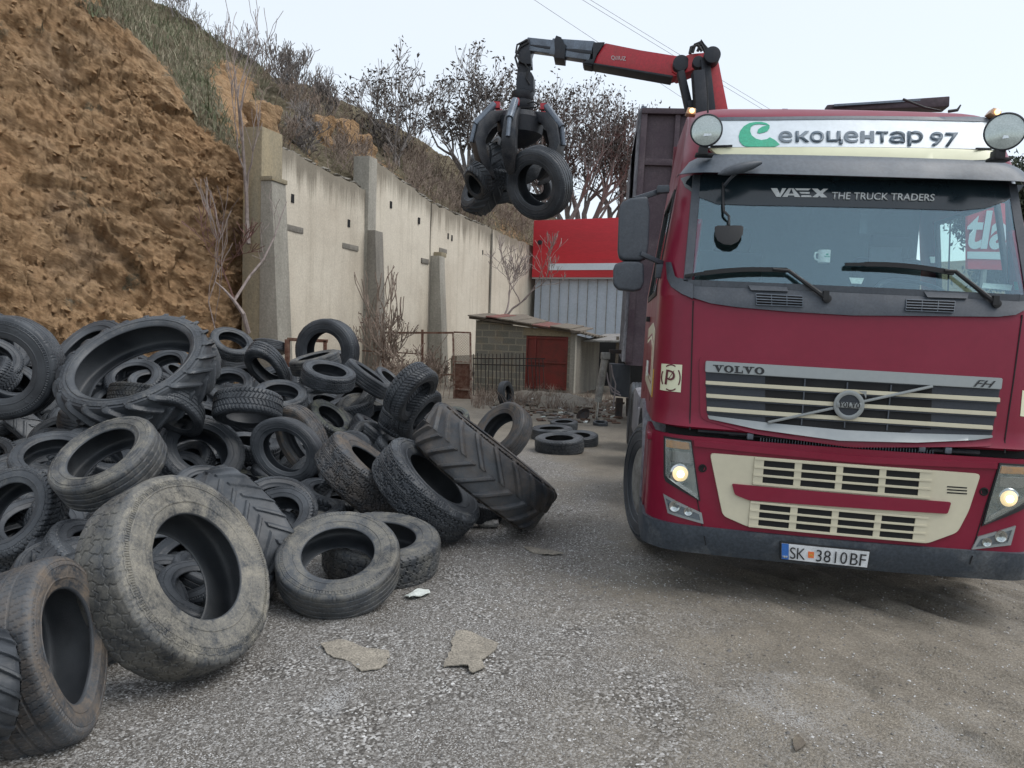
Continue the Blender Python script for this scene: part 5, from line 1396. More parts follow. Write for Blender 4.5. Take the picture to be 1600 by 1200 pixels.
def frame_poly(name, outer, inner, mt, off, th, parent=None):
    """ring between two outlines with the same number of points (pixels)"""
    O = [tp(*p) for p in outer]; I = [tp(*p) for p in inner]; n = len(O); mb = MB()
    vs = []; fs = []
    for k in range(n):
        for t in np.linspace(0, 1, 8, endpoint=False):
            a = O[k] * (1 - t) + O[(k + 1) % n] * t; b = I[k] * (1 - t) + I[(k + 1) % n] * t
            for q, dy in ((a, -off), (b, -off), (b, th - off), (a, th - off)): vs.append((q[0], SY(q[0], q[2]) + dy, q[2]))
    m = n * 8
    for i in range(m):
        j = (i + 1) % m
        for c in range(4):
            d = (c + 1) % 4; fs.append((i * 4 + c, i * 4 + d, j * 4 + d, j * 4 + c))
    mb._add(vs, fs); return mb.build(name, M[mt], parent or TRUCK, smooth=True, angle=35)

def text_mesh(s, bold=0.0, shear=0.0, spacing=1.0):
    cu = bpy.data.curves.new('t', 'FONT'); cu.body = s; cu.offset = bold; cu.shear = shear; cu.space_character = spacing
    cu.resolution_u = 5; cu.extrude = 0
    ob = bpy.data.objects.new('t', cu); C.objects.link(ob)
    dg = bpy.context.evaluated_depsgraph_get(); dg.update()
    me = bpy.data.meshes.new_from_object(ob.evaluated_get(dg))
    bpy.data.objects.remove(ob); bpy.data.curves.remove(cu)
    co = np.array([v.co[:2] for v in me.vertices]); lo = co.min(0); hi = co.max(0)
    return me, (co - lo) / (hi - lo)
def text_on(name, s, corners, mt, surf, off=.004, bold=0.0, shear=0.0, parent=None, spacing=1.0, th=.003):
    """letters stretched over the pixel quad (top-left, top-right, bottom-right, bottom-left)"""
    me, uv = text_mesh(s, bold, shear, spacing)
    tl, tr, br, bl = [surf(*c) for c in corners]
    co = []
    for u, v in uv:
        p = (bl * (1 - u) + br * u) * (1 - v) + (tl * (1 - u) + tr * u) * v
        if surf is tp: p = np.array([p[0], SY(p[0], p[2]) - off, p[2]])
        co.append(p)
    n = len(me.vertices)
    for v, c in zip(me.vertices, co): v.co = Vector(c)
    bm = bmesh.new(); bm.from_mesh(me)
    bmesh.ops.remove_doubles(bm, verts=bm.verts, dist=1e-5)
    g = bmesh.ops.extrude_face_region(bm, geom=bm.faces[:])
    nv = [v for v in g['geom'] if isinstance(v, bmesh.types.BMVert)]
    d = Vector((0, -1, 0)) if surf is tp or parent is TRUCK else Vector((0, -1, 0))
    for v in nv: v.co += d * th
    bmesh.ops.recalc_face_normals(bm, faces=bm.faces); bm.to_mesh(me); bm.free()
    me.name = name
    return link(name, me, M[mt], parent or TRUCK)

# ------------------------------------------------------------------ cab shells
def shell(name, z0, z1, mt, nz=12, yback=2.25, off=0.0, skip=None, th=.03, xlim=None, Wf=None, tuck=0.0, parent=None, extra=0.0):
    """wall that follows the cab outline from one rear corner round the front to the other"""
    cols = []
    Wm = 1.0
    ang = np.linspace(0, math.pi / 2, 9)
    ys = np.arange(yback, .5, -.1)
    col = [('s', -1, y) for y in ys]
    fx = np.concatenate([-1 + (1 - np.sin(ang[::-1])) * .2, np.linspace(-.8, .8, 41)[1:-1], 1 - (1 - np.sin(ang)) * .2])
    col += [('f', x) for x in fx] + [('s', 1, y) for y in ys[::-1]]
    zs = np.linspace(z0, z1, nz + 1)
    V0 = np.zeros((len(zs), len(col), 3))
    for i, z in enumerate(zs):
        W = (Wf or Wd)(z)
        for j, c in enumerate(col):
            if c[0] == 'f':
                x = c[1] * W; y = SY(x, z) - off + tuck * (1 - (z - z0) / (z1 - z0)) ** 2
                V0[i, j] = (x * (1 + off / W), y, z)
            else:
                yy = max(c[2], SY(W, z) + .02)
                V0[i, j] = (c[1] * (W + off), yy, z)
    q = []
    for (i, j) in ((i, j) for i in range(len(zs) - 1) for j in range(len(col) - 1)):
        ctr = V0[i:i + 2, j:j + 2].reshape(-1, 3).mean(0)
        if skip and skip(*ctr): continue
        if xlim and not (xlim[0] <= ctr[0] <= xlim[1]): continue
        k = i * len(col) + j; q.append((k, k + 1, k + 1 + len(col), k + len(col)))
    me = bpy.data.meshes.new(name); me.from_pydata(V0.reshape(-1, 3).tolist(), [], q)
    bm = bmesh.new(); bm.from_mesh(me)
    bmesh.ops.delete(bm, geom=[v for v in bm.verts if not v.link_faces], context='VERTS')
    bmesh.ops.remove_doubles(bm, verts=bm.verts, dist=1e-4)
    bmesh.ops.recalc_face_normals(bm, faces=bm.faces)
    # make normals point outwards
    s = sum(f.normal.dot(f.calc_center_median() - Vector((0, 1.2, f.calc_center_median().z))) for f in bm.faces)
    if s < 0: bmesh.ops.reverse_faces(bm, faces=bm.faces)
    bmesh.ops.solidify(bm, geom=bm.faces[:], thickness=th)
    bmesh.ops.recalc_face_normals(bm, faces=bm.faces)
    bm.to_mesh(me); bm.free()
    o = link(name, me, M[mt], parent or TRUCK, smooth=True); me.set_sharp_from_angle(angle=math.radians(40))
    return o
arch = lambda x, y, z: abs(x) > 1.1 and .78 < y < 2.1 and z < 1.15 - .0 * abs(y - 1.4)
shell('lower_bumper', .31, .50, 'bumper', 6, .85, .022, None, .03, None, None, .05)
shell('front_panel', .485, 1.088, 'red', 14, .82, 0, lambda x, y, z: arch(x, y, z) or (abs(x) < .33 and .55 < z < 1.0 and False))
shell('hood', 1.15, 2.02, 'red', 16, 2.3, 0, None)
winopen = lambda x, y, z: (y > .80 and y < 1.96 and abs(x) > .9 and 2.06 < z < 2.84)
wsopen = lambda x, y, z: (abs(x) < 1.02 and y < .9 and 2.08 < z < 2.88)
shell('cab_body', 2.02, 3.00, 'red', 20, 2.3, 0, lambda x, y, z: winopen(x, y, z) or wsopen(x, y, z))
shell('roof_shell', 3.00, 3.52, 'red', 12, 2.3, 0, None)
# roof top: closes the shell, slightly domed
mb = MB(); nx, ny = 24, 24; W = Wd(3.52)
g = []
for i in range(ny + 1):
    for j in range(nx + 1):
        x = (-1 + 2 * j / nx) * W; y0 = SY(x, 3.52) + .005
        y = y0 + (2.3 - y0) * i / ny
        g.append((x * .999, y, 3.518 + .10 * math.sin(math.pi * min(1, (i / ny) * 1.0)) * (1 - (x / W) ** 2) ** .5 if abs(x) < W else 3.518))
mb._add(g, [(i * (nx + 1) + j, i * (nx + 1) + j + 1, (i + 1) * (nx + 1) + j + 1, (i + 1) * (nx + 1) + j) for i in range(ny) for j in range(nx)])
mb.build('roof', M['red'], TRUCK, smooth=True)
mb = MB(); mb.box((0, 2.28, 2.3), (2.2, .04, 2.4)); mb.build('cab_back', M['red_dusty'], TRUCK)
# dark gap filling behind bumper / hood joint with bits of machinery
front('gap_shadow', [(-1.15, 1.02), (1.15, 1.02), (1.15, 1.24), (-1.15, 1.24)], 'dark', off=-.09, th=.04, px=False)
mb = MB()
for x0, x1, z, r in ((-.75, .75, 1.115, .010), (-.95, -.6, 1.125, .016), (.5, .8, 1.11, .016)): mb.tube([(x0, SY(x0, z) + .05, z), (x1, SY(x1, z) + .05, z)], r, 8)
mb.build('crossbar', M['cranek'], TRUCK, smooth=True)
mb = MB()
for x in (-.62, .44, .6): mb.box((x, SY(x, 1.115) + .035, 1.115), (.04, .03, .04))
mb.build('latch', M['craneg'], TRUCK, bevel=.004)
mb = MB()
for k in range(60): x = -.55 + k * .018; mb.box((x, SY(x, 1.10) + .045, 1.095), (.004, .02, .03))
mb.build('radiator_fins', M['craneg'], TRUCK)

# panel joints
for nm, a, b in (('hood', (1083, 470), (1078, 672)), ('hood', (1597, 492), (1570, 708))):
    A_, B_ = tp(*a), tp(*b); mb = MB()
    pts = [A_ * (1 - t) + B_ * t for t in np.linspace(0, 1, 12)]
    for p, q in zip(pts[:-1], pts[1:]): mb.bar((p[0], SY(p[0], p[2]) - .001, p[2]), (q[0], SY(q[0], q[2]) - .001, q[2]), .007, .006, (0, 1, 0))
    mb.build('panel_joint', M['dark'], TRUCK)
for a, b in (((1073, 690), (1102, 850)), ((1560, 728), (1512, 880))):
    A_, B_ = tp(*a), tp(*b); mb = MB(); pts = [A_ * (1 - t) + B_ * t for t in np.linspace(0, 1, 12)]
    for p, q in zip(pts[:-1], pts[1:]):
        o_ = .025 if p[2] < .5 else .001
        mb.bar((p[0], SY(p[0], p[2]) - o_, p[2]), (q[0], SY(q[0], q[2]) - o_, q[2]), .006, .006, (0, 1, 0))
    mb.build('panel_joint', M['dark'], TRUCK)

# ------------------------------------------------------------------ main grille
GR = empty('grille', parent=TRUCK)
front('grille_surround', [(1092, 556), (1572, 583), (1553, 697), (1330, 699), (1180, 678), (1094, 655)], 'red', off=.008, th=.012, r=.05, parent=GR)
front('grille_back', [(1102, 570), (1563, 598), (1547, 685), (1320, 686), (1190, 668), (1104, 648)], 'grille', off=.011, th=.01, r=.02, parent=GR)
front('centre_mesh', [(1195, 588), (1455, 604), (1453, 680), (1320, 680), (1196, 668)], 'dark', off=.0125, th=.004, parent=GR)
front('top_bar', [(1102, 563.5), (1564, 590.5), (1562, 608), (1101, 581)], 'silver', off=.026, th=.02, r=.012, parent=GR, bevel=.003)
for (l0, l1, r0, r1) in ((594.6, 600.2, 621, 628), (614.7, 620.8, 643, 649.5), (635, 641.6, 664.5, 671)):
    xl = 1102 + (l0 - 594) * .05; xr = 1560 - (r0 - 621) * .26
    front('slat', [(xl, l0), (xr, r0), (xr, r1), (xl, l1)], 'cream', off=.024, th=.016, parent=GR, bevel=.002)
    front('slat_support', [(xl, l1 - 1), (xr, r1 - 1), (xr, r1 + 2.5), (xl, l1 + 2.5)], 'grille', off=.020, th=.012, parent=GR)
for x0, y0, x1, y1 in ((1257, 592, 1251, 664), (1323, 597, 1318, 668), (1391, 601, 1384, 672)):
    front('rib', [(x0 - 1, y0), (x0 + 1, y0), (x1 + 1, y1), (x1 - 1, y1)], 'plastic', off=.02, th=.01, parent=GR)
lo_u = [(1105, 648.5), (1200, 660), (1320, 671.5), (1430, 676.5), (1548, 679.5)]; lo_d = [(1548, 683), (1520, 687), (1430, 691), (1310, 688), (1180, 670), (1107, 654)]
front('bottom_bar', lo_u + lo_d, 'silver', off=.026, th=.02, parent=GR, bevel=.002)
a, b = tp(1198, 659), tp(1453, 603); mb = MB()
mb.bar((a[0], SY(a[0], a[2]) - .035, a[2]), (b[0], SY(b[0], b[2]) - .035, b[2]), .016, .026, (0, 1, 0)); 
mb.build('diagonal_bar', M['silver'], GR, bevel=.003)
bc = tp(1323, 632); BY = SY(bc[0], bc[2]) - .04
bd = empty('badge', parent=GR)
mb = MB(); mb.lathe([(.066, 0), (.066, .010), (.094, .010), (.094, 0)], (bc[0], BY, bc[2]), (0, -1, 0), 40, closed=True); mb.build('badge_ring', M['silver'], bd, smooth=True, bevel=.002)
mb = MB(); mb.lathe([(.002, 0), (.07, 0), (.07, .004), (.002, .004)], (bc[0], BY, bc[2]), (0, -1, 0), 32); mb.build('badge_disc', M['grille'], bd)
mb = MB(); mb.prism([(bc[0] + .052, BY - .012, bc[2] + .095), (bc[0] + .098, BY - .012, bc[2] + .095), (bc[0] + .098, BY - .012, bc[2] + .048), (bc[0] + .085, BY - .012, bc[2] + .075), (bc[0] + .070, BY - .012, bc[2] + .083)], (0, .008, 0)); mb.build('badge_arrow', M['silver'], bd)
mb = MB(); mb.box((bc[0], BY - .011, bc[2]), (.150, .006, .036)); mb.build('badge_band', M['silver'], bd, bevel=.002)
tb = lambda px, py: np.array([bc[0] + (px - 1323) / 228, BY - .016, bc[2] + (632 - py) / 228])
def wide_serif(name, corners, surf, mt, parent, off):
    """heavy slab lettering V O L V O built from strokes in a unit box, mapped to the quad"""
    strokes = []
    def poly(p): strokes.append(p)
    def vee(x0, w):
        poly([(x0 + .14 * w, 1), (x0 + .40 * w, 1), (x0 + .60 * w, .32), (x0 + .50 * w, 0), (x0 + .46 * w, 0)])
        poly([(x0 + .70 * w, 1), (x0 + .84 * w, 1), (x0 + .54 * w, 0), (x0 + .46 * w, .0), (x0 + .52 * w, .25)])
        poly([(x0, .86), (x0, 1), (x0 + .50 * w, 1), (x0 + .50 * w, .86)]); poly([(x0 + .58 * w, .86), (x0 + .58 * w, 1), (x0 + w, 1), (x0 + w, .86)])
    def oh(x0, w):
        n = 16
        for k in range(n):
            a, b = 2 * math.pi * k / n, 2 * math.pi * (k + 1) / n
            f = lambda t, rx, ry: (x0 + w / 2 + math.cos(t) * rx * w, .5 + math.sin(t) * ry)
            poly([f(a, .5, .52), f(b, .5, .52), f(b, .22, .36), f(a, .22, .36)])
    def ell(x0, w):
        poly([(x0 + .14 * w, 0), (x0 + .44 * w, 0), (x0 + .44 * w, 1), (x0 + .14 * w, 1)]); poly([(x0, .86), (x0, 1), (x0 + .6 * w, 1), (x0 + .6 * w, .86)])
        poly([(x0, 0), (x0 + w, 0), (x0 + w, .15), (x0, .15)]); poly([(x0 + .84 * w, 0), (x0 + w, 0), (x0 + w, .42), (x0 + .9 * w, .42)])
    vee(0, .22); oh(.215, .19); ell(.42, .165); vee(.585, .22); oh(.81, .19)
    tl, tr, br, bl = [surf(*c) for c in corners]; mb = MB()
    for p in strokes:
        q = []
        for u, v in p:
            w = (bl * (1 - u) + br * u) * (1 - v) + (tl * (1 - u) + tr * u) * v
            q.append((w[0], (SY(w[0], w[2]) - off) if surf is tp else w[1], w[2]))
        mb.prism(q, (0, .003, 0))
    return mb.build(name, M[mt], parent)
wide_serif('lettering', [(1113, 569.5), (1193, 574), (1193, 585), (1113, 580.5)], tp, 'textblack', GR, .032)
wide_serif('badge_lettering', [(1308, 628), (1338, 628), (1338, 635.5), (1308, 635.5)], tb, 'textblack', bd, .05)
text_on('lettering', 'FH', [(1521, 593), (1552, 595), (1549, 605.5), (1518, 603.5)], 'textblack', tp, .030, .0, .35, GR)

# sticker left of the hood joint, and the half seen one on the right
ST = empty('sticker', parent=TRUCK)
front('sticker_sheet', [(1033.5, 568), (1066, 570), (1063.5, 613), (1031, 609)], 'creamlight', off=.004, th=.004, parent=ST, step=.012)
text_on('sticker_letter', 'p', [(1041, 577), (1055, 580), (1053, 603), (1038, 600)], 'claret', tp, .0065, .0, .0, ST)
def arc_strip(name, cx, cy, rx, ry, a0, a1, w, mt, parent, off):
    mb = MB(); n = 10; pr = None
    for k in range(n):
        qs = []
        for a, s in ((a0 + (a1 - a0) * k / n, 1), (a0 + (a1 - a0) * (k + 1) / n, 1), (a0 + (a1 - a0) * (k + 1) / n, 0), (a0 + (a1 - a0) * k / n, 0)):
            t = math.radians(a); p = tp(cx + math.cos(t) * (rx - w * (1 - s)), cy - math.sin(t) * (ry - w * (1 - s)))
            qs.append((p[0], SY(p[0], p[2]) - off, p[2]))
        mb.prism(qs, (0, .002, 0))
    return mb.build(name, M[mt], parent)
for a0, a1 in ((60, 120), (-35, 35), (240, 300), (150, 210)): arc_strip('sticker_arc', 1048, 590, 15.5, 21, a0, a1, 2.0, 'claret', ST, .0065)
mb = MB(); p, q = tp(1043.5, 593), tp(1053, 579); mb.bar((p[0], SY(p[0], p[2]) - .008, p[2]), (q[0], SY(q[0], q[2]) - .008, q[2]), .004, .002, (0, 1, 0)); mb.build('sticker_stroke', M['claret'], ST)
front('sticker_sheet', [(1597.5, 610), (1612, 611), (1608, 652), (1594, 650)], 'creamlight', off=.002, th=.003)

# ------------------------------------------------------------------ lower grille panel
LG = empty('lower_grille', parent=TRUCK)
Z4 = lambda pts: [(1080 + x / 3.077, 540 + y / 3.077) for x, y in pts]
front('bumper_lip', Z4([(10, 452), (780, 528), (1465, 560), (1465, 590), (780, 560), (15, 482)]), 'red', off=.020, th=.04, parent=LG, bevel=.010)
front('cream_panel', Z4([(88, 515), (300, 532), (700, 563), (1150, 597), (1387, 615), (1330, 790), (1275, 895), (1130, 948), (700, 910), (270, 868), (150, 815)]), 'cream', off=.018, th=.03, r=.03, parent=LG, bevel=.004)
front('red_wing', Z4([(193, 660), (700, 705), (1240, 748), (1222, 803), (700, 770), (270, 738), (206, 712)]), 'red', off=.034, th=.022, r=.012, parent=LG, bevel=.005)
def air(name, tl, tr, br, bl, cols):
    g = empty(name, parent=LG)
    q = lambda u, v: tuple((np.array(tl) * (1 - u) + np.array(tr) * u) * (1 - v) + (np.array(bl) * (1 - u) + np.array(br) * u) * v)
    front('recess', [q(0, 0), q(1, 0), q(1, 1), q(0, 1)], 'dark', off=.0195, th=.004, parent=g)
    for v0, v1 in ((0, .085), (.31, .39), (.60, .68), (.90, .99)):
        front('slat', [q(0, v0), q(1, v0), q(1, v1), q(0, v1)], 'cream', off=.031, th=.014, parent=g, bevel=.002)
    for u0, u1 in cols:
        front('upright', [q(u0, .03), q(u1, .03), q(u1, .97), q(u0, .97)], 'cream', off=.026, th=.010, parent=g, bevel=.001)
air('air_intake', (1178, 713.5), (1455, 734.5), (1450.5, 779), (1174.5, 756), ((0, .055), (.228, .268), (.462, .500), (.704, .742), (.93, 1.0)))
air('air_intake', (1171.5, 781), (1448, 806), (1442, 847), (1168, 822), ((0, .055), (.228, .268), (.462, .500), (.704, .742), (.93, 1.0)))
for k in range(3):
    y = 758.5 + k * 4.6; front('vent_slot', [(1478, y), (1509, y + 2), (1508.5, y + 4), (1477.5, y + 2)], 'dark', off=.0195, th=.003, parent=LG)
for px, py in ((1097.5, 731.5), (1537, 768)):
    p = tp(px, py); mb = MB(); mb.lathe([(.003, 0), (.025, 0), (.027, .004), (.020, .006), (.012, -.01), (.003, -.012)], (p[0], p[1] - .001, p[2]), (0, -1, 0), 24); mb.build('tow_cover', M['dark'], LG, smooth=True)

# ------------------------------------------------------------------ lights
def headlight(tl, tr, br, bl, fog, left):
    h = empty('headlight', parent=TRUCK)
    q = lambda u, v: tuple((np.array(tl) * (1 - u) + np.array(tr) * u) * (1 - v) + (np.array(bl) * (1 - u) + np.array(br) * u) * v)
    out = [q(-.05, -.03), q(1.04, -.03), q(1.05, 1.03), q(.0, .70) if left else q(-.04, 1.02), q(-.06, .62)] if left else [q(-.05, -.03), q(1.05, -.03), q(1.05, .62), q(1.0, .72), q(-.03, 1.04)]
    front('lamp_housing', out, 'black', off=.010, th=.02, parent=h)
    inn = [q(0, 0), q(1, 0), q(1, 1), q(0, .60)] if left else [q(0, 0), q(1, 0), q(1, .60), q(0, 1)]
    front('reflector_bowl', inn, 'reflector', off=.0135, th=.006, parent=h)
    front('indicator_strip', [q(.04, .02), q(.92, .02), q(.92, .14), q(.04, .14)], 'amber', off=.018, th=.005, parent=h, bevel=.002)
    front('upper_reflector', [q(.08, .19), q(.90, .19), q(.90, .38), q(.12, .36)], 'chrome', off=.018, th=.006, parent=h, bevel=.003)
    c = tp(*q(.50, .56)) if left else tp(*q(.48, .56))
    for rr_, y, mt in ((.066, -.012, 'chrome'), (.054, -.020, 'lampglow'), (.032, -.030, 'lamp')):
        mb = MB(); mb.lathe([(.002, rr_ * .35), (rr_ * .5, rr_ * .28), (rr_ * .85, rr_ * .12), (rr_, 0), (rr_, -.01), (.002, -.01)], (c[0], c[1] + y, c[2]), (0, -1, 0), 28)
        mb.build('bulb' if mt == 'lamp' else 'bezel_and_glow', M[mt], h, smooth=True)
    if left: s = [q(.04, .57), q(.10, .58), q(.95, .90), q(.95, .97), q(.5, .80), q(.05, .63)]
    else: s = [q(.06, .93), q(.06, .86), q(.90, .52), q(.95, .53), q(.93, .60), q(.45, .78)]
    front('light_strip', s, 'chrome', off=.020, th=.006, parent=h)
    front('lens_cover', inn, 'lens', off=.030, th=.003, parent=h)
    f = empty('fog_lamp', parent=TRUCK)
    frame_poly('fog_trim', fog[0], fog[1], 'silver', .012, .014, f)
    front('fog_recess', fog[1], 'craneg', off=.006, th=.004, parent=f)
    A_, B_ = fog[2], fog[3]
    for (px, py), r_ in ((A_, .034), (B_, .026)):
        c = tp(px, py); mb = MB(); mb.lathe([(r_ * .3, .0), (r_ * .6, .004), (r_, .012), (r_ * 1.1, .012), (r_ * 1.1, 0)], (c[0], c[1] - .008, c[2]), (0, -1, 0), 24); mb.build('fog_bulb', M['chrome'], f, smooth=True)
    front('fog_cover', fog[1], 'lens', off=.019, th=.003, parent=f)
headlight((1039, 684), (1079, 690), (1091, 780), (1040, 781), ([(1036, 771), (1096, 801), (1099, 818), (1043, 801)], [(1040, 778), (1092, 803), (1094, 813), (1046, 798)], (1054, 790), (1075, 798)), True)
headlight((1562, 726), (1604, 728), (1600, 818), (1536, 818), ([(1527, 838), (1586, 821), (1578, 851), (1517, 858)], [(1531, 842), (1580, 827), (1573, 847), (1523, 854)], (1562, 837), (1540, 846)), False)

# number plate
PL = empty('number_plate', parent=TRUCK)
front('plate_base', [(1217, 844), (1356.5, 857.5), (1353, 886), (1217, 872)], 'black', off=.040, th=.02, parent=PL)
front('plate_sheet', [(1219, 846), (1355, 859.3), (1351, 883.5), (1219, 870)], 'platewhite', off=.045, th=.006, parent=PL)
front('plate_band', [(1219, 846), (1230, 847), (1229.6, 871), (1219, 870)], 'blue', off=.047, th=.003, parent=PL)
text_on('plate_country', 'NMK', [(1220.5, 864.5), (1228.5, 865.3), (1228.3, 868.7), (1220.3, 868)], 'textwhite', tp, .0475, .01, 0, PL)
text_on('plate_letters', 'SK', [(1232, 851.5), (1256, 854), (1254.5, 871.5), (1231.5, 869.2)], 'textblack', tp, .0475, -.005, 0, PL, .95)
front('plate_emblem', [(1260, 858.5), (1269, 859.4), (1268.6, 869), (1259.6, 868.2)], 'orange', off=.0475, th=.003, parent=PL)
front('plate_emblem_bar', [(1262, 863), (1267, 863.5), (1267, 865), (1262, 864.5)], 'yellow', off=.049, th=.002, parent=PL)
text_on('plate_letters', '3810', [(1273, 855.5), (1321, 860), (1319, 878), (1271.5, 873.5)], 'textblack', tp, .0475, -.005, 0, PL, 1.05)
text_on('plate_letters', 'BF', [(1326, 860.8), (1350, 863.2), (1347.5, 881), (1324, 878.6)], 'textblack', tp, .0475, -.005, 0, PL, 1.0)

# ------------------------------------------------------------------ windscreen, cowl, visor, sign
front('windscreen', [(-1.09, 2.07), (1.09, 2.07), (1.045, 2.90), (-1.045, 2.90)], 'windscreen', off=.004, th=.004, px=False, step=.05)
def strip(name, pts2, w, mt, off=.012, th=.02, parent=None):
    mb = MB()
    P2 = [np.array(p) for p in pts2]
    for a, b in zip(P2[:-1], P2[1:]):
        m = max(2, int(np.linalg.norm(b - a) / .08))
        for t0, t1 in zip(np.linspace(0, 1, m + 1)[:-1], np.linspace(0, 1, m + 1)[1:]):
            p, q = a * (1 - t0) + b * t0, a * (1 - t1) + b * t1
            mb.bar((p[0], SY(p[0], p[1]) - off, p[1]), (q[0], SY(q[0], q[1]) - off, q[1]), w, th, (0, 1, 0))
    return mb.build(name, M[mt], parent or TRUCK, smooth=True)
for s in (-1, 1):
    strip('windscreen_seal', [(s * 1.075, 2.12), (s * 1.035, 2.88)], .055, 'plastic', .006, .03)
strip('windscreen_seal', [(-1.07, 2.105), (1.07, 2.105)], .04, 'plastic', .012, .03)
front('sun_band', [(1063, 279), (1330, 283), (1600, 289), (1590, 301), (1572, 314), (1540, 325), (1500, 329), (1330, 324), (1175, 321), (1120, 319), (1090, 308), (1070, 293)], 'sunband', off=.008, th=.003, step=.05)
# sun band lettering: first word in blocky italics
def strokes_text(name, polys, tl, tr, br, bl, mt, off, parent=None):
    tl, tr, br, bl = [tp(*c) for c in (tl, tr, br, bl)]; mb = MB()
    for p in polys:
        q = []
        for u, v in p:
            w = (bl * (1 - u) + br * u) * (1 - v) + (tl * (1 - u) + tr * u) * v; q.append((w[0], SY(w[0], w[2]) - off, w[2]))
        mb.prism(q, (0, .003, 0))
    return mb.build(name, M[mt], parent or TRUCK)
vaex = [[(0, 1), (.11, 1), (.16, .35), (.13, 0), (.10, 0)], [(.16, .35), (.20, 1), (.27, 1), (.17, 0), (.12, 0)],
        [(.20, 0), (.31, 1), (.36, 1), (.29, 0)], [(.36, 1), (.40, 1), (.52, 0), (.42, 0)], [(.30, .18), (.44, .18), (.42, .38), (.32, .38)],
        [(.42, 1), (.70, 1), (.66, .78), (.46, .78)], [(.50, .60), (.68, .60), (.68, .40), (.53, .40)], [(.54, .22), (.70, .22), (.72, 0), (.53, 0)],
        [(.72, 1), (.82, 1), (.99, 0), (.88, 0)], [(.92, 1), (1.0, 1), (.82, 0), (.72, 0)]]
strokes_text('sun_band_lettering', vaex, (1204, 294.5), (1293, 295.5), (1293, 309), (1204, 308), 'textwhite', .012)
text_on('sun_band_lettering', 'THE TRUCK TRADERS', [(1299, 300.5), (1459, 303.8), (1459, 315), (1299, 311.8)], 'textwhite', tp, .012, .012, .12, TRUCK, 1.0)
# cowl
front('cowl', [(1060, 434), (1083, 440), (1330, 455), (1600, 467), (1603, 482), (1585, 492), (1558, 495), (1330, 493), (1230, 487), (1150, 480), (1110, 474), (1085, 466), (1064, 456)], 'plastic', off=.016, th=.04, bevel=.004)
front('corner_fairing', [(1040, 410), (1048, 410), (1054, 432), (1062, 437), (1082, 444), (1082, 467), (1064, 459), (1048, 448), (1042, 436)], 'plastic', off=.03, th=.05, bevel=.006)
for (tl, tr, br, bl) in (((1180, 459), (1253, 463), (1253, 479), (1181, 476)), ((1414, 468), (1490, 471), (1488, 488), (1413, 485))):
    vg = empty('cowl_vent', parent=TRUCK)
    front('vent_recess', [tl, tr, br, bl], 'dark', off=.019, th=.006, parent=vg)
    for k in range(5):
        v = k / 4; a = np.array(tl) * (1 - v) + np.array(bl) * v; b = np.array(tr) * (1 - v) + np.array(br) * v
        front('vent_bar', [(a[0], a[1] - .7), (b[0], b[1] - .7), (b[0], b[1] + .7), (a[0], a[1] + .7)], 'visor', off=.025, th=.008, parent=vg)
    for u in (0, .33, .66, 1):
        a = np.array(tl) * (1 - u) + np.array(tr) * u; b = np.array(bl) * (1 - u) + np.array(br) * u
        front('vent_bar', [(a[0] - .5, a[1]), (a[0] + .5, a[1]), (b[0] + .5, b[1]), (b[0] - .5, b[1])], 'visor', off=.024, th=.006, parent=vg)
for pts in ([(1167, 446), (1228, 449), (1230, 456), (1172, 454)], [(1440, 456), (1510, 459), (1508, 467), (1446, 465)]):
    front('cowl_step', pts, 'plastic', off=.035, th=.03, bevel=.006)
# wipers
def wiper(b0, b1, a0, a1, a2):
    w = empty('wiper', parent=TRUCK)
    mb = MB(); A_, B_ = tp(*b0), tp(*b1)
    pts = [A_ * (1 - t) + B_ * t for t in np.linspace(0, 1, 12)]
    pts = [np.array([p[0], SY(p[0], p[2]) - .035, p[2] + .02 * math.sin(math.pi * i / 11)]) for i, p in enumerate(pts)]
    for i in range(11): mb.bar(pts[i], pts[i + 1], .03 if i > 1 else .02, .028, (0, 1, 0))
    mb.build('blade', M['black'], w, smooth=True)
    mb = MB(); q = [tp(*a) for a in (a0, a1, a2)]; q = [np.array([p[0], SY(p[0], p[2]) - .055 + .01 * i, p[2]]) for i, p in enumerate(q)]
    mb.tube(q, [.010, .013, .016], 8); mb.build('arm', M['black'], w, smooth=True)
    mb = MB(); mb.lathe([(.002, 0), (.026, 0), (.026, .04), (.002, .045)], (q[2][0], q[2][1] + .03, q[2][2]), (0, -1, 0), 16); mb.box((q[2][0] - .01, q[2][1], q[2][2] + .02), (.035, .03, .06)); mb.build('pivot', M['black'], w, smooth=True)
wiper((1070, 432), (1228, 423), (1205, 422), (1230, 424), (1290, 467))
wiper((1318, 414), (1486, 427), (1470, 424), (1488, 425), (1553, 475))

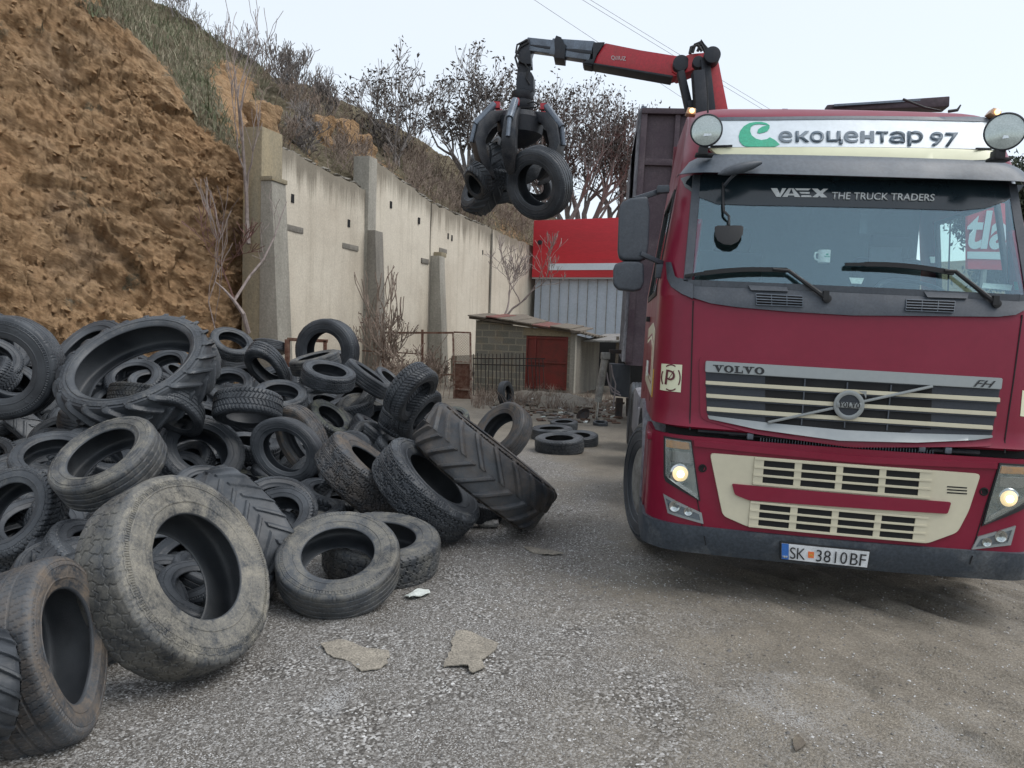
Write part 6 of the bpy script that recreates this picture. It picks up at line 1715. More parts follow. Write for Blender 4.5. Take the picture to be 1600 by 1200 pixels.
# sun visor: a shaped strip that juts forward
def visor():
    n = 60; rows = []
    for k in range(n + 1):
        u = -1 + 2 * k / n; x = u * 1.17
        e = abs(u)
        zt = 3.045 - .0 * e - .10 * max(0, (e - .72) / .28) ** 2 * 1.0
        zb = 2.875 - .012 * (1 - e * e) 
        W = 1.19
        def yy(z, out): return SY(min(abs(x), 1.19) * .985, min(z, 3.0), 1.2) - out
        drop = .02 * e
        if e > .93: zt -= (e - .93) * 1.0
        sec = []
        for t, out in ((0, -.01), (.15, .05), (.4, .085), (.75, .115), (1.0, .125)):
            z = zt + (zb - zt) * t; sec.append((x, yy(z, out), z))
        for t, out in ((1.0, .105), (.6, .085), (.2, .03)):
            z = zt + (zb - zt) * t; sec.append((x, yy(z, out), z))
        rows.append(sec)
    mb = MB(); m = len(rows[0]); vs = [p for r in rows for p in r]
    fs = [(i * m + j, i * m + (j + 1) % m, (i + 1) * m + (j + 1) % m, (i + 1) * m + j) for i in range(n) for j in range(m)]
    fs += [tuple(range(m)), tuple(n * m + j for j in range(m))[::-1]]
    mb._add(vs, fs); return mb.build('sun_visor', M['visor'], TRUCK, smooth=True, angle=50)
visor()
front('cream_strip', [(1108, 234.5), (1330, 233), (1480, 235), (1560, 240), (1561, 248), (1545, 252), (1500, 253.5), (1330, 252), (1150, 247), (1118, 243)], 'creamlight', off=.05, th=.05, bevel=.004)
front('visor_lip', [(1112, 243), (1150, 247.5), (1330, 252.5), (1500, 254), (1545, 252.5), (1562, 248.5), (1562, 253), (1530, 259), (1480, 261), (1330, 258), (1160, 254), (1120, 249)], 'visor', off=.056, th=.06)
front('sign_box', [(1100, 194), (1200, 190.5), (1330, 189), (1450, 191), (1545, 196), (1558, 238), (1480, 234.5), (1330, 232.5), (1200, 232.5), (1112, 233.5), (1098, 233)], 'white', off=.05, th=.06, step=.03)
front('sign_top_trim', [(1098, 190), (1200, 186), (1330, 184.5), (1450, 186), (1548, 191.5), (1549, 196.5), (1450, 191.3), (1330, 189.4), (1200, 190.9), (1100, 194.5)], 'visor', off=.056, th=.06)
# sign lettering and emblem
for ch, x0, x1, y0, y1, bo in (('e', 1214, 1235, 208, 225.5, .0), ('к', 1240, 1261.5, 208, 225, .03), ('о', 1262.5, 1284, 208, 225.5, .03), ('ц', 1288, 1313, 208, 228.5, .03), ('e', 1315, 1337, 208, 225.5, .0), ('т', 1364.5, 1383, 208.5, 226, .03),
                              ('а', 1385, 1409, 208.5, 226.5, .03), ('р', 1413, 1437, 208, 231, .03), ('9', 1448, 1468.5, 209.5, 231.5, .03), ('7', 1471, 1491, 210.5, 232.5, .03)):
    sk = 3.5 if ch in '97' else 0
    text_on('sign_letter', ch, [(x0 + sk * .2, y0), (x1 + sk * .2, y0), (x1 - sk, y1), (x0 - sk * .3, y1)], 'textgrey', tp, .056, bo * .55, 0, TRUCK, 1.0, .004)
strokes_text('sign_letter', [[(0, 0), (.3, 0), (.3, 1), (0, 1)], [(.7, 0), (1, 0), (1, 1), (.7, 1)], [(.3, .37), (.7, .37), (.7, .63), (.3, .63)]], (1340.5, 208), (1361.5, 208), (1361.5, 225.5), (1340.5, 225.5), 'textgrey', .059)
Z = lambda x, y: (1000 + x / 5.333, 150 + y / 5.333)
def sign_poly(pts, mt, off): return front('sign_emblem', [Z(*p) for p in pts], mt, off=off + .001, th=.004, step=.03)
sign_poly([(1068, 262), (1040, 242), (1000, 233), (950, 233), (900, 242), (855, 268), (825, 305), (812, 350), (820, 395), (845, 425), (875, 438), (1110, 438), (1150, 418), (1110, 382), (1068, 360), (1045, 375), (1000, 383), (955, 372), (920, 345), (906, 310), (912, 275), (940, 255), (985, 250), (1035, 256)], 'green', .0535)
sign_poly([(965, 322), (975, 292), (1005, 272), (1040, 263), (1067, 262), (1066, 285), (1050, 308), (1020, 320), (985, 328)], 'green', .0535)
mb = MB(); a, b = tp(1108, 232.5), tp(1142, 231.5)
mb.bar((a[0], a[1] - .065, a[2]), (b[0], b[1] - .065, b[2]), .012, .012); a, b = tp(1518, 236), tp(1566, 237); mb.bar((a[0], a[1] - .065, a[2]), (b[0], b[1] - .065, b[2]), .012, .012); mb.build('sign_bracket', M['black'], TRUCK)

# round spot lamps and small lit markers
def spot(px, py, rpx, D, tilt):
    s = empty('spot_lamp', parent=TRUCK); c = loc(P(px, py, D)); r = rpx / F * D
    d = Vector((tilt, -1, -.02)).normalized()
    mb = MB(); mb.lathe([(.01, -.10), (r * .6, -.09), (r * .97, -.02), (r * 1.0, .012), (r * .93, .016), (r * .93, .006), (.01, .006)], c, d, 44); mb.build('lamp_shell', M['black'], s, smooth=True, angle=35) if False else mb.build('lamp_shell', M['cranek'], s, smooth=True)
    mb = MB(); mb.lathe([(.002, .026), (r * .5, .022), (r * .92, .010), (r * .92, .004), (.002, .004)], c, d, 44); mb.build('lamp_lens', M['spotglass'], s, smooth=True)
    mb = MB(); mb.box((c[0] - .01, c[1] + .04, c[2] - r - .02), (.06, .08, .06)); mb.box((c[0], c[1] + .05, c[2] - r - .045), (.12, .08, .02)); mb.build('lamp_bracket', M['black'], s, bevel=.006)
    mb = MB(); mb.prism([(c[0] + .005 + q[0] * r, c[1] - .03, c[2] - r * .35 + q[1] * r) for q in ((-.25, -.08), (.3, 0), (.34, .12), (.05, .09), (-.2, .1))], (0, .004, 0)); mb.build('bulb_glint', M['chrome'], s)
spot(1104, 204, 24.5, 5.25, -.25); spot(1570, 206, 28.5, 4.86, -.45)
def marker(px, py, D, w, tilt):
    m = empty('marker_lamp', parent=TRUCK); c = loc(P(px, py, D))
    mb = MB(); mb.box((c[0], c[1], c[2]), (w, .09, .05), Matrix.Rotation(tilt, 3, 'Y'), .8); mb.build('marker_housing', M['amber'], m, bevel=.008)
    mb = MB(); mb.lathe([(.002, .014), (.015, .01), (.019, 0), (.002, 0)], (c[0] + .004, c[1] - .045, c[2]), (0, -1, 0), 18); mb.build('marker_bulb', M['marker'], m, smooth=True)
marker(1079.5, 175.5, 5.75, .075, .12); marker(1552.5, 178, 5.35, .075, .45)
# aerials and roof bits
mb = MB(); mb.tube([loc(P(1106, 176, 5.5)), loc(P(1106, 158, 5.5)), loc(P(1105, 120, 5.5))], [.008, .005, .003], 6); mb.build('aerial', M['black'], TRUCK)
mb = MB(); mb.tube([loc(P(1411, 155, 6.2)), loc(P(1445, 168, 6.1)), loc(P(1470, 173, 6.1))], [.010, .008, .006], 6); mb.build('aerial', M['black'], TRUCK)
mb = MB(); mb.tube([loc(P(1482, 174, 6.0)), loc(P(1496, 172, 6.0)), loc(P(1501, 164, 6.0))], [.012, .012, .006], 6); mb.build('aerial', M['black'], TRUCK)

# ------------------------------------------------------------------ cab interior seen through the glass
IN = empty('cab_interior', parent=TRUCK)
mb = MB(); mb.prism([(-1.06, .36, 2.04), (1.06, .36, 2.04), (1.1, .95, 2.10), (-1.1, .95, 2.10)], (0, 0, .05)); mb.build('dashboard', M['dash'], IN, bevel=.02)
mb = MB(); mb.box((0, 1.45, 1.7), (2.3, 1.6, .05)); mb.build('cab_floor', M['interior'], IN)
mb = MB(); mb.box((0, 2.15, 2.35), (2.12, .05, 1.4)); mb.build('sleeper_curtain', M['curtain'], IN)
mb = MB(); mb.box((0, 1.5, 2.98), (2.1, 1.4, .04)); mb.build('headliner', M['interior'], IN)
for x in (-.62, .62):
    st = empty('seat', parent=IN)
    mb = MB(); mb.box((x, 1.55, 2.05), (.52, .16, .85)); mb.build('backrest', M['interior'], st, bevel=.05)
    mb = MB(); mb.box((x, 1.53, 2.56), (.30, .12, .2)); mb.build('headrest', M['interior'], st, bevel=.04)
mb = MB(); c = Vector((.62, .95, 2.16)); ax = Vector((0, -.45, .9)).normalized()
pts = [c + (ax.orthogonal().normalized() * math.cos(t) + ax.cross(ax.orthogonal().normalized()) * math.sin(t)) * .24 for t in np.linspace(0, 2 * math.pi, 33)]
mb.tube(pts, .016, 8, False); sw = mb.build('steering_wheel', M['visor'], IN, smooth=True)
def inpt(px, py, y): return ty(px, py, y)
cu = bpy.data.objects.new('mug', None); C.objects.link(cu)
c = inpt(1287, 411, .50); cup_w = TRUCK.matrix_world @ Vector(c); cu.location = cup_w
tag(cu, 'white mug standing on the dashboard behind the windscreen', 'mug')
mb = MB(); mb.lathe([(.002, 0), (.036, 0), (.040, .004), (.041, .088), (.037, .088), (.036, .008), (.002, .008)], (0, 0, 0), (0, 0, 1), 28); mb.build('mug_body', M['mugwhite'], cu, smooth=True)
mb = MB(); mb.tube([(-.038, 0, .072), (-.062, -.004, .068), (-.068, -.006, .045), (-.060, -.004, .024), (-.038, 0, .018)], .007, 8); mb.build('mug_handle', M['mugwhite'], cu, smooth=True)
mb = MB(); mb.box((.004, -.0415, .055), (.016, .003, .012)); mb.box((.004, -.0415, .040), (.036, .003, .005)); mb.build('mug_print', M['green'], cu)
def loose(name, pts, y, mt, label, cat, th=.004):
    q = [TRUCK.matrix_world @ Vector(inpt(px, py, y + dy)) for px, py, dy in pts]
    mb = MB(); mb.prism(q, (0, 0, th)); o = mb.build(name, M[mt]); return tag(o, label, cat)
loose('note_paper', [(1327, 434.5, 0), (1350, 435.5, 0), (1346, 444, -.07), (1330, 443, -.07)], .36, 'paper', 'small white paper on the dashboard at the middle of the windscreen', 'paper')
loose('permit_card', [(1536, 443, 0), (1582, 446, 0), (1580, 454, -.06), (1534, 450, -.06)], .42, 'paper', 'pale printed card on the dashboard near the driver wiper', 'card')
loose('teal_card', [(1584, 441, 0), (1604, 442, 0), (1604, 453, -.05), (1586, 453, -.05)], .45, 'teal', 'teal card at the driver corner of the dashboard', 'card')
mb = MB(); c0, c1, c2, c3 = [inpt(*p) for p in ((1359, 386, 1.2), (1410, 386, 1.2), (1408, 412, 1.2), (1360, 412, 1.2))]; mb.prism([c0, c1, c2, c3], (0, .02, 0)); mb.build('tablet', M['visor'], IN)
mb = MB(); c0, c1, c2, c3 = [inpt(*p) for p in ((1345, 330, .6), (1357, 330, .6), (1354, 366, .6), (1343, 365, .6))]; mb.prism([c0, c1, c2, c3], (0, .01, 0)); mb.build('pennant', M['curtain'], IN)
mb = MB(); c0, c1, c2, c3 = [inpt(*p) for p in ((1453, 401, .6), (1461, 401, .6), (1461, 411, .6), (1455, 411, .6))]; mb.prism([c0, c1, c2, c3], (0, .01, 0)); mb.build('label_tag', M['paper'], IN)
# front mirror: housing on the visor; its windscreen reflection modelled as a dark solid
FM = empty('front_mirror', parent=TRUCK)
def body_tube(mb, pts, rads, squash=1.0): mb.tube(pts, rads, 10)
mb = MB(); a, b = tp(1122, 272, .20), tp(1190, 254, .16)
pts = [a * (1 - t) + b * t for t in (0, .12, .3, .55, .8, 1)]; mb.tube(pts, [.005, .02, .032, .036, .028, .01], 10); mb.build('mirror_housing', M['plastic'], FM, smooth=True)
mb = MB(); mb.tube([tp(1153, 268, .16), tp(1140, 280, .12), tp(1131, 291, .04)], [.012, .010, .012], 8); mb.build('mirror_arm', M['plastic'], FM, smooth=True)
mb = MB(); mb.tube([tp(1130, 286, .05), tp(1130, 318, .05), tp(1131, 330, .05), tp(1139, 338, .05), tp(1139, 352, .05)], .009, 8); mb.build('stem', M['black'], FM, smooth=True)  # stem as mirrored in the windscreen, modelled as a tube
mpts = [(1117, 354), (1122, 352), (1158, 352), (1162, 354), (1161, 366), (1154, 377), (1143, 383), (1131, 382), (1121, 376), (1117, 366)]
mb = MB(); q = [tp(*p, .06) for p in mpts]; mb.prism(q, (0, .02, 0)); mb.build('mirror_reflection', M['black'], FM, bevel=.006)

# ------------------------------------------------------------------ door mirrors, arms
MR = empty('door_mirror', parent=TRUCK)
def prism_px(mb, pts, D, th):
    q = [loc(P(px, py, D)) for px, py in pts]; mb.prism(q, (0, th, 0))
mb = MB(); prism_px(mb, [(967, 325), (972, 315), (985, 309), (1012, 306), (1016, 330), (1014, 380), (1011, 402), (1000, 407), (975, 406), (967, 402), (965, 390)], 5.45, .16); mb.build('mirror_case', M['plastic'], MR, bevel=.022, seg=3)
mb = MB(); prism_px(mb, [(958, 421), (961, 412), (975, 408), (998, 408), (1006, 412), (1007, 440), (1002, 452), (990, 455), (966, 452), (958, 444)], 5.45, .14); mb.build('mirror_case', M['plastic'], MR, bevel=.02, seg=3)
mb = MB(); mb.bar(loc(P(990, 312, 5.5)), loc(P(1040, 296, 5.55)), .05, .04); mb.bar(loc(P(1036, 302, 5.5)), loc(P(1036, 290, 5.5)), .09, .06, (0, 1, 0)); mb.build('mirror_arm', M['plastic'], MR, bevel=.012)
mb = MB(); mb.bar(loc(P(1000, 396, 5.45)), loc(P(1036, 412, 5.5)), .04, .035); mb.box(loc(P(1034, 424, 5.5)), (.09, .06, .10)); mb.build('mirror_arm', M['plastic'], MR, bevel=.01)
mb = MB(); mb.bar(loc(P(980, 407, 5.52)), loc(P(980, 412, 5.52)), .04, .04); mb.build('mirror_joint', M['black'], MR)

# ------------------------------------------------------------------ cab side: door, stripes, glass, step, wheel
XL = -1.249
def side(name, pts, mt, out=.006, th=.02, parent=None, sgn=-1):
    """outline in (y, z) on the cab's side"""
    mb = MB(); mb.prism([(sgn * (Wd(z) + out), y, z) for y, z in pts], (-sgn * th, 0, 0)); return mb.build(name, M[mt], parent or TRUCK, bevel=.002)
for s in (-1, 1):
    dr = empty('cab_door', parent=TRUCK)
    side('window_glass', [(.80, 2.07), (1.97, 2.07), (1.95, 2.84), (1.0, 2.84)], 'sideglass', -.01, .004, dr, s)
    for pts in ([(.78, 2.04), (2.0, 2.04), (2.0, 2.08), (.80, 2.08)], [(.79, 2.08), (.83, 2.08), (.98, 2.82), (.94, 2.84)], [(.95, 2.82), (2.0, 2.82), (2.0, 2.86), (.95, 2.86)], [(1.95, 2.08), (2.0, 2.08), (2.0, 2.82), (1.95, 2.82)]):
        side('window_frame', pts, 'black', .008, .03, dr, s)
    for (y, z0, z1) in ((.76, 1.25, 2.85), (1.72, 1.25, 2.85)): side('door_gap', [(y, z0), (y + .012, z0), (y + .012, z1), (y, z1)], 'dark', .003, .01, dr, s)
    side('door_handle', [(1.5, 1.86), (1.66, 1.86), (1.66, 1.90), (1.5, 1.90)], 'black', .03, .03, dr, s)
    for w, mt, o_ in ((.0, 'cream', .004), (.08, 'red', .006), (.10, 'creamlight', .008), (.125, 'red', .010)):
        side('door_stripe', [(.62 + w, 1.30 + w), (1.60 - w, 1.36 + w), (1.60 - w, 1.80 - w), (.95, 1.84 - w), (.66 + w, 1.78 - w)], mt, o_, .008, dr, s)
    mb = MB()
    for k in range(4): mb.prism([(s * (1.249 + .014), 1.05 + k * .05, 1.42), (s * (1.249 + .014), 1.09 + k * .05, 1.42), (s * (1.249 + .014), 1.09 + k * .05, 1.54), (s * (1.249 + .014), 1.05 + k * .05, 1.54)], (s * -.006, 0, 0))
    mb.build('door_writing', M['paper'], dr)
    side('warning_label', [(.46, 1.30), (.52, 1.30), (.52, 1.50), (.46, 1.50)], 'yellow', .004, .006, None, s)
    # wheel arch, fender step
    n = 14; mb = MB()
    for k in range(n):
        a0, a1 = math.pi * k / n, math.pi * (k + 1) / n
        for t0, t1 in ((a0, a1),):
            p = [(s * 1.27, 1.42 - math.cos(t) * r, .52 + math.sin(t) * r * 1.02) for t, r in ((t0, .60), (t1, .60), (t1, .68), (t0, .68))]
            mb.prism(p, (-s * .34, 0, 0))
    mb.build('wheel_arch', M['boxside'], TRUCK)
    side('step_well', [(.55, .50), (.80, .50), (.80, 1.05), (.62, 1.1), (.52, .9)], 'red_dusty', .012, .02, None, s)
    mb = MB(); mb.box((s * 1.23, 2.22, .75), (.06, .35, .6)); mb.build('rear_fender', M['boxside'], TRUCK, bevel=.01)
    # small red lamp ledge by the headlight
    mb = MB(); mb.box((s * 1.22, .38, 1.04), (.10, .16, .05)); mb.build('corner_ledge', M['red'], TRUCK, bevel=.012)
def wheel(x, y, z, s, steer=0.0):
    w = empty('wheel', (x, y, z), TRUCK); w.rotation_euler = (0, 0, steer)
    me = tm('trk')[0]
    o = bpy.data.objects.new('tyre', me); C.objects.link(o); o.parent = w
    o.rotation_euler = (0, math.radians(90) * s, 0); o.scale = (.51, .51, .56); o.color = (.13, .125, .12, .55)
    mb = MB(); R_ = .30
    mb.lathe([(R_, .13), (R_, .10), (.27, .09), (.24, .03), (.20, .015), (.16, .06), (.10, .07), (.10, .12), (.05, .13), (.01, .13)], (0, 0, 0), (s, 0, 0), 36); mb.build('rim', M['steelgrey'], w, smooth=True, angle=30)
    mb = MB()
    for k in range(10):
        a = 2 * math.pi * k / 10; mb.lathe([(.002, .095), (.014, .095), (.014, .06), (.002, .06)], (0, math.cos(a) * .15, math.sin(a) * .15), (s, 0, 0), 8)
    mb.build('wheel_nuts', M['chrome'], w)
    return w
wheel(-1.10, 1.42, .51, -1, math.radians(15)); wheel(1.10, 1.42, .51, 1, math.radians(15))
for y in (5.6, 7.0):
    wheel(-1.05, y, .51, -1); wheel(1.05, y, .51, 1)
mb = MB()
for x in (-.42, .42): mb.box((x, 5.2, .92), (.09, 7.4, .26))
mb.box((0, .9, .62), (1.6, .5, .3)); mb.box((0, 1.42, .5), (1.9, .12, .12)); mb.build('chassis', M['dark'], TRUCK, bevel=.01)
mb = MB(); mb.box((-1.02, 3.6, .85), (.45, 1.3, .55)); mb.build('fuel_tank', M['boxside'], TRUCK, bevel=.06)
mb = MB(); mb.box((1.02, 3.6, .85), (.45, 1.3, .55)); mb.build('fuel_tank', M['boxside'], TRUCK, bevel=.06)

# ------------------------------------------------------------------ tipper body
tl_ = None
XB = -1.27
c_tl = tx(1003, 170, XB); YB = float(c_tl[1]); ZB = float(c_tl[2])
BX = empty('tipper_body', parent=TRUCK)
YE = YB + 5.5; ZL = 1.25
mb = MB(); mb.box((XB + .04, (YB + YE) / 2, (ZB + ZL) / 2), (.08, YE - YB, ZB - ZL)); mb.build('side_wall', M['boxside'], BX)
mb = MB(); mb.box((-XB - .04, (YB + YE) / 2, (ZB + ZL) / 2), (.08, YE - YB, ZB - ZL)); mb.build('side_wall', M['boxside'], BX)
for k in range(8):
    y = YB + .05 + k * .75
    for s in (1, -1): mb = MB(); mb.box((s * (XB - .03), y, (ZB + ZL) / 2), (.07, .10, ZB - ZL - .02)); mb.build('side_rib', M['boxside'], BX, bevel=.008)
mb = MB(); mb.box((0, YB + .05, (ZB + ZL) / 2), (2.46, .05, ZB - ZL)); mb.build('front_wall', M['box'], BX)
for s in (-1, 1): mb = MB(); mb.box((s * 1.215, YB - .01, (ZB + ZL) / 2), (.11, .09, ZB - ZL)); mb.build('corner_post', M['box'], BX, bevel=.012)
zr_ = ty(1040, 254, YB)[2]
mb = MB(); mb.box((0, YB - .02, ZB - .05), (2.54, .12, .10)); mb.build('top_rail', M['box'], BX, bevel=.012)
mb = MB(); mb.box((0, YB - .0, zr_), (2.36, .08, .12)); mb.build('cross_rail', M['box'], BX, bevel=.012)
for x in (-.62, 0, .62): mb = MB(); mb.box((x, YB - .005, (ZB + ZL) / 2 - .02), (.09, .07, ZB - ZL - .1)); mb.build('upright', M['box'], BX, bevel=.01)
mb = MB(); mb.box((0, (YB + YE) / 2, ZL), (2.5, YE - YB, .1)); mb.build('floor_plate', M['box'], BX)
mb = MB(); mb.box((0, YE, (ZB + ZL) / 2), (2.5, .08, ZB - ZL)); mb.build('tailgate', M['box'], BX)
mb = MB()
for s in (-1, 1): mb.box((s * 1.235, (YB + YE) / 2, ZB + .02), (.10, YE - YB, .06))
mb.build('side_cap_rail', M['craneg'], BX, bevel=.01)
# rolled cover beam whose end rises above the cab roof on the driver side
mb = MB(); a, b = loc(P(1290, 171, 7.8)), loc(P(1478, 163, 7.6)); mb.bar(a, b, .12, .06, (0, 0, 1), .20, .10); mb.build('cover_beam', M['box'], BX, bevel=.012)
mb = MB(); a, b = loc(P(1300, 168, 7.75)), loc(P(1478, 157, 7.6)); mb.bar(a, b, .16, .02, (0, 0, 1)); mb.build('cover_cap', M['craneg'], BX)
# torn load cover hanging down the passenger side
mb = MB(); n, m = 30, 40; g = []
for i in range(n + 1):
    for j in range(m + 1):
        y = YB - .05 + (YE - YB) * j / m; t = i / n; z = ZB - .02 - t * (1.9 + .35 * float(vnoise(y * 1.3, 3, 1)))
        g.append((XB - .075 - .05 * t - .045 * float(fbm(y * 2.5, z * 1.2, 4.0, 3)), y, z))
mb._add(g, [(i * (m + 1) + j, i * (m + 1) + j + 1, (i + 1) * (m + 1) + j + 1, (i + 1) * (m + 1) + j) for i in range(n) for j in range(m)])
mb.build('load_cover', M['boxside'], BX, smooth=True)

# red sign standing beyond the truck, seen through the windscreen and side window
def sgn_pt(px, py, D=16.0): return P(px, py, D)
SG = empty('red_signboard', V(P(1545, 520, 16.0) * [1, 1, 0])); tag(SG, 'red signboard with white lettering seen through the cab windows', 'sign')
so = P(1545, 520, 16.0) * [1, 1, 0]
def sgp(px, py, D=16.0): return P(px, py, D) - so
mb = MB(); mb.prism([sgp(1512, 420), sgp(1582, 422), sgp(1582, 318), sgp(1512, 316)], (0, .08, 0)); mb.build('board', M['signred'], SG)
mb = MB(); mb.prism([sgp(1512, 404, 15.97), sgp(1582, 406, 15.97), sgp(1582, 394, 15.97), sgp(1512, 393, 15.97)], (0, .02, 0)); mb.build('board_stripe', M['white'], SG)
me, uv = text_mesh('tla', .03, .1)
tlp, trp, brp, blp = sgp(1514, 328, 15.96), sgp(1578, 330, 15.96), sgp(1575, 390, 15.96), sgp(1508, 389, 15.96)
for v, (u, w) in zip(me.vertices, uv): v.co = V((blp * (1 - u) + brp * u) * (1 - w) + (tlp * (1 - u) + trp * u) * w)
link('board_lettering', me, M['white'], SG)
mb = MB()
for px in (1530, 1570): q = sgp(px, 520, 16.05) * [1, 1, 0]; mb.bar(q, q + [0, 0, sgp(px, 420)[2]], .08, .08)
mb.build('sign_posts', M['steelgrey'], SG)
# ------------------------------------------------------------------ loader crane (part of the truck)
CR = empty('loader_crane', parent=TRUCK)
def L(px, py, D): return loc(P(px, py, D))
Dk, Dt = 8.3, 9.7
def boom(name, a, b, h0, h1, mt, wd=.22, parent=CR, bev=.012):
    """box beam between two pixel points: (px, py, D), heights in metres"""
    A_, B_ = V(L(*a)), V(L(*b)); mb = MB(); mb.bar(A_, B_, wd, h0, (0, 0, 1), wd, h1); return mb.build(name, M[mt], parent, bevel=bev)
Dm = lambda px: Dt + (Dk - Dt) * (px - 820) / (1100 - 820)
# column rising behind the cab
boom('crane_column', (1122, 190, Dk), (1107, 92, Dk), .20, .14, 'craned', .2)
boom('crane_column_side', (1112, 190, Dk - .14), (1101, 92, Dk - .14), .10, .10, 'cranek', .06)
boom('lift_cylinder', (1096, 186, Dk - .16), (1090, 112, Dk - .16), .13, .12, 'cranek', .13)
boom('lift_cylinder_rod', (1077, 172, Dk), (1063, 112, Dk), .085, .075, 'cranek', .085)
boom('cylinder_gland', (1083, 172, Dk - .0), (1080, 158, Dk), .12, .12, 'cranek', .12)
# knuckle
def plate(name, pts, D, th, mt, bev=.01):
    mb = MB(); q = [L(px, py, D(px) if callable(D) else D) for px, py in pts]; mb.prism(q, (0, th, 0)); return mb.build(name, M[mt], CR, bevel=bev)
plate('knuckle', [(1060, 92), (1078, 84), (1100, 82), (1116, 86), (1112, 100), (1090, 106), (1074, 113), (1060, 118), (1050, 112), (1048, 98)], lambda x: Dm(x) - .14, .28, 'craned')
for px, py, r in ((1064, 99, .085), (1113, 86, .085), (1091, 97, .06)):
    c = L(px, py, Dm(px) - .17); mb = MB(); mb.lathe([(.004, -.02), (r, -.02), (r, .34), (.004, .34)], c, (0, 1, 0), 24); mb.build('pivot_pin', M['cranek'], CR, smooth=True, bevel=.006)
# main red boom with bevelled end
plate('red_boom', [(1063, 88), (1060, 118), (1048, 121), (928, 100), (928, 94), (946, 67), (1000, 78)], lambda x: Dm(x) - .11, .22, 'craned', .008)
plate('boom_shadow_flange', [(1052, 118), (1050, 121.5), (925, 100), (925, 97.5)], lambda x: Dm(x) - .125, .25, 'cranek', .004)
plate('boom_nose', [(927, 66), (945, 65.5), (933, 84), (927, 100), (912, 98), (916, 94), (926, 92)], lambda x: Dm(x) - .13, .26, 'cranek', .006)
boom('extension', (866, 76, Dm(866) + 0), (930, 83, Dm(930)), .19, .22, 'craneg', .18)
boom('extension_groove', (868, 76, Dm(866) - .095), (926, 82.5, Dm(926) - .095), .045, .045, 'cranek', .03)
plate('extension_collar', [(866, 62), (869, 55), (877, 58), (880, 66), (884, 70), (882, 92), (865, 90), (867, 80)], lambda x: Dm(x) - .125, .25, 'cranek', .006)
plate('under_bracket', [(910, 96), (925, 99), (925, 103), (912, 101)], lambda x: Dm(x) - .1, .2, 'cranek', .003)
boom('inner_extension', (826, 71, Dm(826)), (868, 76, Dm(868)), .155, .16, 'craneg', .14)
boom('extension_groove', (828, 71, Dm(826) - .075), (866, 76, Dm(866) - .075), .035, .035, 'cranek', .03)
text = None
me, uv = text_mesh('Q///UZ', .01)
tl, tr, br, bl = [L(px, py, Dm(px) - .13) for px, py in ((955, 86.5), (978, 88.5), (978, 96), (955, 94))]
for v, (u, w) in zip(me.vertices, uv): v.co = V((bl * (1 - u) + br * u) * (1 - w) + (tl * (1 - u) + tr * u) * w)
link('boom_lettering', me, M['textwhite'], CR)
# head link, hoses, rotator
plate('boom_head', [(812, 66), (822, 60), (830, 61), (832, 72), (829, 82), (830, 100), (820, 100), (810, 96), (809, 82)], lambda x: Dt - .12, .24, 'cranek', .012)
boom('swivel_link', (820, 98, Dt), (817, 126, Dt), .17, .15, 'cranek', .15)
plate('link_cheek', [(808, 112), (830, 112), (834, 120), (833, 140), (828, 146), (808, 146), (806, 130)], lambda x: Dt - .11, .22, 'cranek', .012)
def lat(name, prof, c, mt, n=28):
    mb = MB(); mb.lathe(prof, V(c), (0, 0, 1), n); return mb.build(name, M[mt], CR, smooth=True, angle=35)
c = L(816, 160, Dt); lat('rotator', [(.01, -.12), (.12, -.12), (.15, -.06), (.15, .0), (.12, .02), (.14, .05), (.14, .12), (.09, .15), (.01, .15)], c, 'cranek')
for (pts, r) in (([(826, 66), (812, 74), (805, 90), (810, 106)], .014), ([(824, 62), (808, 70), (806, 82), (812, 96)], .012), ([(800, 154), (815, 163), (834, 159), (843, 164), (836, 168), (812, 168)], .010), ([(790, 156), (806, 160), (815, 172)], .010), ([(819, 98), (826, 108), (822, 122), (828, 132)], .010)):
    mb = MB(); mb.tube([L(px, py, Dt - .13) for px, py in pts], r, 6); mb.build('hose', M['black'], CR, smooth=True)
for (pts) in ([(1082, 82), (1086, 70), (1094, 66), (1100, 76), (1103, 84)], [(1078, 84), (1080, 74), (1090, 70), (1097, 80)], [(1090, 80), (1096, 64), (1104, 76), (1108, 86)]):
    mb = MB(); mb.tube([L(px, py, Dk - .1) for px, py in pts], .018, 6); mb.build('hose', M['black'], CR, smooth=True)

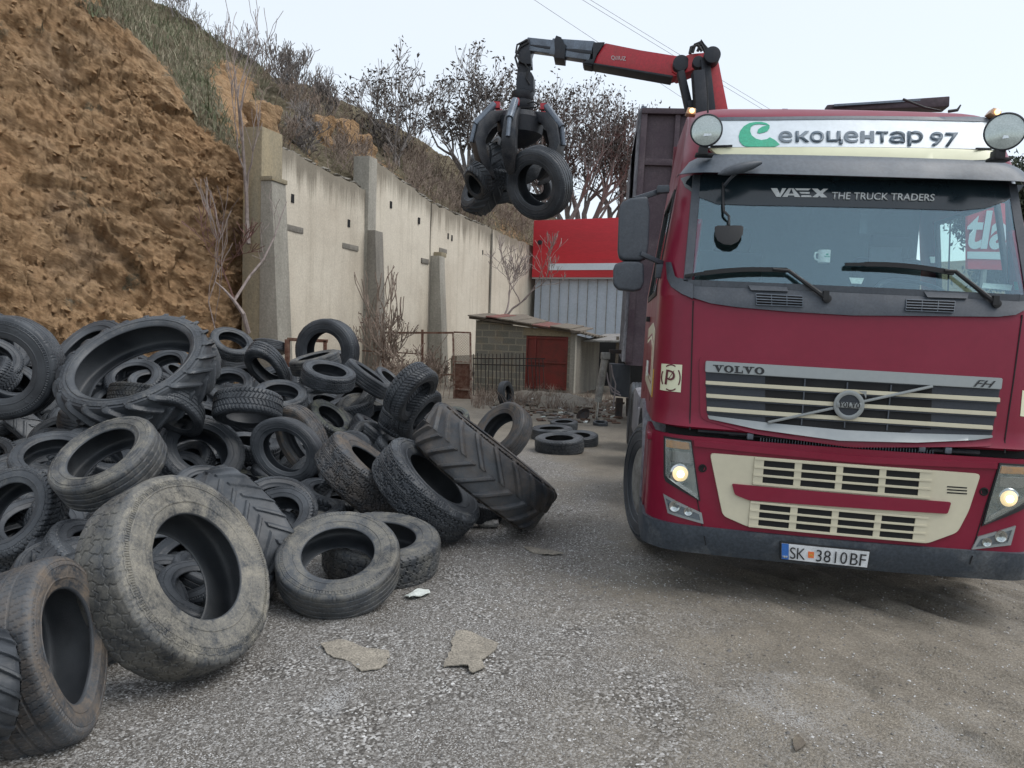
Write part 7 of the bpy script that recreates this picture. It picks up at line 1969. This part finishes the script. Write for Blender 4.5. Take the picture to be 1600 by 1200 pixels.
# orange-peel grab: crown, claws, cylinders
GB = empty('grab', parent=CR)
c = L(813, 196, Dt)
def gl(name, prof, cc, mt, par=GB):
    mb = MB(); mb.lathe(prof, V(cc), (0, 0, 1), 28); return mb.build(name, M[mt], par, smooth=True, angle=35)
gl('crown', [(.01, .20), (.10, .20), (.12, .15), (.26, .13), (.30, .06), (.28, -.12), (.20, -.20), (.10, -.26), (.01, -.26)], c, 'cranek')
gl('crown_flange', [(.01, .24), (.09, .24), (.09, .19), (.01, .19)], c, 'craned')
def claw(ang, open_=1.0):
    g = empty('claw', parent=GB); ca, sa = math.cos(ang), math.sin(ang)
    def q(r, z, t=0.0): return Vector((c[0] + ca * r - sa * t, c[1] + sa * r + ca * t, c[2] + z))
    path = [(.20, .10), (.38, .04), (.50, -.10), (.55, -.28), (.50, -.46), (.40, -.62), (.30, -.70)]
    wid = [.10, .13, .15, .17, .17, .12, .03]; dep = [.10, .15, .16, .14, .12, .09, .03]
    mb = MB(); vs = []
    for i, (r, z) in enumerate(path):
        r *= open_; a = path[max(0, i - 1)]; b = path[min(len(path) - 1, i + 1)]
        d = np.array([(b[0] - a[0]) * open_, b[1] - a[1]]); d /= np.linalg.norm(d); n_ = np.array([-d[1], d[0]])
        for s1, s2 in ((-1, -1), (1, -1), (1, 1), (-1, 1)):
            vs.append(q(r + n_[0] * dep[i] / 2 * s2, z + n_[1] * dep[i] / 2 * s2, wid[i] / 2 * s1))
    m = len(path); fs = [(i * 4 + k, i * 4 + (k + 1) % 4, (i + 1) * 4 + (k + 1) % 4, (i + 1) * 4 + k) for i in range(m - 1) for k in range(4)] + [(0, 1, 2, 3), tuple((m - 1) * 4 + k for k in (3, 2, 1, 0))]
    mb._add([tuple(v) for v in vs], fs); mb.build('claw_tine', M['crown'], g, bevel=.012)
    mb = MB(); mb.tube([q(.36, .20), q(.60, -.08)], .045, 10); mb.build('cylinder', M['craneg'], g, smooth=True)
    mb = MB(); mb.tube([q(.60, -.08), q(.64 * open_, -.30)], .028, 8); mb.build('cylinder_rod', M['craneg'], g, smooth=True)
    mb = MB(); mb.box(q(.33, .19), (.085, .085, .08)); mb.build('hinge_block', M['craned'], g, bevel=.01)
for k, a in enumerate((-95, -150, 155, 35, -25)): claw(math.radians(a), 1.0 if k != 2 else 1.1)

# tyres gripped by the grab: their own things
grp = 'tyres gripped by the crane grab'
def held(cx, cy, Mpx, r, phi, dia, mesh, dust, label, spin=None): return T(cx, cy, Mpx, r, phi, dia, mesh, dust, label, grp, spin)
held(834, 290, 110, .82, 200, .86, 'trk', (.20, .19, .17, .5), 'large truck tyre with a grey lower rim dangling at the right of the grab')
held(831, 291, 58, .9, 205, .50, 'cars', BLK, 'small black inner tyre lodged inside the large hanging truck tyre')
held(772, 276, 62, .13, 108, .52, 'carr', GRY, 'grey tyre seen edge on, squeezed slanting across the front of the grab')
held(745, 276, 96, .35, 160, .80, 'tracd', BLK, 'crushed black lugged tyre hanging at the left side of the grab')
held(757, 244, 80, .35, 140, .70, 'tracd', BLK, 'folded black tyre high up under the left claw of the grab')
held(800, 262, 92, .30, 40, .80, 'wide', BLK, 'black tyre crumpled in the middle of the grab behind the front claw')
held(822, 248, 84, .3, 120, .72, 'cars', BLK, 'folded black sidewall directly beneath the crown of the grab')
held(786, 290, 66, .30, 100, .56, 'cars', BLK, 'thin black tyre squeezed low between the two hanging clumps of the grab')
held(776, 252, 84, .28, 75, .70, 'wide', BLK, 'black tyre pressed flat under the left and front claws of the grab')
held(741, 290, 62, .4, 230, .50, 'tracd', BLK, 'torn dark tyre hanging lowest at the left of the grab')

# ------------------------------------------------------------------ outrigger leg and junk by the lean-to
OU = empty('hydraulic_leg', V(P(935, 660, 15.2) * [1, 1, 0])); tag(OU, 'pale worn hydraulic support leg standing upright between lean-to and truck', 'machine part')
oo = P(935, 660, 15.2) * [1, 1, 0]
def op(px, py, D=15.2): return P(px, py, D) - oo
mb = MB(); mb.tube([op(945, 562), op(934, 628)], .075, 14); mb.build('cylinder', M['steelgrey'], OU, smooth=True)
mb = MB(); mb.tube([op(934, 626), op(931, 664)], .035, 10); mb.build('piston_rod', M['chrome'], OU, smooth=True)
mb = MB(); mb.box(op(931, 665), (.22, .22, .04)); mb.build('foot_plate', M['ironblack'], OU, bevel=.005)
mb = MB(); mb.box(op(946, 556), (.18, .16, .14)); mb.build('top_block', M['steelgrey'], OU, bevel=.02)
mb = MB(); mb.bar(op(952, 549), op(985, 550), .10, .08); mb.build('cross_arm', M['ironblack'], OU, bevel=.01)
for k, (a, b, c2) in enumerate(((( 948, 582), (954, 604), (968, 614)), ((949, 590), (957, 612), (970, 618)), ((955, 570), (962, 600), (958, 640)))):
    mb = MB(); mb.tube([op(*a), op((a[0] + b[0]) / 2 - 1, (a[1] + b[1]) / 2 + 2), op(*b), op(*c2)], .016, 6); mb.build('hose', M['hose'], OU, smooth=True)
JK = empty('machine_block', V(P(968, 640, 16.0) * [1, 1, 0])); tag(JK, 'dark blue grey machine housing on the ground beside the hydraulic leg', 'machine')
oo = P(968, 640, 16.0) * [1, 1, 0]
mb = MB(); mb.prism([op(955, 568, 16), op(985, 570, 16), op(985, 622, 16), (op(957, 618, 16))], (0, .4, 0)); mb.build('housing', M['plastic'], JK, bevel=.02)
mb = MB(); mb.bar(op(968, 622, 16), op(966, 650, 16), .14, .14); mb.bar(op(984, 622, 16), op(984, 650, 16), .14, .14); mb.build('stand', M['ironblack'], JK)
oo = P(918, 655, 15.8) * [1, 1, 0]
BW = empty('metal_bowl', V(oo)); tag(BW, 'dark round metal scrap bowl tipped on the ground left of the hydraulic leg', 'scrap')
mb = MB(); mb.lathe([(.02, 0), (.12, .02), (.16, .09), (.15, .09), (.11, .035), (.02, .015)], op(914, 651, 15.8), (-.5, -.5, .6), 20); mb.build('bowl', M['ironblack'], BW, smooth=True)
mb = MB(); mb.tube([op(916, 656, 15.8), op(926, 662, 15.7)], .03, 8); mb.build('bowl_handle', M['ironblack'], BW, smooth=True)
